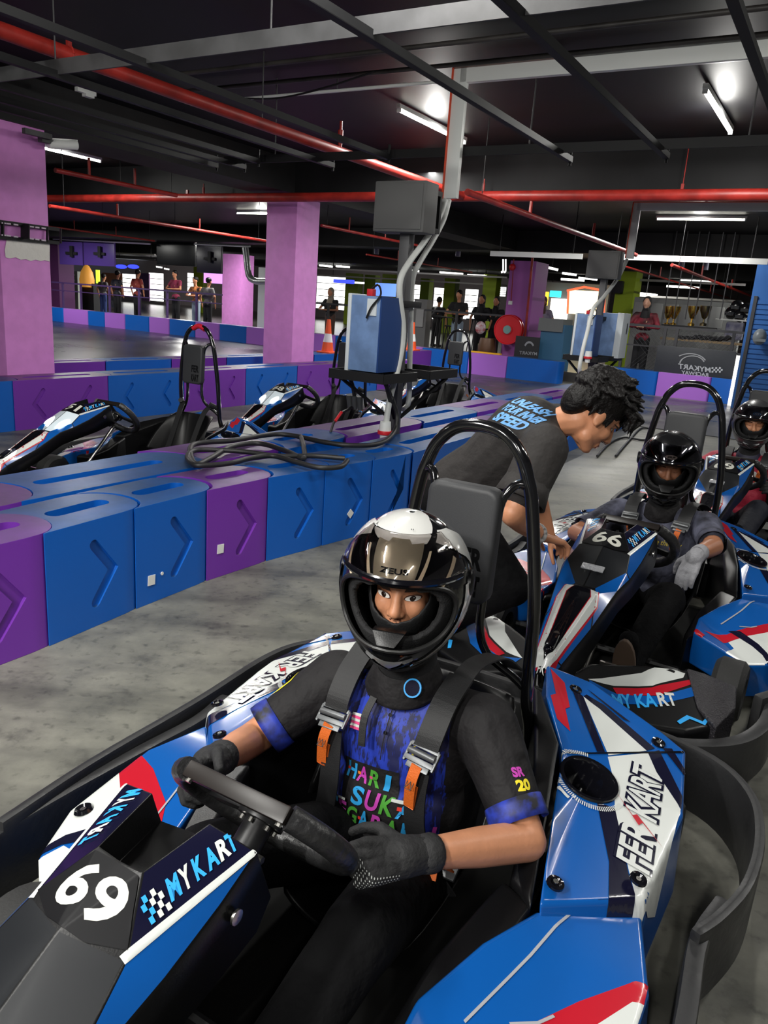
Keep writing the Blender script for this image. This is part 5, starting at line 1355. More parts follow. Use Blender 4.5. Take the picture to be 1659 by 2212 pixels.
    for a in (30, 90, 150, 210, 270, 330):
        p = C0 - axd * .014 + e1 * .033 * math.cos(R(a)) + e2 * .033 * math.sin(R(a)); q.cyl(p, p - axd * .008, .005, n=8)
    for s in (-1, 1):
        p = pth[0 if s < 0 else -1] - axd * .010 + e1 * (.012 * -s); q.cyl(p, p - axd * .01, .006, n=8)
        p = C0 - axd * .065 + e1 * .03 * s; q.cyl(p, p + e1 * .012 * s, .007, n=6)
    q.build('screw', k_chrome, sw)['kind'] = 'stuff'
    # ---- pedals
    for s in (1, -1):
        q = MB(); q.tube([(.93, .13 * s, .07), (.97, .13 * s, .20), (.985, .13 * s, .26)], .008, 8); q.box((.985, .14 * s, .25), (.012, .08, .07)); q.build('pedal', k_chrome, K)
    # ---- seat shell
    prof = [(.10, .075), (-.02, .06), (-.16, .065), (-.27, .09), (-.335, .16), (-.375, .27), (-.405, .39), (-.43, .50), (-.44, .535)]
    vs = []; nY = 11; wd = [.16, .19, .205, .215, .22, .22, .215, .20, .17]; wall = [.05, .12, .19, .25, .30, .27, .19, .09, .02]
    for i, ((x, z), w0, wl) in enumerate(zip(prof, wd, wall)):
        for j in range(nY):
            f = -1 + 2 * j / (nY - 1); k = abs(f) ** 3.2
            nx_, nz_ = (0, 1) if i < 3 else ((.5, .85) if i == 3 else (1, .2))
            vs.append((x + nx_ * wl * k * .9, f * (w0 + .015 * k), z + nz_ * wl * k))
    fs = [(i * nY + j, i * nY + j + 1, (i + 1) * nY + j + 1, (i + 1) * nY + j) for i in range(len(prof) - 1) for j in range(nY - 1)]
    q = MB(); q.add(vs, fs, True); seat = q.build('seat', k_seat, K); sd = seat.modifiers.new('s', 'SOLIDIFY'); sd.thickness = .008; ss = seat.modifiers.new('u', 'SUBSURF'); ss.levels = 1; ss.render_levels = 1
    # ---- roll hoop, braces, headrest
    hoopL = [(-.56, .215, .16), (-.50, .21, .40), (-.465, .20, .52), (-.445, .195, .78), (-.44, .160, 1.03), (-.438, .140, 1.105), (-.438, .114, 1.162), (-.440, .066, 1.206), (-.441, 0, 1.218)]
    P = hoopL + [(x, -y, z) for x, y, z in hoopL[-2::-1]]
    q = MB(); q.tube(cr(P, 5), .0168, 16); hoop = q.build('roll_hoop', k_tubeb, K)
    if red_top:
        q = MB(); q.tube(cr([(-.440, .06, 1.201), (-.441, 0, 1.222), (-.440, -.06, 1.201)], 5), .0195, 14); q.build('red_tape', M('red_tape', (.6, .01, .03), .5), hoop)
    for s in (1, -1):
        q = MB(); q.tube(cr([(-.44, .150 * s, 1.085), (-.425, .118 * s, 1.090), (-.405, .094 * s, 1.055), (-.40, .085 * s, 1.00)], 5), .0115, 10); q.build('brace', k_tubeb, hoop)
        q = MB(); q.tube(cr([(-.395, .075 * s, .80), (-.395, .075 * s, .70), (-.41, .10 * s, .63), (-.45, .16 * s, .57), (-.466, .195 * s, .535)], 5), .0115, 10); q.build('brace', k_tubeb, hoop)
    q = MB(); q.prism([(math.copysign(.098 - .03, a) * 1 + .03 * math.cos(R(t)), math.copysign(.15 - .03, b2_) + .03 * math.sin(R(t))) for (a, b2_, t0) in ((1, 1, 0), (-1, 1, 90), (-1, -1, 180), (1, -1, 270)) for t in (t0, t0 + 30, t0 + 60, t0 + 90)], -.025, .025,
                      lambda x, y, z: (-.385 + z - y * .05, x, .928 + y))
    hr = q.build('headrest', k_pad, K, bevel=.014, seg=3)
    bvh_h = bvh_of([hr]); fr = lambda x, y: ((0, x, y), (-1, 0, 0)); D = Decal(fr, bvh_h, .001, .05)
    D.text(k_blk, 'FER', (.00, .87), (.075, 0), (0, .055), bold=.04); D.text(k_blk, 'KART', (.00, .80), (.075, 0), (0, .055), bold=.04); D.build('headrest_print', hr)
    # ---- belts
    if belts == 'worn': pass
    elif belts:
        for s in (1, -1):
            q = MB(); ribbon(q, [(-.43, .15 * s, .62), (-.38, .13 * s, .58), (-.33, .12 * s, .50), (-.20, .11 * s, .26), (-.05, .10 * s, .15)], .05, (0, 1, 0)); q.build('belt', k_web, K)
            q = MB(); q.tube([(-.40, .155 * s, .63), (-.455, .18 * s, .60)], .02, 8); q.build('belt_loop', k_web, K)
        q = MB(); ribbon(q, [(-.02, .10, .17), (.06, .12, .20), (.12, .10, .24)], .03, (0, 1, 0)); q.build('orange_strap', k_orange, K)
        q = MB(); ribbon(q, [(-.40, .20, .42), (-.42, .27, .34), (-.38, .30, .30)], .03, (1, 0, 0)); q.build('orange_strap', k_orange, K)
    return K
def ribbon(q, path, width, side, th=.003, n=5):
    P = cr(path, n); hw = width / 2; vs = []; N = len(P); S = Vector(side).normalized()
    for i, p in enumerate(P):
        d = (P[min(i + 1, N - 1)] - P[max(i - 1, 0)]).normalized(); sd = (S - d * S.dot(d)).normalized(); nn = d.cross(sd)
        for a, c in ((-1, -1), (1, -1), (1, 1), (-1, 1)): vs.append(p + sd * hw * a + nn * th * .5 * c)
    fs = [(i * 4 + k, i * 4 + (k + 1) % 4, i * 4 + 4 + (k + 1) % 4, i * 4 + 4 + k) for i in range(N - 1) for k in range(4)] + [(3, 2, 1, 0), tuple((N - 1) * 4 + k for k in range(4))]
    return q.add(vs, fs)

H1 = R(-119.8)
k1 = build_kart('blue and white go-kart number 69 with a seated driver, nearest', (.009, 1.533, 0), H1, '69', belts='worn')
k2 = build_kart('blue go-kart number 66 with a seated driver, second in line', (1.265, 3.481, 0), R(-121.5), '66', belts='worn')
k3 = build_kart('blue go-kart of the red-shirted driver at the right edge', (2.468, 5.264, 0), R(-122.8), '69', belts='worn')
k4 = build_kart('empty go-kart with a lit headlamp and red tape on its hoop, left lane', (-1.758, 5.728, 0), R(-118.6), '51', lens='on', red_top=True)
k5 = build_kart('empty go-kart with a lit headlamp behind the first charging post', (-.679, 7.648, 0), R(-118.6), '68', lens='on')
k6 = build_kart('empty go-kart right of the first charging post, third in the left lane', (.593, 9.804, 0), R(-119.2), '58')
# ================================================================ people
skin = M('skin_tan', (.58, .255, .135), .48, var=.12, vscale=12, bump=.06, bscale=180)
skin_d = M('skin_brown', (.36, .150, .080), .45, var=.12, vscale=12, bump=.06, bscale=180)
skin_l = M('skin_light', (.56, .30, .20), .5)
hair_m = M('black_hair', (.004, .003, .003), .5, bump=.7, bscale=80, spec=.25)
lip_m = M('lip', (.42, .12, .09), .4); eye_w = M('eye_white', (.78, .74, .70), .25, coat=.6); iris_m = M('iris', (.018, .008, .005), .12, coat=1); brow_m = M('brow_hair', (.035, .018, .012), .7)
lid_m = M('lid_line', (.10, .035, .02), .6); glint = M('eye_glint', (.9, .9, .9), .2)
cloth_k = M('black_cloth', (.0035, .0035, .004), .9, bump=.5, bscale=14, spec=.12); cloth_g = M('charcoal_tee', (.022, .019, .018), .8, bump=.45, bscale=11)
glove_k = M('black_glove', (.010, .010, .011), .75, bump=.4, bscale=90); glove_g = M('grey_glove', (.26, .26, .28), .8, bump=.4, bscale=90)
navy_tr = M('navy_trousers', (.006, .007, .016), .75, bump=.4, bscale=14); balac = M('balaclava', (.008, .008, .009), .7, bump=.15, bscale=200)
sole_m = M('shoe_sole', (.10, .065, .045), .7)

def caps(q, a, ra, b_, rb, n=12):
    a = Vector(a); b_ = Vector(b_); d = b_ - a; L = max(d.length, 1e-5); d = d / L
    P = []; Rr = []
    for i in range(5): t = PI / 2 * i / 4; P.append(a - d * ra * math.cos(t)); Rr.append(max(1e-4, ra * math.sin(t)))
    for i in range(5): t = PI / 2 * (1 - i / 4); P.append(b_ + d * rb * math.cos(t)); Rr.append(max(1e-4, rb * math.sin(t)))
    q.tube(P, Rr, n)
def blob(name, prims, mat, parent, voxel=.008, smooth=4, fac=.5, regions=None):
    q = MB()
    for p in prims:
        if p[0] == 'c': caps(q, p[1], p[2], p[3], p[4])
        else: q.ell(p[1], p[2] if isinstance(p[2], (tuple, list)) else (p[2],) * 3, p[3] if len(p) > 3 else None, 18, 12)
    me = q.mesh(name); o = bpy.data.objects.new(name, me); COL.objects.link(o)
    md = o.modifiers.new('r', 'REMESH'); md.mode = 'VOXEL'; md.voxel_size = voxel; md.use_smooth_shade = True
    if smooth: ms = o.modifiers.new('s', 'SMOOTH'); ms.factor = fac; ms.iterations = smooth
    bpy.context.view_layer.update(); apply_mods(o); o.parent = parent
    o.data.materials.clear()
    for m_ in (mat if isinstance(mat, (list, tuple)) else [mat]): o.data.materials.append(m_)
    for p in o.data.polygons: p.use_smooth = True
    if regions:
        for p in o.data.polygons: p.material_index = regions(p.center)
    return o
def frame_of(f, l):
    f = Vector(f).normalized(); l = Vector(l); l = (l - f * l.dot(f)).normalized(); return Matrix((f, l, f.cross(l))).transposed()
def head_prims(c, Rm, ears=True):
    T = lambda p: Vector(c) + Rm @ Vector(p)
    e = lambda p, r: ('e', T(p), r, Rm)
    k = [e((-.012, 0, .034), (.096, .074, .088)), e((.018, 0, -.018), (.070, .061, .088)), ('c', T((.02, .03, -.07)), .030, T((.062, .012, -.092)), .020), ('c', T((.02, -.03, -.07)), .030, T((.062, -.012, -.092)), .020),
         e((.052, .032, -.020), (.032, .026, .030)), e((.052, -.032, -.020), (.032, .026, .030)), ('c', T((.078, -.030, .030)), .011, T((.078, .030, .030)), .011),
         ('c', T((.084, 0, .022)), .0095, T((.108, 0, -.022)), .0135), e((.096, .013, -.028), (.012, .009, .008)), e((.096, -.013, -.028), (.012, .009, .008)),
         ('c', T((.084, -.014, -.056)), .008, T((.084, .014, -.056)), .008), ('c', T((.081, -.012, -.068)), .009, T((.081, .012, -.068)), .009), e((.070, 0, -.096), (.020, .020, .016)), e((.05, 0, -.045), (.038, .042, .035))]
    if ears:
        for s in (1, -1): k += [e((-.008, .073 * s, -.006), (.020, .009, .032)), e((-.004, .077 * s, -.026), (.010, .007, .012))]
    return k
def face_prints(body, parent, c, Rm, eyes='open', side=None):
    bv = bvh_of([body]); c = Vector(c)
    def frf(x, y): return (c + Rm @ Vector((.25, x, y)), -(Rm @ Vector((1, 0, 0))))
    D = Decal(frf, bv, .0006, .008)
    for s in (1, -1):
        if side and s != side: continue
        ex, ey = .031 * s, .004
        alm = [(ex + .0155 * math.cos(R(a)), ey + (.0062 if math.sin(R(a)) > 0 else .0048) * math.sin(R(a))) for a in range(0, 360, 20)]
        if eyes == 'open':
            D.poly(lid_m, [(ex + (x - ex) * 1.14, ey + .0008 + (y - ey) * 1.30) for x, y in alm])
            D.poly(eye_w, alm)
            D.poly(iris_m, [(ex + .0062 * math.cos(R(a)), ey + .0006 + .0056 * math.sin(R(a))) for a in range(0, 360, 24)])
            D.poly(glint, [(ex + .002 + .0010 * math.cos(R(a)), ey + .0022 + .0010 * math.sin(R(a))) for a in range(0, 360, 60)])
        else:
            D.poly(lid_m, [(ex - .015, ey - .001), (ex, ey - .0055), (ex + .015, ey - .001), (ex + .013, ey - .0005), (ex, ey - .0035), (ex - .013, ey - .0005)])
        D.poly(brow_m, [(ex - .018 * s, .022), (ex - .014 * s, .0285), (ex, .031), (ex + .018 * s, .026), (ex + .022 * s, .021), (ex + .012 * s, .0245), (ex, .0255)])
    for s in (1, -1): D.poly(M('nostril', (.10, .03, .02), .6), [(.008 * s + .0035 * math.cos(R(a)), -.0335 + .0022 * math.sin(R(a))) for a in range(0, 360, 40)])
    if eyes != 'masked': D.poly(lip_m, [(-.020, -.061), (-.008, -.0545), (0, -.056), (.008, -.0545), (.020, -.061), (.010, -.070), (0, -.072), (-.010, -.070)])
    D.build('face_feature', body)
def hand_prims(w, d, n, lat, curl=(.5, .6, .5), k=1.0, spread=.02, thumb=1.0, r=1.0):
    """w wrist, d towards the knuckles, n the way the palm faces, lat towards the thumb"""
    w = Vector(w); d = Vector(d).normalized(); n = Vector(n); n = (n - d * n.dot(d)).normalized(); lat = Vector(lat); lat = (lat - d * lat.dot(d) - n * lat.dot(n)).normalized()
    out = []
    for x in (-.030, -.010, .010, .030): out.append(('c', w + d * .015 * k + lat * x * .6 * k, .017 * k * r, w + d * .088 * k + lat * x * k, .0125 * k * r))
    for i, (x, L) in enumerate(((.032, .072), (.011, .080), (-.011, .075), (-.031, .060))):
        p = w + d * .090 * k + lat * x * k; a = 0; dd = d + lat * (x * spread / .01 * .1)
        for j, (fr_, rr) in enumerate(((.45, .0100), (.32, .0088), (.26, .0078))):
            a += curl[j]; v = (dd * math.cos(a) + n * math.sin(a)).normalized(); q_ = p + v * L * fr_ * k
            out.append(('c', p, rr * k * r, q_, rr * .93 * k * r)); p = q_
    p = w + d * .025 * k + lat * .026 * k; v = (d * .55 + lat * .75 + n * .35 * thumb).normalized(); q_ = p + v * .042 * k; out.append(('c', p, .015 * k * r, q_, .0115 * k * r))
    v2 = (d * .8 + lat * .25 + n * .6 * thumb).normalized(); q2 = q_ + v2 * .032 * k; out.append(('c', q_, .0112 * k * r, q2, .0095 * k * r)); v3 = (d * .75 - lat * .05 + n * .75 * thumb).normalized(); out.append(('c', q2, .0095 * k * r, q2 + v3 * .024 * k, .0082 * k * r))
    return out

# ---- helmets ---------------------------------------------------------------
def helmet(parent, c, Rm, style):
    """full-face helmet; local x forward, z up; shell parts become children of the helmet shell"""
    a_, b__, h_ = .172, .146, .166
    def pt_(az, el, k=1.0):
        ca, sa, ce, se = math.cos(az), math.sin(az), math.cos(el), math.sin(el)
        x, y, z = a_ * ce * ca, b__ * ce * sa, h_ * se
        if z < 0:
            f = min(1, -z / .145)
            z *= 1.10; x += .030 * f * max(0, ca) ; y *= 1 - .16 * f * (.4 + .6 * max(0, ca)); x *= 1 - .10 * f * max(0, -ca)
        if z > 0 and ca > 0: x *= 1 - .05 * (z / h_)
        return Vector((x * k, y * k, z * k - .012))
    NA, NE = 96, 56; e0, e1 = R(-58), R(89)
    def inside(az, el, g=1.0): return abs(az / R(60 * g)) ** 3.2 + abs((el - R(-5)) / R(25 * g)) ** 2.6 < 1
    def grid(k, cond, name, mat, par, na=NA, ne=NE, ea=e0, eb=e1, aa=-PI, ab=PI, solid=.004):
        vs = []; fs = []
        for i in range(ne + 1):
            for j in range(na + 1):
                vs.append(Vector(c) + Rm @ pt_(aa + (ab - aa) * j / na, ea + (eb - ea) * i / ne, k))
        for i in range(ne):
            for j in range(na):
                az = aa + (ab - aa) * (j + .5) / na; el = ea + (eb - ea) * (i + .5) / ne
                if cond(az, el): fs.append((i * (na + 1) + j, i * (na + 1) + j + 1, (i + 1) * (na + 1) + j + 1, (i + 1) * (na + 1) + j))
        q = MB(); q.add(vs, fs, True); me = q.mesh(name); bm = bmesh.new(); bm.from_mesh(me)
        bmesh.ops.delete(bm, geom=[v for v in bm.verts if not v.link_faces], context='VERTS'); bmesh.ops.remove_doubles(bm, verts=bm.verts, dist=.0003)
        for f in bm.faces: f.smooth = True
        # soften the cut edge
        bnd = [v for v in bm.verts if any(len(e.link_faces) == 1 for e in v.link_edges)]
        for _ in range(3): bmesh.ops.smooth_vert(bm, verts=bnd, factor=.5, use_axis_x=True, use_axis_y=True, use_axis_z=True)
        bm.to_mesh(me); bm.free(); o = link(name, me, mat, par)
        if solid: s_ = o.modifiers.new('s', 'SOLIDIFY'); s_.thickness = solid; s_.offset = -1
        return o
    base = {'zeus': M('helmet_black_gloss', (.006, .006, .007), .10, coat=1), 'black': M('helmet_black_satin', (.008, .008, .009), .22, coat=.6), 'kni': M('helmet_charcoal', (.035, .035, .038), .35, coat=.2)}[style]
    sh = grid(1.0, lambda az, el: not inside(az, el), 'helmet', base, parent)
    liner = M('helmet_liner', (.010, .010, .011), .85, bump=.4, bscale=250)
    grid(.90, lambda az, el: not inside(az, el, .80), 'liner', liner, sh, solid=.012)
    # rim gasket
    P = []
    for i in range(72):
        t = 2 * PI * i / 72; cu, su = math.cos(t), math.sin(t)
        az = R(60) * math.copysign(abs(cu) ** (2 / 3.2), cu); el = R(-5) + R(25) * math.copysign(abs(su) ** (2 / 2.6), su)
        P.append(Vector(c) + Rm @ pt_(az, el, 1.003))
    q = MB(); q.tube(P, .0055, 8, closed=True); q.build('rim_seal', M('seal_rubber', (.010, .010, .010), .4), sh)
    # bottom edge roll
    P = [Vector(c) + Rm @ pt_(2 * PI * i / 60, e0, 1.0) for i in range(60)]; q = MB(); q.tube(P, .008, 8, closed=True); q.build('neck_roll', liner, sh)
    # brow bar and lifted visor
    q = MB(); q.tube([Vector(c) + Rm @ pt_(R(a), R(21), 1.035) for a in range(-66, 67, 6)], [.004 + .004 * math.cos(R(a)) for a in range(-66, 67, 6)], 8); q.build('visor_lip', k_blkgl, sh)
    vis = M('visor_smoke', (.42, .40, .45), .04, trans=1.0) if style != 'zeus' else M('visor_clear', (.86, .82, .80), .02, trans=1.0)
    grid(1.05, lambda az, el: abs(az) < R(76) - max(0, el - R(30)) * .5, 'visor', vis, sh, na=40, ne=14, ea=R(21), eb=R(58) if style == 'zeus' else R(52), aa=R(-80), ab=R(80), solid=.002)
    for s in (1, -1):
        p = pt_(R(88 * s), R(8), .985); nrm = Vector((0, s, 0))
        q = MB(); q.lathe([(.030, -.006), (.030, .004), (.022, .009), (.001, .009)], Vector(c) + Rm @ p, Rm @ Matrix.Rotation(R(-90 * s), 3, 'X'), 20); q.build('visor_pivot', k_blk, sh)
    # chin vent and breath guard
    fr_a = lambda x, y: (Vector(c) + Rm @ (pt_(x, y, 1.0) * 1.8), -(Rm @ pt_(x, y, 1.0)))
    bv = bvh_of([sh]); D = Decal(fr_a, bv, .0010, .015)
    A = lambda *pts: [(R(x), R(y)) for x, y in pts]
    q = MB()
    for (w0, w1, z0, z1, x0) in ((.036, .020, -.060, -.085, .164), ):
        P = [Vector((x0, -w0, z0)), Vector((x0, w0, z0)), Vector((x0 + .022, w1, z1)), Vector((x0 + .022, -w1, z1))]
        B = [p - Vector((.03, 0, .004)) for p in P]; q.add([Vector(c) + Rm @ p for p in P + B], [(0, 1, 2, 3), (7, 6, 5, 4), (0, 4, 5, 1), (1, 5, 6, 2), (2, 6, 7, 3), (3, 7, 4, 0)])
    q.build('breath_guard', k_blk, sh, bevel=.003)
    vent = {'zeus': k_blk, 'black': k_blk, 'kni': M('vent_silver', (.35, .35, .36), .3, metal=.6)}[style]
    q = MB(); V0 = [(-30, -38), (30, -38), (22, -45), (0, -57), (-22, -45)]
    ring_o = [pt_(R(x), R(y), 1.04) for x, y in V0]; ring_i = [pt_(R(x * .72), R(-39.5 + (y + 38) * .62 - 1.5), 1.045) for x, y in V0]
    q.add([Vector(c) + Rm @ p for p in ring_o + ring_i + [pt_(R(x), R(y), .98) for x, y in V0]], [(i, (i + 1) % 5, 5 + (i + 1) % 5, 5 + i) for i in range(5)] + [(i, (i + 1) % 5, 10 + (i + 1) % 5, 10 + i) for i in range(5)])
    q.build('chin_vent', vent, sh, bevel=.002, seg=2)
    q = MB(); q.add([Vector(c) + Rm @ pt_(R(x * .72), R(-39.5 + (y + 38) * .62 - 1.5), 1.02) for x, y in V0], [(0, 1, 2, 3, 4)]); q.build('vent_grille', M('grille', (.02, .02, .02), .6, bump=1, bscale=300), sh)
    for s in (1, -1):
        q = MB(); q.tube([Vector(c) + Rm @ pt_(R(a * s), R(-44 - a * .08), 1.012) for a in range(34, 62, 4)], .0035, 6); q.build('chin_ridge', base, sh)
    if style == 'zeus':
        champ = M('champagne_metallic', (.40, .355, .27), .28, metal=.7, coat=.8); wht = M('helmet_white', (.58, .58, .56), .15, coat=.8); slv = M('helmet_silver', (.5, .5, .48), .25, metal=.6); beige = M('helmet_beige', (.62, .52, .38), .25)
        D.poly(wht, A((-34, 50), (34, 50), (70, 72), (110, 80), (180, 84), (180, 88), (-180, 88), (-180, 84), (-110, 80), (-70, 72)))
        D.poly(wht, A((-24, 17), (24, 17), (22, 24), (-22, 24)))
        D.poly(champ, A((-17, 19.5), (17, 19.5), (31, 51), (15, 50), (12, 54), (-12, 54), (-15, 50), (-31, 51)))
        for s in (1, -1):
            B_ = lambda *p: [(R(x * s), R(y)) for x, y in p]
            D.poly(beige, B_((18, 19), (22, 19), (38, 44), (35, 44)))
            D.poly(k_blkgl, B_((23, 18), (40, 18), (62, 40), (40, 46)))
            D.poly(beige, B_((41, 17), (45, 17), (66, 34), (63, 37)))
            D.poly(wht, B_((46, 50), (62, 44), (86, 30), (108, 8), (112, -14), (120, -6), (124, 20), (108, 44), (84, 58), (60, 60)))
            D.poly(wht, B_((72, 12), (102, 14), (102, -22), (86, -44), (62, -56), (34, -56), (30, -49), (46, -42), (60, -31), (68, -14)))
            D.poly(slv, B_((66, -33), (76, -30), (68, -44), (50, -52), (42, -51), (56, -43)))
        D.text(k_blkgl, 'ZEUS', (R(-13), R(26.5)), (R(26), 0), (0, R(4.2)), bold=.035)
        D.poly(slv, A((-18, -39.5), (18, -39.5), (14, -44), (0, -52), (-14, -44)), 1)
        for x in (-16, -13, 13, 16): D.poly(k_blk, [(R(x + .8 * math.cos(R(a))), R(62 + .8 * math.sin(R(a)))) for a in range(0, 360, 60)])
    if style == 'black':
        D.poly(M('badge_cream', (.60, .52, .36), .35), [(R(12 * math.cos(R(a))), R(31 + 3.4 * math.sin(R(a)))) for a in range(0, 360, 18)])
        D.text(k_blkgl, 'ZEUS', (R(-8), R(29.5)), (R(16), 0), (0, R(3)), bold=.04)
    if style == 'kni':
        D.poly(k_lblue, [(R(11 * math.cos(R(a))), R(32 + 3.4 * math.sin(R(a)))) for a in range(0, 360, 18)])
        D.poly(base, [(R(9.6 * math.cos(R(a))), R(32 + 2.7 * math.sin(R(a)))) for a in range(0, 360, 18)])
        D.text(k_white, 'KNI', (R(-6), R(30.5)), (R(12), 0), (0, R(3)), bold=.04)
    D.build('helmet_print', sh)
    return sh
# ---- shirt material of the first driver --------------------------------------
def print_shirt():
    mt = bpy.data.materials.new('printed_jersey'); mt.use_nodes = True; nt = mt.node_tree; b = nt.nodes['Principled BSDF']; b.inputs['Roughness'].default_value = .6
    tc = nt.nodes.new('ShaderNodeTexCoord'); mp = nt.nodes.new('ShaderNodeMapping'); mp.inputs['Rotation'].default_value = (R(38), 0, 0); mp.inputs['Scale'].default_value = (1, 1, .22)
    nt.links.new(tc.outputs['Object'], mp.inputs['Vector'])
    n = nt.nodes.new('ShaderNodeTexNoise'); n.inputs['Scale'].default_value = 42; n.inputs['Detail'].default_value = 4; n.inputs['Roughness'].default_value = .7; nt.links.new(mp.outputs['Vector'], n.inputs['Vector'])
    r_ = nt.nodes.new('ShaderNodeValToRGB'); e = r_.color_ramp.elements; e[0].position = .47; e[0].color = (.008, .010, .060, 1); e[1].position = .53; e[1].color = (.012, .035, .36, 1); nt.links.new(n.outputs['Fac'], r_.inputs[0])
    nt.links.new(r_.outputs[0], b.inputs['Base Color'])
    n2 = nt.nodes.new('ShaderNodeTexNoise'); n2.inputs['Scale'].default_value = 11; nt.links.new(tc.outputs['Object'], n2.inputs['Vector']); bp = nt.nodes.new('ShaderNodeBump'); bp.inputs['Strength'].default_value = .5; bp.inputs['Distance'].default_value = .02
    nt.links.new(n2.outputs['Fac'], bp.inputs['Height']); nt.links.new(bp.outputs['Normal'], b.inputs['Normal'])
    return mt
jersey_blue = print_shirt(); jersey_k = M('jersey_black', (.011, .010, .011), .7, bump=.5, bscale=12, spec=.25)
tie_dye = M('grey_tie_dye', (.085, .088, .125), .8, var=.95, vscale=9, col2=(.006, .006, .009), bump=.4, bscale=12, spec=.2); red_jersey = M('red_jersey', (.36, .012, .04), .65, bump=.4, bscale=12)

def driver(label, loc, rz, J, mats, style, yaw, pitch, glove, skin_m, extra=None, eyes='open', roll=0):
    D_ = thing('person', label, 'person', loc, rz)
    Rm = (Matrix.Rotation(yaw, 3, 'Z') @ Matrix.Rotation(pitch, 3, 'Y') @ Matrix.Rotation(roll, 3, 'X'))
    hc = Vector(J['head'])
    # body: one skin surface
    bp_ = head_prims(hc, Rm, False)
    bp_ += [('c', J['neck'], .055, hc + Rm @ Vector((-.02, 0, -.05)), .052), ('e', J['chest'], (.10, .16, .16)), ('e', J['belly'], (.10, .145, .13)), ('e', J['pelvis'], (.12, .16, .10))]
    for s in ('L', 'R'):
        bp_ += [('c', J['sh' + s], .052, J['el' + s], .043), ('c', J['el' + s], .043, (Vector(J['el' + s]) * .55 + Vector(J['wr' + s]) * .45), .040), ('c', (Vector(J['el' + s]) * .55 + Vector(J['wr' + s]) * .45), .040, J['wr' + s], .027),
                ('c', J['hip' + s], .075, J['kn' + s], .055), ('c', J['kn' + s], .052, J['an' + s], .036)]
    body = blob('body', bp_, skin_m, D_, .0055, 5)
    face_prints(body, D_, hc, Rm, eyes)
    # balaclava over jaw and cheeks
    cy = lambda el: el
    q = MB(); vs = []; fs = []; na, ne = 56, 30
    T = lambda p: hc + Rm @ Vector(p)
    for i in range(ne + 1):
        el = R(-70) + R(155) * i / ne
        for j in range(na): az = -PI + 2 * PI * j / na; vs.append(T((.098 * math.cos(el) * math.cos(az) + .004 + (.012 if el < -.2 and abs(az) < 1 else 0), .079 * math.cos(el) * math.sin(az), .118 * math.sin(el) + .006)))
    for i in range(ne):
        el = -70 + 155 * (i + .5) / ne
        for j in range(na):
            az = math.degrees(-PI + 2 * PI * (j + .5) / na)
            top = 24; bot = -21 if eyes == 'open' else -15
            bot += (abs(az) / 50) ** 2 * 20
            if abs(az) < 50 and bot < el < top: continue
            fs.append((i * na + j, i * na + (j + 1) % na, (i + 1) * na + (j + 1) % na, (i + 1) * na + j))
    q.add(vs, fs, True)
    bme = q.mesh('balaclava'); bmm = bmesh.new(); bmm.from_mesh(bme); bmesh.ops.delete(bmm, geom=[v for v in bmm.verts if not v.link_faces], context='VERTS')
    bnd = [v for v in bmm.verts if any(len(e.link_faces) == 1 for e in v.link_edges)]
    for _ in range(8): bmesh.ops.smooth_vert(bmm, verts=bnd, factor=.5, use_axis_x=True, use_axis_y=True, use_axis_z=True)
    bmm.to_mesh(bme); bmm.free(); bl = link('balaclava', bme, balac, D_)
    q = MB(); q.tube([Vector(J['neck']) + Vector((0, 0, -.02)), Vector(J['neck']).lerp(hc, .5) + Vector((-.01, 0, 0)), hc + Rm @ Vector((.0, 0, -.05))], [.075, .066, .070], 24, cap=False); q.build('neck_cover', balac, bl)
    sd = bl.modifiers.new('s', 'SOLIDIFY'); sd.thickness = .004; sd.offset = 1; su = bl.modifiers.new('u', 'SMOOTH'); su.iterations = 2
    helmet(D_, hc + Rm @ Vector((-.008, 0, .018)), Rm, style)
    # shirt
    sp = [('e', J['chest'], (.128, .190, .175)), ('e', J['belly'], (.128, .178, .15)), ('e', Vector(J['pelvis']) + Vector((0, 0, .03)), (.13, .175, .09)), ('c', J['shL'], .074, J['shR'], .074), ('c', J['neck'], .068, Vector(J['neck']) + Vector((.01, 0, .02)), .062)]
    for s in ('L', 'R'):
        a, b_ = Vector(J['sh' + s]), Vector(J['el' + s]); k = .66
        sp += [('c', a, .078, a.lerp(b_, k * .5), .072), ('c', a.lerp(b_, k * .5), .070, a.lerp(b_, k), .064)]
    lim = mats.get('panel', 0)
    shirt = blob('jersey', sp, mats['shirt'], D_, .008, 5, regions=(lambda c_: 1 if (abs(c_.y) < lim and c_.z < J['neck'][2] - .01) else 0) if lim else None)
    # remove the sleeve end cap where the arm comes out: hem bands mark it
    for s in ('L', 'R'):
        a, b_ = Vector(J['sh' + s]), Vector(J['el' + s]); k = .66; d = (b_ - a).normalized()
        q = MB(); q.tube([a.lerp(b_, k) + d * x for x in (.004, .018, .034, .050)], [.0655, .0668, .0672, .066], 24, cap=False); hb = q.build('sleeve_hem', mats['hem'], shirt); sd = hb.modifiers.new('s', 'SOLIDIFY'); sd.thickness = .0025
    cb_ = MB(); N0 = Vector(J['neck']); vs = []; fs = []
    for i in range(36):
        a = R(i * 10); ca, sa = math.cos(a), math.sin(a)
        for r0, dz in ((.062, .050), (.068, .052), (.092, -.004), (.090, -.012)):
            vs.append(N0 + Vector((.012 + r0 * ca, r0 * 1.02 * sa, dz - .022 * ca)))
    for i in range(36):
        for k_ in range(3): fs.append((i * 4 + k_, i * 4 + k_ + 1, ((i + 1) % 36) * 4 + k_ + 1, ((i + 1) % 36) * 4 + k_))
    cb_.add(vs, fs, True); cb_.build('collar', mats['collar'], shirt)
    # trousers and shoes
    tp = [('e', J['pelvis'], (.135, .175, .105))]
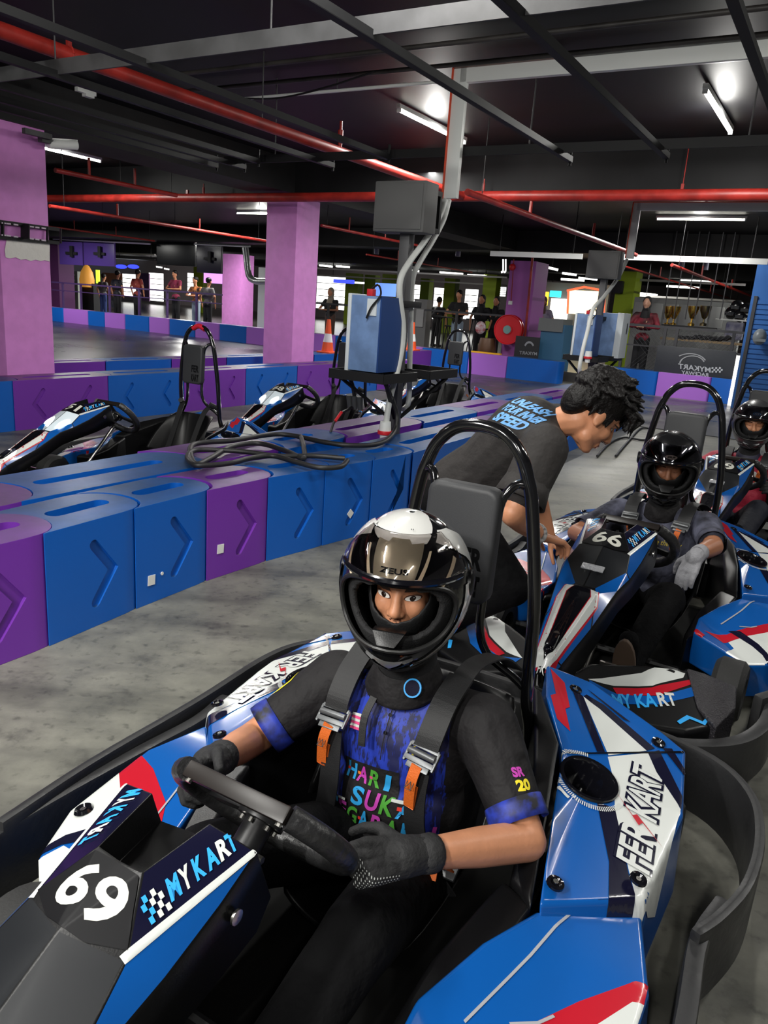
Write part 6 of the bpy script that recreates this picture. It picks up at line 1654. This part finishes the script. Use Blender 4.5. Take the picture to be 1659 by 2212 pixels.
    for s in ('L', 'R'): tp += [('c', J['hip' + s], .098, Vector(J['hip' + s]).lerp(Vector(J['kn' + s]), .6), .086), ('c', Vector(J['hip' + s]).lerp(Vector(J['kn' + s]), .6), .086, J['kn' + s], .074), ('c', J['kn' + s], .072, J['an' + s], .055)]
    blob('trousers', tp, mats['trousers'], D_, .010, 5)
    for s in ('L', 'R'):
        an = Vector(J['an' + s]); blob('shoe', [('c', an + Vector((.0, 0, -.05)), .042, an + Vector((.055, 0, .115)), .040), ('e', an + Vector((.01, 0, 0)), (.06, .045, .06))], cloth_k, D_, .008, 3)
        so = MB(); f_ = Vector((.33, 0, .94)).normalized(); sr = frame_of(f_, (0, 1, 0)); so.prism([(.045 * math.cos(R(a)), .13 * math.sin(R(a))) for a in range(0, 360, 20)], -.008, .008, lambda x, y, z: tuple(an + Vector((.030, 0, .032)) + sr @ Vector((y, x, z - .045)))); so.build('sole', sole_m, D_, bevel=.003)
    # gloves
    for s in ('L', 'R'):
        w_ = Vector(J['wr' + s]); hd, hn, hl, cu = J['hand' + s]
        dv = (Vector(J['wr' + s]) - Vector(J['el' + s])).normalized()
        g = blob('glove', hand_prims(w_, hd, hn, hl, cu, 1.0, r=1.14) + [('c', w_ - dv * .035, .035, w_ + Vector(hd).normalized() * .022, .0395)], glove, D_, .0038, 3)
        q = MB(); q.tube([w_ - dv * .055, w_ - dv * .045, w_ - dv * .01], [.036, .0375, .034], 18, cap=False); cf = q.build('cuff', glove, g); sd = cf.modifiers.new('s', 'SOLIDIFY'); sd.thickness = .004
    return D_, shirt, body, Rm

def harness(K, sides, lap=True):
    """belts worn over the chest: per side a list of points and the buckle places (kart space)"""
    for s in sides:
        q = MB(); ribbon(q, s['web'], .050, s.get('side', (0, 1, 0)), .004, 6); q.build('belt', k_web, K)
        q = MB(); ribbon(q, s['pad'], .060, s.get('side', (0, 1, 0)), .007, 5); q.build('belt_pad', k_web, K)
        b0 = Vector(s['buckle']); up = (Vector(s['pad'][0]) - Vector(s['pad'][-1])).normalized(); fr_ = frame_of(up, (0, 1, 0)); nn = fr_ @ Vector((0, 0, 1))
        if nn.x < 0: nn = -nn
        q = MB(); T = lambda x, y, z: b0 + up * x + (fr_ @ Vector((0, 1, 0))) * y + nn * z
        q.bar(T(.022, -.036, .004), T(-.022, -.036, .004), .006, .010, up=nn); q.bar(T(.022, .036, .004), T(-.022, .036, .004), .006, .010, up=nn)
        q.bar(T(.020, -.036, .006), T(.020, .036, .006), .010, .008, up=nn); q.bar(T(-.012, -.036, .005), T(-.012, .036, .005), .012, .010, up=nn); q.bar(T(-.024, -.028, .002), T(-.024, .028, .002), .014, .005, up=nn); q.cyl(T(.004, -.034, .010), T(.004, .034, .010), .008, n=10)
        bk = q.build('buckle', k_buckle, K, bevel=.0015)
        o0 = b0 - up * .022 + nn * .008; o1 = Vector(s['orange_end']) + nn * .010; md = (o0 + o1) / 2 + nn * .014
        q = MB(); ribbon(q, [o0, md, o1, o1 - up * .004 - nn * .010, (o0 + o1) / 2 - nn * .004], .026, fr_ @ Vector((0, 1, 0)), .0025, 6); og = q.build('orange_strap', k_orange, K)
        q = MB(); c_ = md + nn * .002; a = up * .016; b_ = (fr_ @ Vector((0, 1, 0))) * .008
        for p, r_ in ((a + b_, -a - b_), (a - b_, -a + b_), (a + b_, a - b_), (-a + b_, -a - b_), (a + b_, -a + b_), (a - b_, -a - b_)): q.bar(c_ + p + nn * .001, c_ + r_ + nn * .001, .0012, .001, up=nn)
        q.build('stitching', k_web, og)['kind'] = 'stuff'

# ---- first driver ------------------------------------------------------------
J1 = dict(pelvis=(-.16, 0, .20), belly=(-.155, 0, .33), chest=(-.165, 0, .47), neck=(-.150, 0, .640), head=(-.098, .004, .890),
          shL=(-.165, .205, .575), elL=(-.055, .368, .412), wrL=(.235, .238, .508), shR=(-.165, -.205, .560), elR=(.015, -.335, .425), wrR=(.285, -.205, .560),
          hipL=(-.13, .09, .17), knL=(.34, .19, .37), anL=(.74, .14, .17), hipR=(-.13, -.09, .17), knR=(.34, -.18, .37), anR=(.74, -.14, .17),
          handL=((.80, -.58, .12), (.1, -.75, -.6), (-.25, .1, 1), (.95, 1.15, .9)), handR=((.92, .10, .10), (.1, .9, -.3), (-.2, .1, 1), (.9, 1.1, .8)))
d1, sh1, bd1, Rm1 = driver('person in a white and champagne helmet and blue printed jersey driving the nearest kart', (.009, 1.533, 0), H1, J1,
    dict(shirt=[jersey_k, jersey_blue], panel=.150, hem=M('hem_blue', (.012, .030, .30), .6, var=.8, vscale=25, col2=(.008, .008, .012)), collar=jersey_k, trousers=cloth_k), 'zeus', R(17), R(2), glove_k, skin)
bv = bvh_of([sh1])
# prints on the jersey; x runs to the driver's left, y up the chest
def chest(x, y): return (Vector((.35, x, y + .10)), Vector((-1, 0, -.30)))
D = Decal(chest, bv, .0012, .012)
cyc = [M('jersey_magenta', (.45, .04, .35), .6), M('jersey_red', (.65, .03, .02), .6), M('jersey_green', (.06, .30, .03), .6), M('jersey_orange', (.75, .20, .02), .6), M('jersey_cyan', (.02, .30, .65), .6), M('jersey_pink', (.65, .06, .20), .6)]
D.poly(jersey_k, [(-.105, .455), (.055, .475), (.055, .400), (.115, .400), (.115, .270), (-.155, .270), (-.155, .330), (-.10, .340)])
def row(txt, x0, y0, cw, h_, sl=.09):
    for i, ch in enumerate(txt):
        if ch == ' ': continue
        x = x0 + i * cw; cc = cyc[(i * 2 + int(y0 * 100)) % 6]; c2 = cyc[(i * 2 + 3 + int(y0 * 100)) % 6]
        w1 = .40 if ch == 'I' else .84
        D.text(cc, ch, (x + cw * (.84 - w1) * .3, y0 + i * cw * sl), (cw * w1, cw * w1 * sl), (.006, h_), bold=.03)
        D.poly(c2, [(x + .002, y0 + i * cw * sl + h_ * .42), (x + cw * .30, y0 + i * cw * sl + h_ * .44), (x + cw * .30, y0 + i * cw * sl + h_ * .62), (x + .002, y0 + i * cw * sl + h_ * .60)]) if ch in 'HAREN' else None
        vs_, fs_ = text_mesh(ch, .03, 0)
row('HARI', -.095, .405, .036, .046); row('SUKA', -.065, .348, .041, .050); row('NEGARAKU', -.145, .290, .036, .048)
D.poly(k_white, [(.045, .406), (.10, .412), (.10, .402), (.045, .398)]); D.poly(k_white, [(-.10, .352), (-.075, .356), (-.075, .350), (-.10, .346)])
for k in range(6): D.poly(cyc[5] if k % 2 == 0 else k_white, [(-.086, .540 + k * .0065), (-.052, .545 + k * .0065), (-.050, .5515 + k * .0065), (-.084, .5465 + k * .0065)])
D.poly(M('badge_yellow', (.6, .5, .05), .5), [(.095 + .018 * math.cos(R(a)), .545 + .022 * math.sin(R(a))) for a in range(90, 270, 15)] + [(.095 + .014 * math.cos(R(a)), .545 + .018 * math.sin(R(a))) for a in range(270, 89, -15)])
for y in (.565, .605): D.poly(k_blkgl, [(.012 + .005 * math.cos(R(a)), y + .005 * math.sin(R(a))) for a in range(0, 360, 40)])
D.poly(jersey_k, [(.010, .50), (.0125, .50), (.0145, .63), (.012, .63)])
D.build('jersey_print', sh1)
def sleeveL(x, y):
    a, b_ = Vector(J1['shL']), Vector(J1['elL']); return (a.lerp(b_, y) + Vector((.10 + x, .18 - x, .08)) * 1.2, Vector((-.10 - x, -.18 + x, -.08)))
D = Decal(sleeveL, bv, .0015, .012); D.text(M('sleeve_yellow', (.75, .62, .02), .6), '20', (.045, .52), (-.075, 0), (0, -.10), bold=.05); D.text(cyc[0], 'SR', (.045, .40), (-.06, 0), (0, -.09), bold=.05); D.build('sleeve_print', sh1)
def sleeveR(x, y):
    a, b_ = Vector(J1['shR']), Vector(J1['elR']); return (a.lerp(b_, y) + Vector((.16 + x, -.16 + x, .10)), Vector((-.16 - x, .16 - x, -.10)))
D = Decal(sleeveR, bv, .0015, .012); D.poly(M('sleeve_yellow', (.75, .62, .02), .6), [(-.05, .10), (-.035, .22), (-.04, .40), (-.06, .52), (-.05, .50), (-.02, .38), (-.015, .22)]); D.build('sleeve_print', sh1)
# collar badge
q = MB(); nb = Vector((-.070, .058, .664)); q.lathe([(.001, .0), (.022, .0), (.022, .003), (.001, .003)], nb, frame_of((0, .3, 1), (0, 1, 0)) @ Matrix.Rotation(R(90), 3, 'Y').inverted() if False else Matrix.Rotation(R(62), 3, 'Y'), 20); q.build('collar_badge', k_lblue, sh1)
q = MB(); q.lathe([(.001, .0031), (.018, .0031), (.018, .004), (.001, .004)], nb, Matrix.Rotation(R(62), 3, 'Y'), 20); q.build('badge_centre', k_navy, sh1)
# white grip dots on the left glove
gls = [o for o in COL.objects if o.parent == d1 and o.name.startswith('glove')]
gl = min(gls, key=lambda o: (sum((v.co for v in o.data.vertices), Vector()) / len(o.data.vertices) - Vector(J1['wrL'])).length)
gb = bvh_of([gl]); wl = Vector(J1['wrL']); hdv = Vector(J1['handL'][0]).normalized()
D = Decal(lambda x, y: (wl + hdv * x + Vector((0, 0, y)) + Vector((.25, .10, -.05)), Vector((-.25, -.10, .05))), gb, .0008, .01)
for i in range(16):
    for j in range(7):
        x, y = .020 + i * .0062 + (j % 2) * .003, -.034 + j * .0055
        D.poly(k_white, [(x + .0014 * math.cos(R(a)), y + .0014 * math.sin(R(a))) for a in range(0, 360, 72)])
D.build('grip_dots', gl)
harness(k1, [
    dict(web=[(-.44, .165, .60), (-.36, .15, .66), (-.25, .135, .682), (-.16, .135, .672), (-.09, .13, .63), (-.045, .125, .575)], pad=[(-.16, .135, .680), (-.09, .132, .645), (-.045, .128, .590), (-.030, .122, .550)], buckle=(-.022, .120, .535), orange_end=(-.012, .105, .415)),
    dict(web=[(-.44, -.165, .60), (-.36, -.15, .66), (-.25, -.13, .682), (-.16, -.125, .672), (-.09, -.12, .63), (-.045, -.12, .575)], pad=[(-.16, -.125, .680), (-.09, -.122, .645), (-.045, -.120, .600), (-.032, -.120, .565)], buckle=(-.024, -.120, .548), orange_end=(-.018, -.140, .425))])
for s in (1, -1):
    q = MB(); ribbon(q, [(-.020, .118 * s, .52), (-.014, .115 * s, .44), (-.016, .120 * s, .36), (-.03, .14 * s, .28), (-.06, .20 * s, .18)], .052, (0, 1, 0), .004, 6); q.build('belt', k_web, k1)
q = MB(); ribbon(q, [(-.05, -.03, .62), (-.022, -.035, .58), (-.008, -.03, .53), (-.006, -.028, .515)], .018, (0, 1, 0), .003, 4); q.build('chin_strap', k_web, k1)
q = MB(); ribbon(q, [(-.03, .205, .275), (.0, .200, .312), (.028, .192, .325), (.048, .195, .300)], .034, (0, 1, 0), .004, 5); q.build('lap_strap', k_orange, k1)
q = MB(); q.box((-.045, .200, .268), (.05, .05, .012), rot=Matrix.Rotation(R(30), 3, 'Y')); q.build('lap_buckle', k_buckle, k1, bevel=.003)

# ---- second driver ---------------------------------------------------------
J2 = dict(pelvis=(-.17, 0, .20), belly=(-.175, 0, .33), chest=(-.19, 0, .47), neck=(-.185, 0, .61), head=(-.160, 0, .838),
          shL=(-.185, .205, .575), elL=(.03, .285, .545), wrL=(.215, .245, .545), shR=(-.185, -.205, .560), elR=(.03, -.345, .47), wrR=(.26, -.20, .52),
          hipL=(-.13, .09, .17), knL=(.34, .185, .36), anL=(.72, .145, .19), hipR=(-.13, -.09, .17), knR=(.34, -.18, .37), anR=(.74, -.14, .17),
          handL=((.62, -.12, -.72), (-.55, .05, -.80), (.1, -1, 0), (.25, .35, .3)), handR=((.9, .12, .15), (.1, .9, -.3), (-.2, .1, 1), (.6, .9, .7)))
d2, sh2, bd2, Rm2 = driver('person in a plain black helmet and grey tie-dye shirt driving kart 66', (1.265, 3.481, 0), R(-121.5), J2,
    dict(shirt=[tie_dye], hem=tie_dye, collar=jersey_k, trousers=cloth_k), 'black', R(12), R(9), glove_g, skin_d, eyes='down')
bv = bvh_of([sh2]); D = Decal(chest, bv, .0012, .02); D.text(M('script_yellow', (.55, .42, .03), .6), 'we made the way', (-.07, .485), (.20, .01), (0, .035), shear=.3); D.build('shirt_print', sh2)
harness(k2, [dict(web=[(-.44, .165 * s, .60), (-.36, .15 * s, .64), (-.25, .135 * s, .665), (-.16, .13 * s, .655), (-.09, .125 * s, .615), (-.06, .12 * s, .57)], pad=[(-.16, .13 * s, .665), (-.09, .127 * s, .63), (-.062, .122 * s, .585)], buckle=(-.050, .118 * s, .585), orange_end=(-.045, .100 * s, .475)) for s in (1, -1)])
# ---- third driver -----------------------------------------------------------
J3 = dict(J2); J3.update(head=(-.145, 0, .86), elL=(-.02, .37, .42), wrL=(.24, .27, .50), elR=(-.02, -.37, .44), wrR=(.24, -.24, .52), handL=((.85, -.40, .2), (.1, -.9, -.2), (-.2, .1, 1), (.6, .9, .7)))
d3, sh3, bd3, Rm3 = driver('person in a charcoal helmet and red jersey at the right edge', (2.468, 5.264, 0), R(-122.8), J3,
    dict(shirt=[red_jersey], hem=red_jersey, collar=M('collar_navy', (.01, .01, .03), .6), trousers=navy_tr), 'kni', R(10), R(4), glove_k, skin, eyes='down')
bv = bvh_of([sh3]); D = Decal(chest, bv, .0012, .02); D.poly(k_white, [(-.10 + .024 * math.cos(R(a)), .56 + .024 * math.sin(R(a))) for a in range(0, 360, 20)]); D.poly(cyc[1], [(-.10 + .015 * math.cos(R(a)), .56 + .015 * math.sin(R(a))) for a in range(0, 360, 20)]); D.poly(k_white, [(.07 + .02 * math.cos(R(a)), .55 + .02 * math.sin(R(a))) for a in range(0, 360, 20)]); D.poly(k_white, [(-.20, .53), (-.16, .54), (-.16, .56), (-.20, .55)]); D.build('jersey_print', sh3)
harness(k3, [dict(web=[(-.44, .165 * s, .60), (-.36, .15 * s, .64), (-.25, .135 * s, .665), (-.16, .13 * s, .655), (-.09, .125 * s, .615), (-.06, .12 * s, .57)], pad=[(-.16, .13 * s, .665), (-.09, .127 * s, .63), (-.062, .122 * s, .585)], buckle=(-.050, .118 * s, .585), orange_end=(-.045, .100 * s, .475)) for s in (1, -1)])
# ---- bending marshal -----------------------------------------------------------
mp_ = thing('person', 'person with thick black hair in a charcoal tee bending over kart 66', 'person', (0, 0, 0))
Rh = frame_of((.73, .14, -.66), (-.18, .97, .02)); HC = Vector((.705, 2.675, 1.172))
NB = Vector((.575, 2.735, 1.13)); PV = Vector((.29, 2.95, .80))
SR, SL = Vector((.525, 2.565, 1.06)), Vector((.56, 2.905, 1.06)); ER, WR = Vector((.432, 2.475, .850)), Vector((.565, 2.64, .730)); EL, WL = Vector((.60, 3.06, .84)), Vector((.70, 3.08, .60))
HR_, KR, AR = Vector((.27, 2.86, .76)), Vector((.50, 2.72, .50)), Vector((.15, 2.86, .22)); HL_, KL, AL = Vector((.28, 3.05, .76)), Vector((.22, 3.24, .44)), Vector((.0, 3.34, .10))
bp_ = head_prims(HC, Rh, True) + [('c', NB, .056, HC + Rh @ Vector((-.03, 0, -.05)), .054), ('c', NB + Vector((-.06, .02, -.06)), .10, PV, .12),
      ('c', SR, .050, ER, .043), ('c', ER, .045, ER.lerp(WR, .35), .043), ('c', ER.lerp(WR, .35), .043, WR, .027), ('c', SL, .050, EL, .043), ('c', EL, .044, WL, .027),
      ('c', HR_, .075, KR, .055), ('c', KR, .05, AR, .036), ('c', HL_, .075, KL, .055), ('c', KL, .05, AL, .036)]
bp_ += hand_prims(WR, (.85, .40, -.25), (-.2, -.2, -1), (.3, .8, .2), (.5, .6, .5)) + hand_prims(WL, (.7, -.5, -.4), (-.2, .2, -1), (-.3, -.8, .2), (.5, .6, .5))
mb_ = blob('body', bp_, skin, mp_, .0052, 4)
face_prints(mb_, mp_, HC, Rh, 'open')
# hair: cap of overlapping locks
Tm = lambda p: HC + Rh @ Vector(p)
hp = [('e', Tm((-.030, 0, .062)), (.112, .088, .100), Rh), ('e', Tm((-.085, 0, .005)), (.050, .066, .075), Rh)]
random.seed(11)
for i in range(230):
    az = random.uniform(-PI, PI); el = random.uniform(-.15, 1.5)
    d = Vector((math.cos(el) * math.cos(az), math.cos(el) * math.sin(az), math.sin(el)))
    front = max(0, d.x)
    if el < .35 and abs(az) < 1.25: continue
    if el < .12 and abs(az) < 1.9: continue
    p0 = Vector((-.030 + .106 * d.x, .084 * d.y, .058 + .098 * d.z)); L = random.uniform(.022, .05) * (1.3 if front > .2 else 1)
    flow = Vector((.55 + .5 * front, d.y * .5 + random.uniform(-.4, .4), .35 * d.z - .25 + random.uniform(-.25, .3))).normalized()
    p1 = p0 + (d * .35 + flow).normalized() * L; hp.append(('c', Tm(p0), random.uniform(.010, .016), Tm(p1), random.uniform(.003, .006)))
for i in range(46):      # fringe falling over the forehead
    y = random.uniform(-.062, .062); p0 = Vector((.060 + random.uniform(-.02, .01), y, .105 + random.uniform(-.02, .015)))
    p1 = p0 + Vector((random.uniform(.035, .060), random.uniform(-.015, .015), random.uniform(-.035, .005))); p2 = p1 + Vector((random.uniform(.0, .022), random.uniform(-.01, .01), random.uniform(-.045, -.02)))
    hp += [('c', Tm(p0), .013, Tm(p1), .008), ('c', Tm(p1), .008, Tm(p2), .0030)]
for i in range(50):      # sides and nape
    s_ = random.choice((-1, 1)); x = random.uniform(-.10, .035); p0 = Vector((x, .070 * s_, random.uniform(.01, .06))); p1 = p0 + Vector((random.uniform(-.005, .02), .002 * s_, -random.uniform(.02, .04)))
    hp.append(('c', Tm(p0), .011, Tm(p1), .004))
blob('hair', hp, hair_m, mp_, .0042, 1, .4)
# tee with wide hanging sleeves
tee = [('c', NB + Vector((-.08, .01, -.05)), .140, PV.lerp(NB, .35), .135), ('c', PV.lerp(NB, .35), .135, PV + Vector((0, 0, .02)), .135), ('c', SR, .085, SL, .085), ('c', NB + Vector((-.03, 0, -.02)), .078, NB + Vector((.015, 0, .0)), .070),
       ('c', SR, .085, SR.lerp(ER, .62), .080), ('c', SL, .080, SL.lerp(EL, .5), .070)]
teo = blob('tee', tee, cloth_g, mp_, .0075, 5)
for a, b_ in ((SR, ER), (SL, EL)):
    d = (b_ - a).normalized(); q = MB(); q.tube([a.lerp(b_, .50) + d * x for x in (0, .04, .075)], [.078, .086, .092], 26, cap=False); o = q.build('sleeve_hem', cloth_g, teo); sd = o.modifiers.new('s', 'SOLIDIFY'); sd.thickness = .004
bv = bvh_of([teo]); ax = (NB - PV).normalized(); sd_ = Vector((.42, -.90, -.12)).normalized(); upv = sd_.cross(ax) * -1
if upv.z < 0: upv = -upv
dd_ = (upv + Vector((.05, -.75, 0))).normalized()
def back(x, y): return (PV + ax * (.28 + y) + sd_ * x + Vector((0, -.06, .08)) + dd_ * .5, -dd_)
print_b = M('tee_print_blue', (.16, .40, .78), .6)
D = Decal(back, bv, .0020, .012)
# three lines of lettering, reading away from the camera across the shoulders
for t_, y0, x0, x1, h_ in (('UNLEASH', .112, -.115, .045, .036), ('YOUR INNER', .068, -.115, .070, .038), ('SPEED', .012, -.095, .055, .050)):
    D.text(print_b, t_, (x0, y0), (x1 - x0, .012), (.006, h_), bold=.045)
D.build('back_print', teo)
blob('trousers', [('e', PV + Vector((-.01, 0, -.03)), (.15, .17, .13)), ('c', HR_, .10, KR, .078), ('c', KR, .075, AR, .06), ('c', HL_, .10, KL, .078), ('c', KL, .075, AL, .06)], cloth_k, mp_, .010, 4)
for A_ in (AR, AL): blob('shoe', [('c', A_ + Vector((-.03, 0, -.05)), .042, A_ + Vector((.14, -.04, -.055)), .038)], cloth_k, mp_, .009, 3)
# wrist band and hip tag
dW = (WR - ER).normalized(); q = MB(); P = []
fr_w = frame_of(dW, (0, 1, 0))
q.tube([WR - dW * .03 + fr_w @ Vector((0, .034 * math.cos(R(a)), .030 * math.sin(R(a)))) for a in range(0, 360, 20)], .009, 8, closed=True); q.build('wrist_band', M('band_print', (.10, .10, .10), .5, var=.9, vscale=90, col2=(.5, .5, .5)), mp_)
q = MB(); q.box((.305, 2.50, .78), (.055, .004, .060), rot=Matrix.Rotation(R(25), 3, 'Y')); q.build('name_tag', M('tag_white', (.6, .6, .6), .5), mp_)

# ---- people behind the far blocks ------------------------------------------
def bystander(px, py, S, top, legs, label, hair='hair', lean=1, face=180, hold=True, scale=1.0, hairc=None, z0=PZ, sitting=False, sleeve=None, skinm=None):
    """px,py: middle of the face in the photo; stands in the plane s=S behind the railing"""
    hd = pt(px, py, S); base = Vector((hd.x, hd.y, 0)); H_ = hd.z
    P_ = thing('person', label, 'person', (base.x, base.y, 0), 0)
    f = -U if face == 180 else (U if face == 0 else V); l = Vector((0, 0, 1)).cross(f)
    if face == 180: l = V * 1.0 if False else Vector((0, 0, 1)).cross(f)
    g = lambda x, y, z: f * x + l * y + Vector((0, 0, z))
    z1 = H_ - .205; hipz = z0 + (H_ - z0) * .54
    Rm_ = frame_of(f * 1.0 + Vector((0, 0, -.15)), l)
    sk = skinm or skin
    hc = g(.06 * lean, 0, H_)
    pr = head_prims(hc, Rm_) + [('e', hc, (.085, .082, .105))] + [('c', g(.02, 0, z1), .052, hc + Vector((0, 0, -.07)), .05), ('e', g(0, 0, z1 - .18), (.10, .15, .2))]
    sh_ = {}
    for s in (1, -1):
        shp = g(0, .20 * s, z1 - .05); elp = g(.12 if hold else -.02, .33 * s, z1 - .29); wrp = g(.32 if hold else .04, .08 * s if hold else .30 * s, z1 - (.30 if hold else .52)); sh_[s] = (shp, elp, wrp)
        pr += [('c', shp, .045, elp, .038), ('c', elp, .038, wrp, .027), ('c', wrp, .030, wrp + (wrp - elp).normalized() * .13, .020)]
        pr += [('c', g(0, .09 * s, hipz), .07, g(.0, .10 * s, z0 + .08), .04)]
    blob('body', pr, sk, P_, .016, 2)
    tp_ = [('e', g(0, 0, z1 - .17), (.15, .15, .20)), ('c', g(0, -.19, z1 - .06), .070, g(0, .19, z1 - .06), .070), ('c', g(0, -.09, z1 - .25), .130, g(0, .09, z1 - .25), .130), ('c', g(0, -.04, hipz + .02), .12, g(0, .04, hipz + .02), .12)]
    k = 1.0 if sleeve == 'long' else .5
    for s in (1, -1):
        a, b_, c_ = sh_[s]; tp_ += [('c', a, .066, a.lerp(b_, k), .056)]
        if sleeve == 'long': tp_ += [('c', b_, .052, c_, .038)]
    blob('shirt', tp_, top, P_, .018, 3)
    blob('trousers', [('c', g(0, .08 * s, hipz), .095, g(0, .10 * s, z0 + .06), .065) for s in (1, -1)] + [('e', g(0, 0, hipz), (.13, .13, .10))], legs, P_, .02, 2)
    for s in (1, -1):
        if z0 < .3: MB().box(g(.05, .10 * s, z0 + .035), (.26, .09, .07), LANE).build('shoe', dk, P_, bevel=.02)
    hm_ = hairc or hair_m; X = lambda p: hc + Rm_ @ Vector(p)
    if hair == 'hijab':
        blob('headscarf', [('e', X((-.045, 0, .035)), (.108, .098, .110), Rm_), ('e', X((-.05, 0, -.06)), (.095, .090, .09), Rm_), ('c', X((-.03, 0, -.13)), .085, g(.02, 0, z1 - .10), .13), ('c', X((.055, -.03, -.115)), .03, X((.055, .03, -.115)), .03)], hm_, P_, .012, 3)
    else:
        blob('hair', [('e', X((-.030, 0, .045)), (.108, .094, .088), Rm_), ('e', X((-.05, 0, .0)), (.07, .088, .06), Rm_)], hm_, P_, .012, 2)
    return P_
wine = M('wine_shirt', (.22, .012, .05), .7); rust = M('rust_shirt', (.30, .04, .03), .7); blackt = M('black_tee_far', (.010, .010, .012), .8); grey_t = M('grey_tee_far', (.14, .13, .13), .8); jeans = M('pale_jeans', (.25, .32, .40), .8); orange_t = M('orange_mix_shirt', (.45, .14, .03), .7, var=.8, vscale=12, col2=(.02, .02, .02)); brown_t = M('brown_trousers', (.10, .055, .04), .8)
bystander(1399, 655, 17.9, M('jersey_red_black', (.20, .015, .03), .7, var=.7, vscale=5, col2=(.02, .006, .008)), blackt, 'woman in a black headscarf and red jersey leaning on the right railing', 'hijab', sleeve='long', hairc=blackt, skinm=skin_l)
bystander(994, 637, 19.6, blackt, jeans, 'man in a black tee leaning on the railing left of the hose reel')
bystander(716, 632, 19.6, blackt, brown_t, 'woman in a beige headscarf and black top right of the middle column', 'hijab', sleeve=None, hairc=M('beige_scarf', (.30, .25, .19), .8))
bystander(380, 592, 19.9, wine, blackt, 'man in a wine red shirt leaning on the left railing')
bystander(424, 606, 19.9, orange_t, jeans, 'man in an orange patterned shirt at the left railing')
bystander(449, 608, 19.5, grey_t, blackt, 'man in a grey tee, rightmost at the left railing', face=0, hold=False)
bystander(296, 590, 20.6, rust, blackt, 'man in a rust red jacket with his back turned, left background', face=0, hold=False)
bystander(252, 592, 20.6, M('black_tee_logo', (.02, .02, .03), .7), blackt, 'man in a black tee with his back turned, left background', face=0, hold=False)
bystander(222, 598, 22.0, grey_t, M('blue_trousers', (.02, .04, .16), .8), 'dim person left of the two men with turned backs', face=0, hold=False)
bystander(948, 650, 23, blackt, blackt, 'dark silhouetted person left of the leaning man in black', hold=False, face=0)
bystander(1043, 648, 20.5, blackt, blackt, 'person in black standing right of the leaning man, with a white bag', 'hijab', hairc=blackt, hold=False)
bystander(1074, 652, 20.6, blackt, blackt, 'person in a black headscarf, leftmost beside the hose-reel column', 'hijab', hairc=blackt, hold=False)
bystander(848, 634, 26.5, grey_t, blackt, 'bald-looking person before the blue screen left of the first charging post', hold=False, hairc=skin)
bystander(1175, 652, 20.5, M('lilac_top', (.30, .28, .36), .8), blackt, 'woman in a lilac top and dark headscarf right of the hose-reel column', 'hijab', hairc=brown_t, hold=False)
q = MB().ell(pt(1038, 708, 19.4), (.14, .09, .17), None, 12, 8).build('plastic_bag', M('bag_white', (.6, .58, .6), .5, var=.9, vscale=9, col2=(.5, .03, .05))); tag(q, 'white and red plastic bag held by the person in black', 'bag')
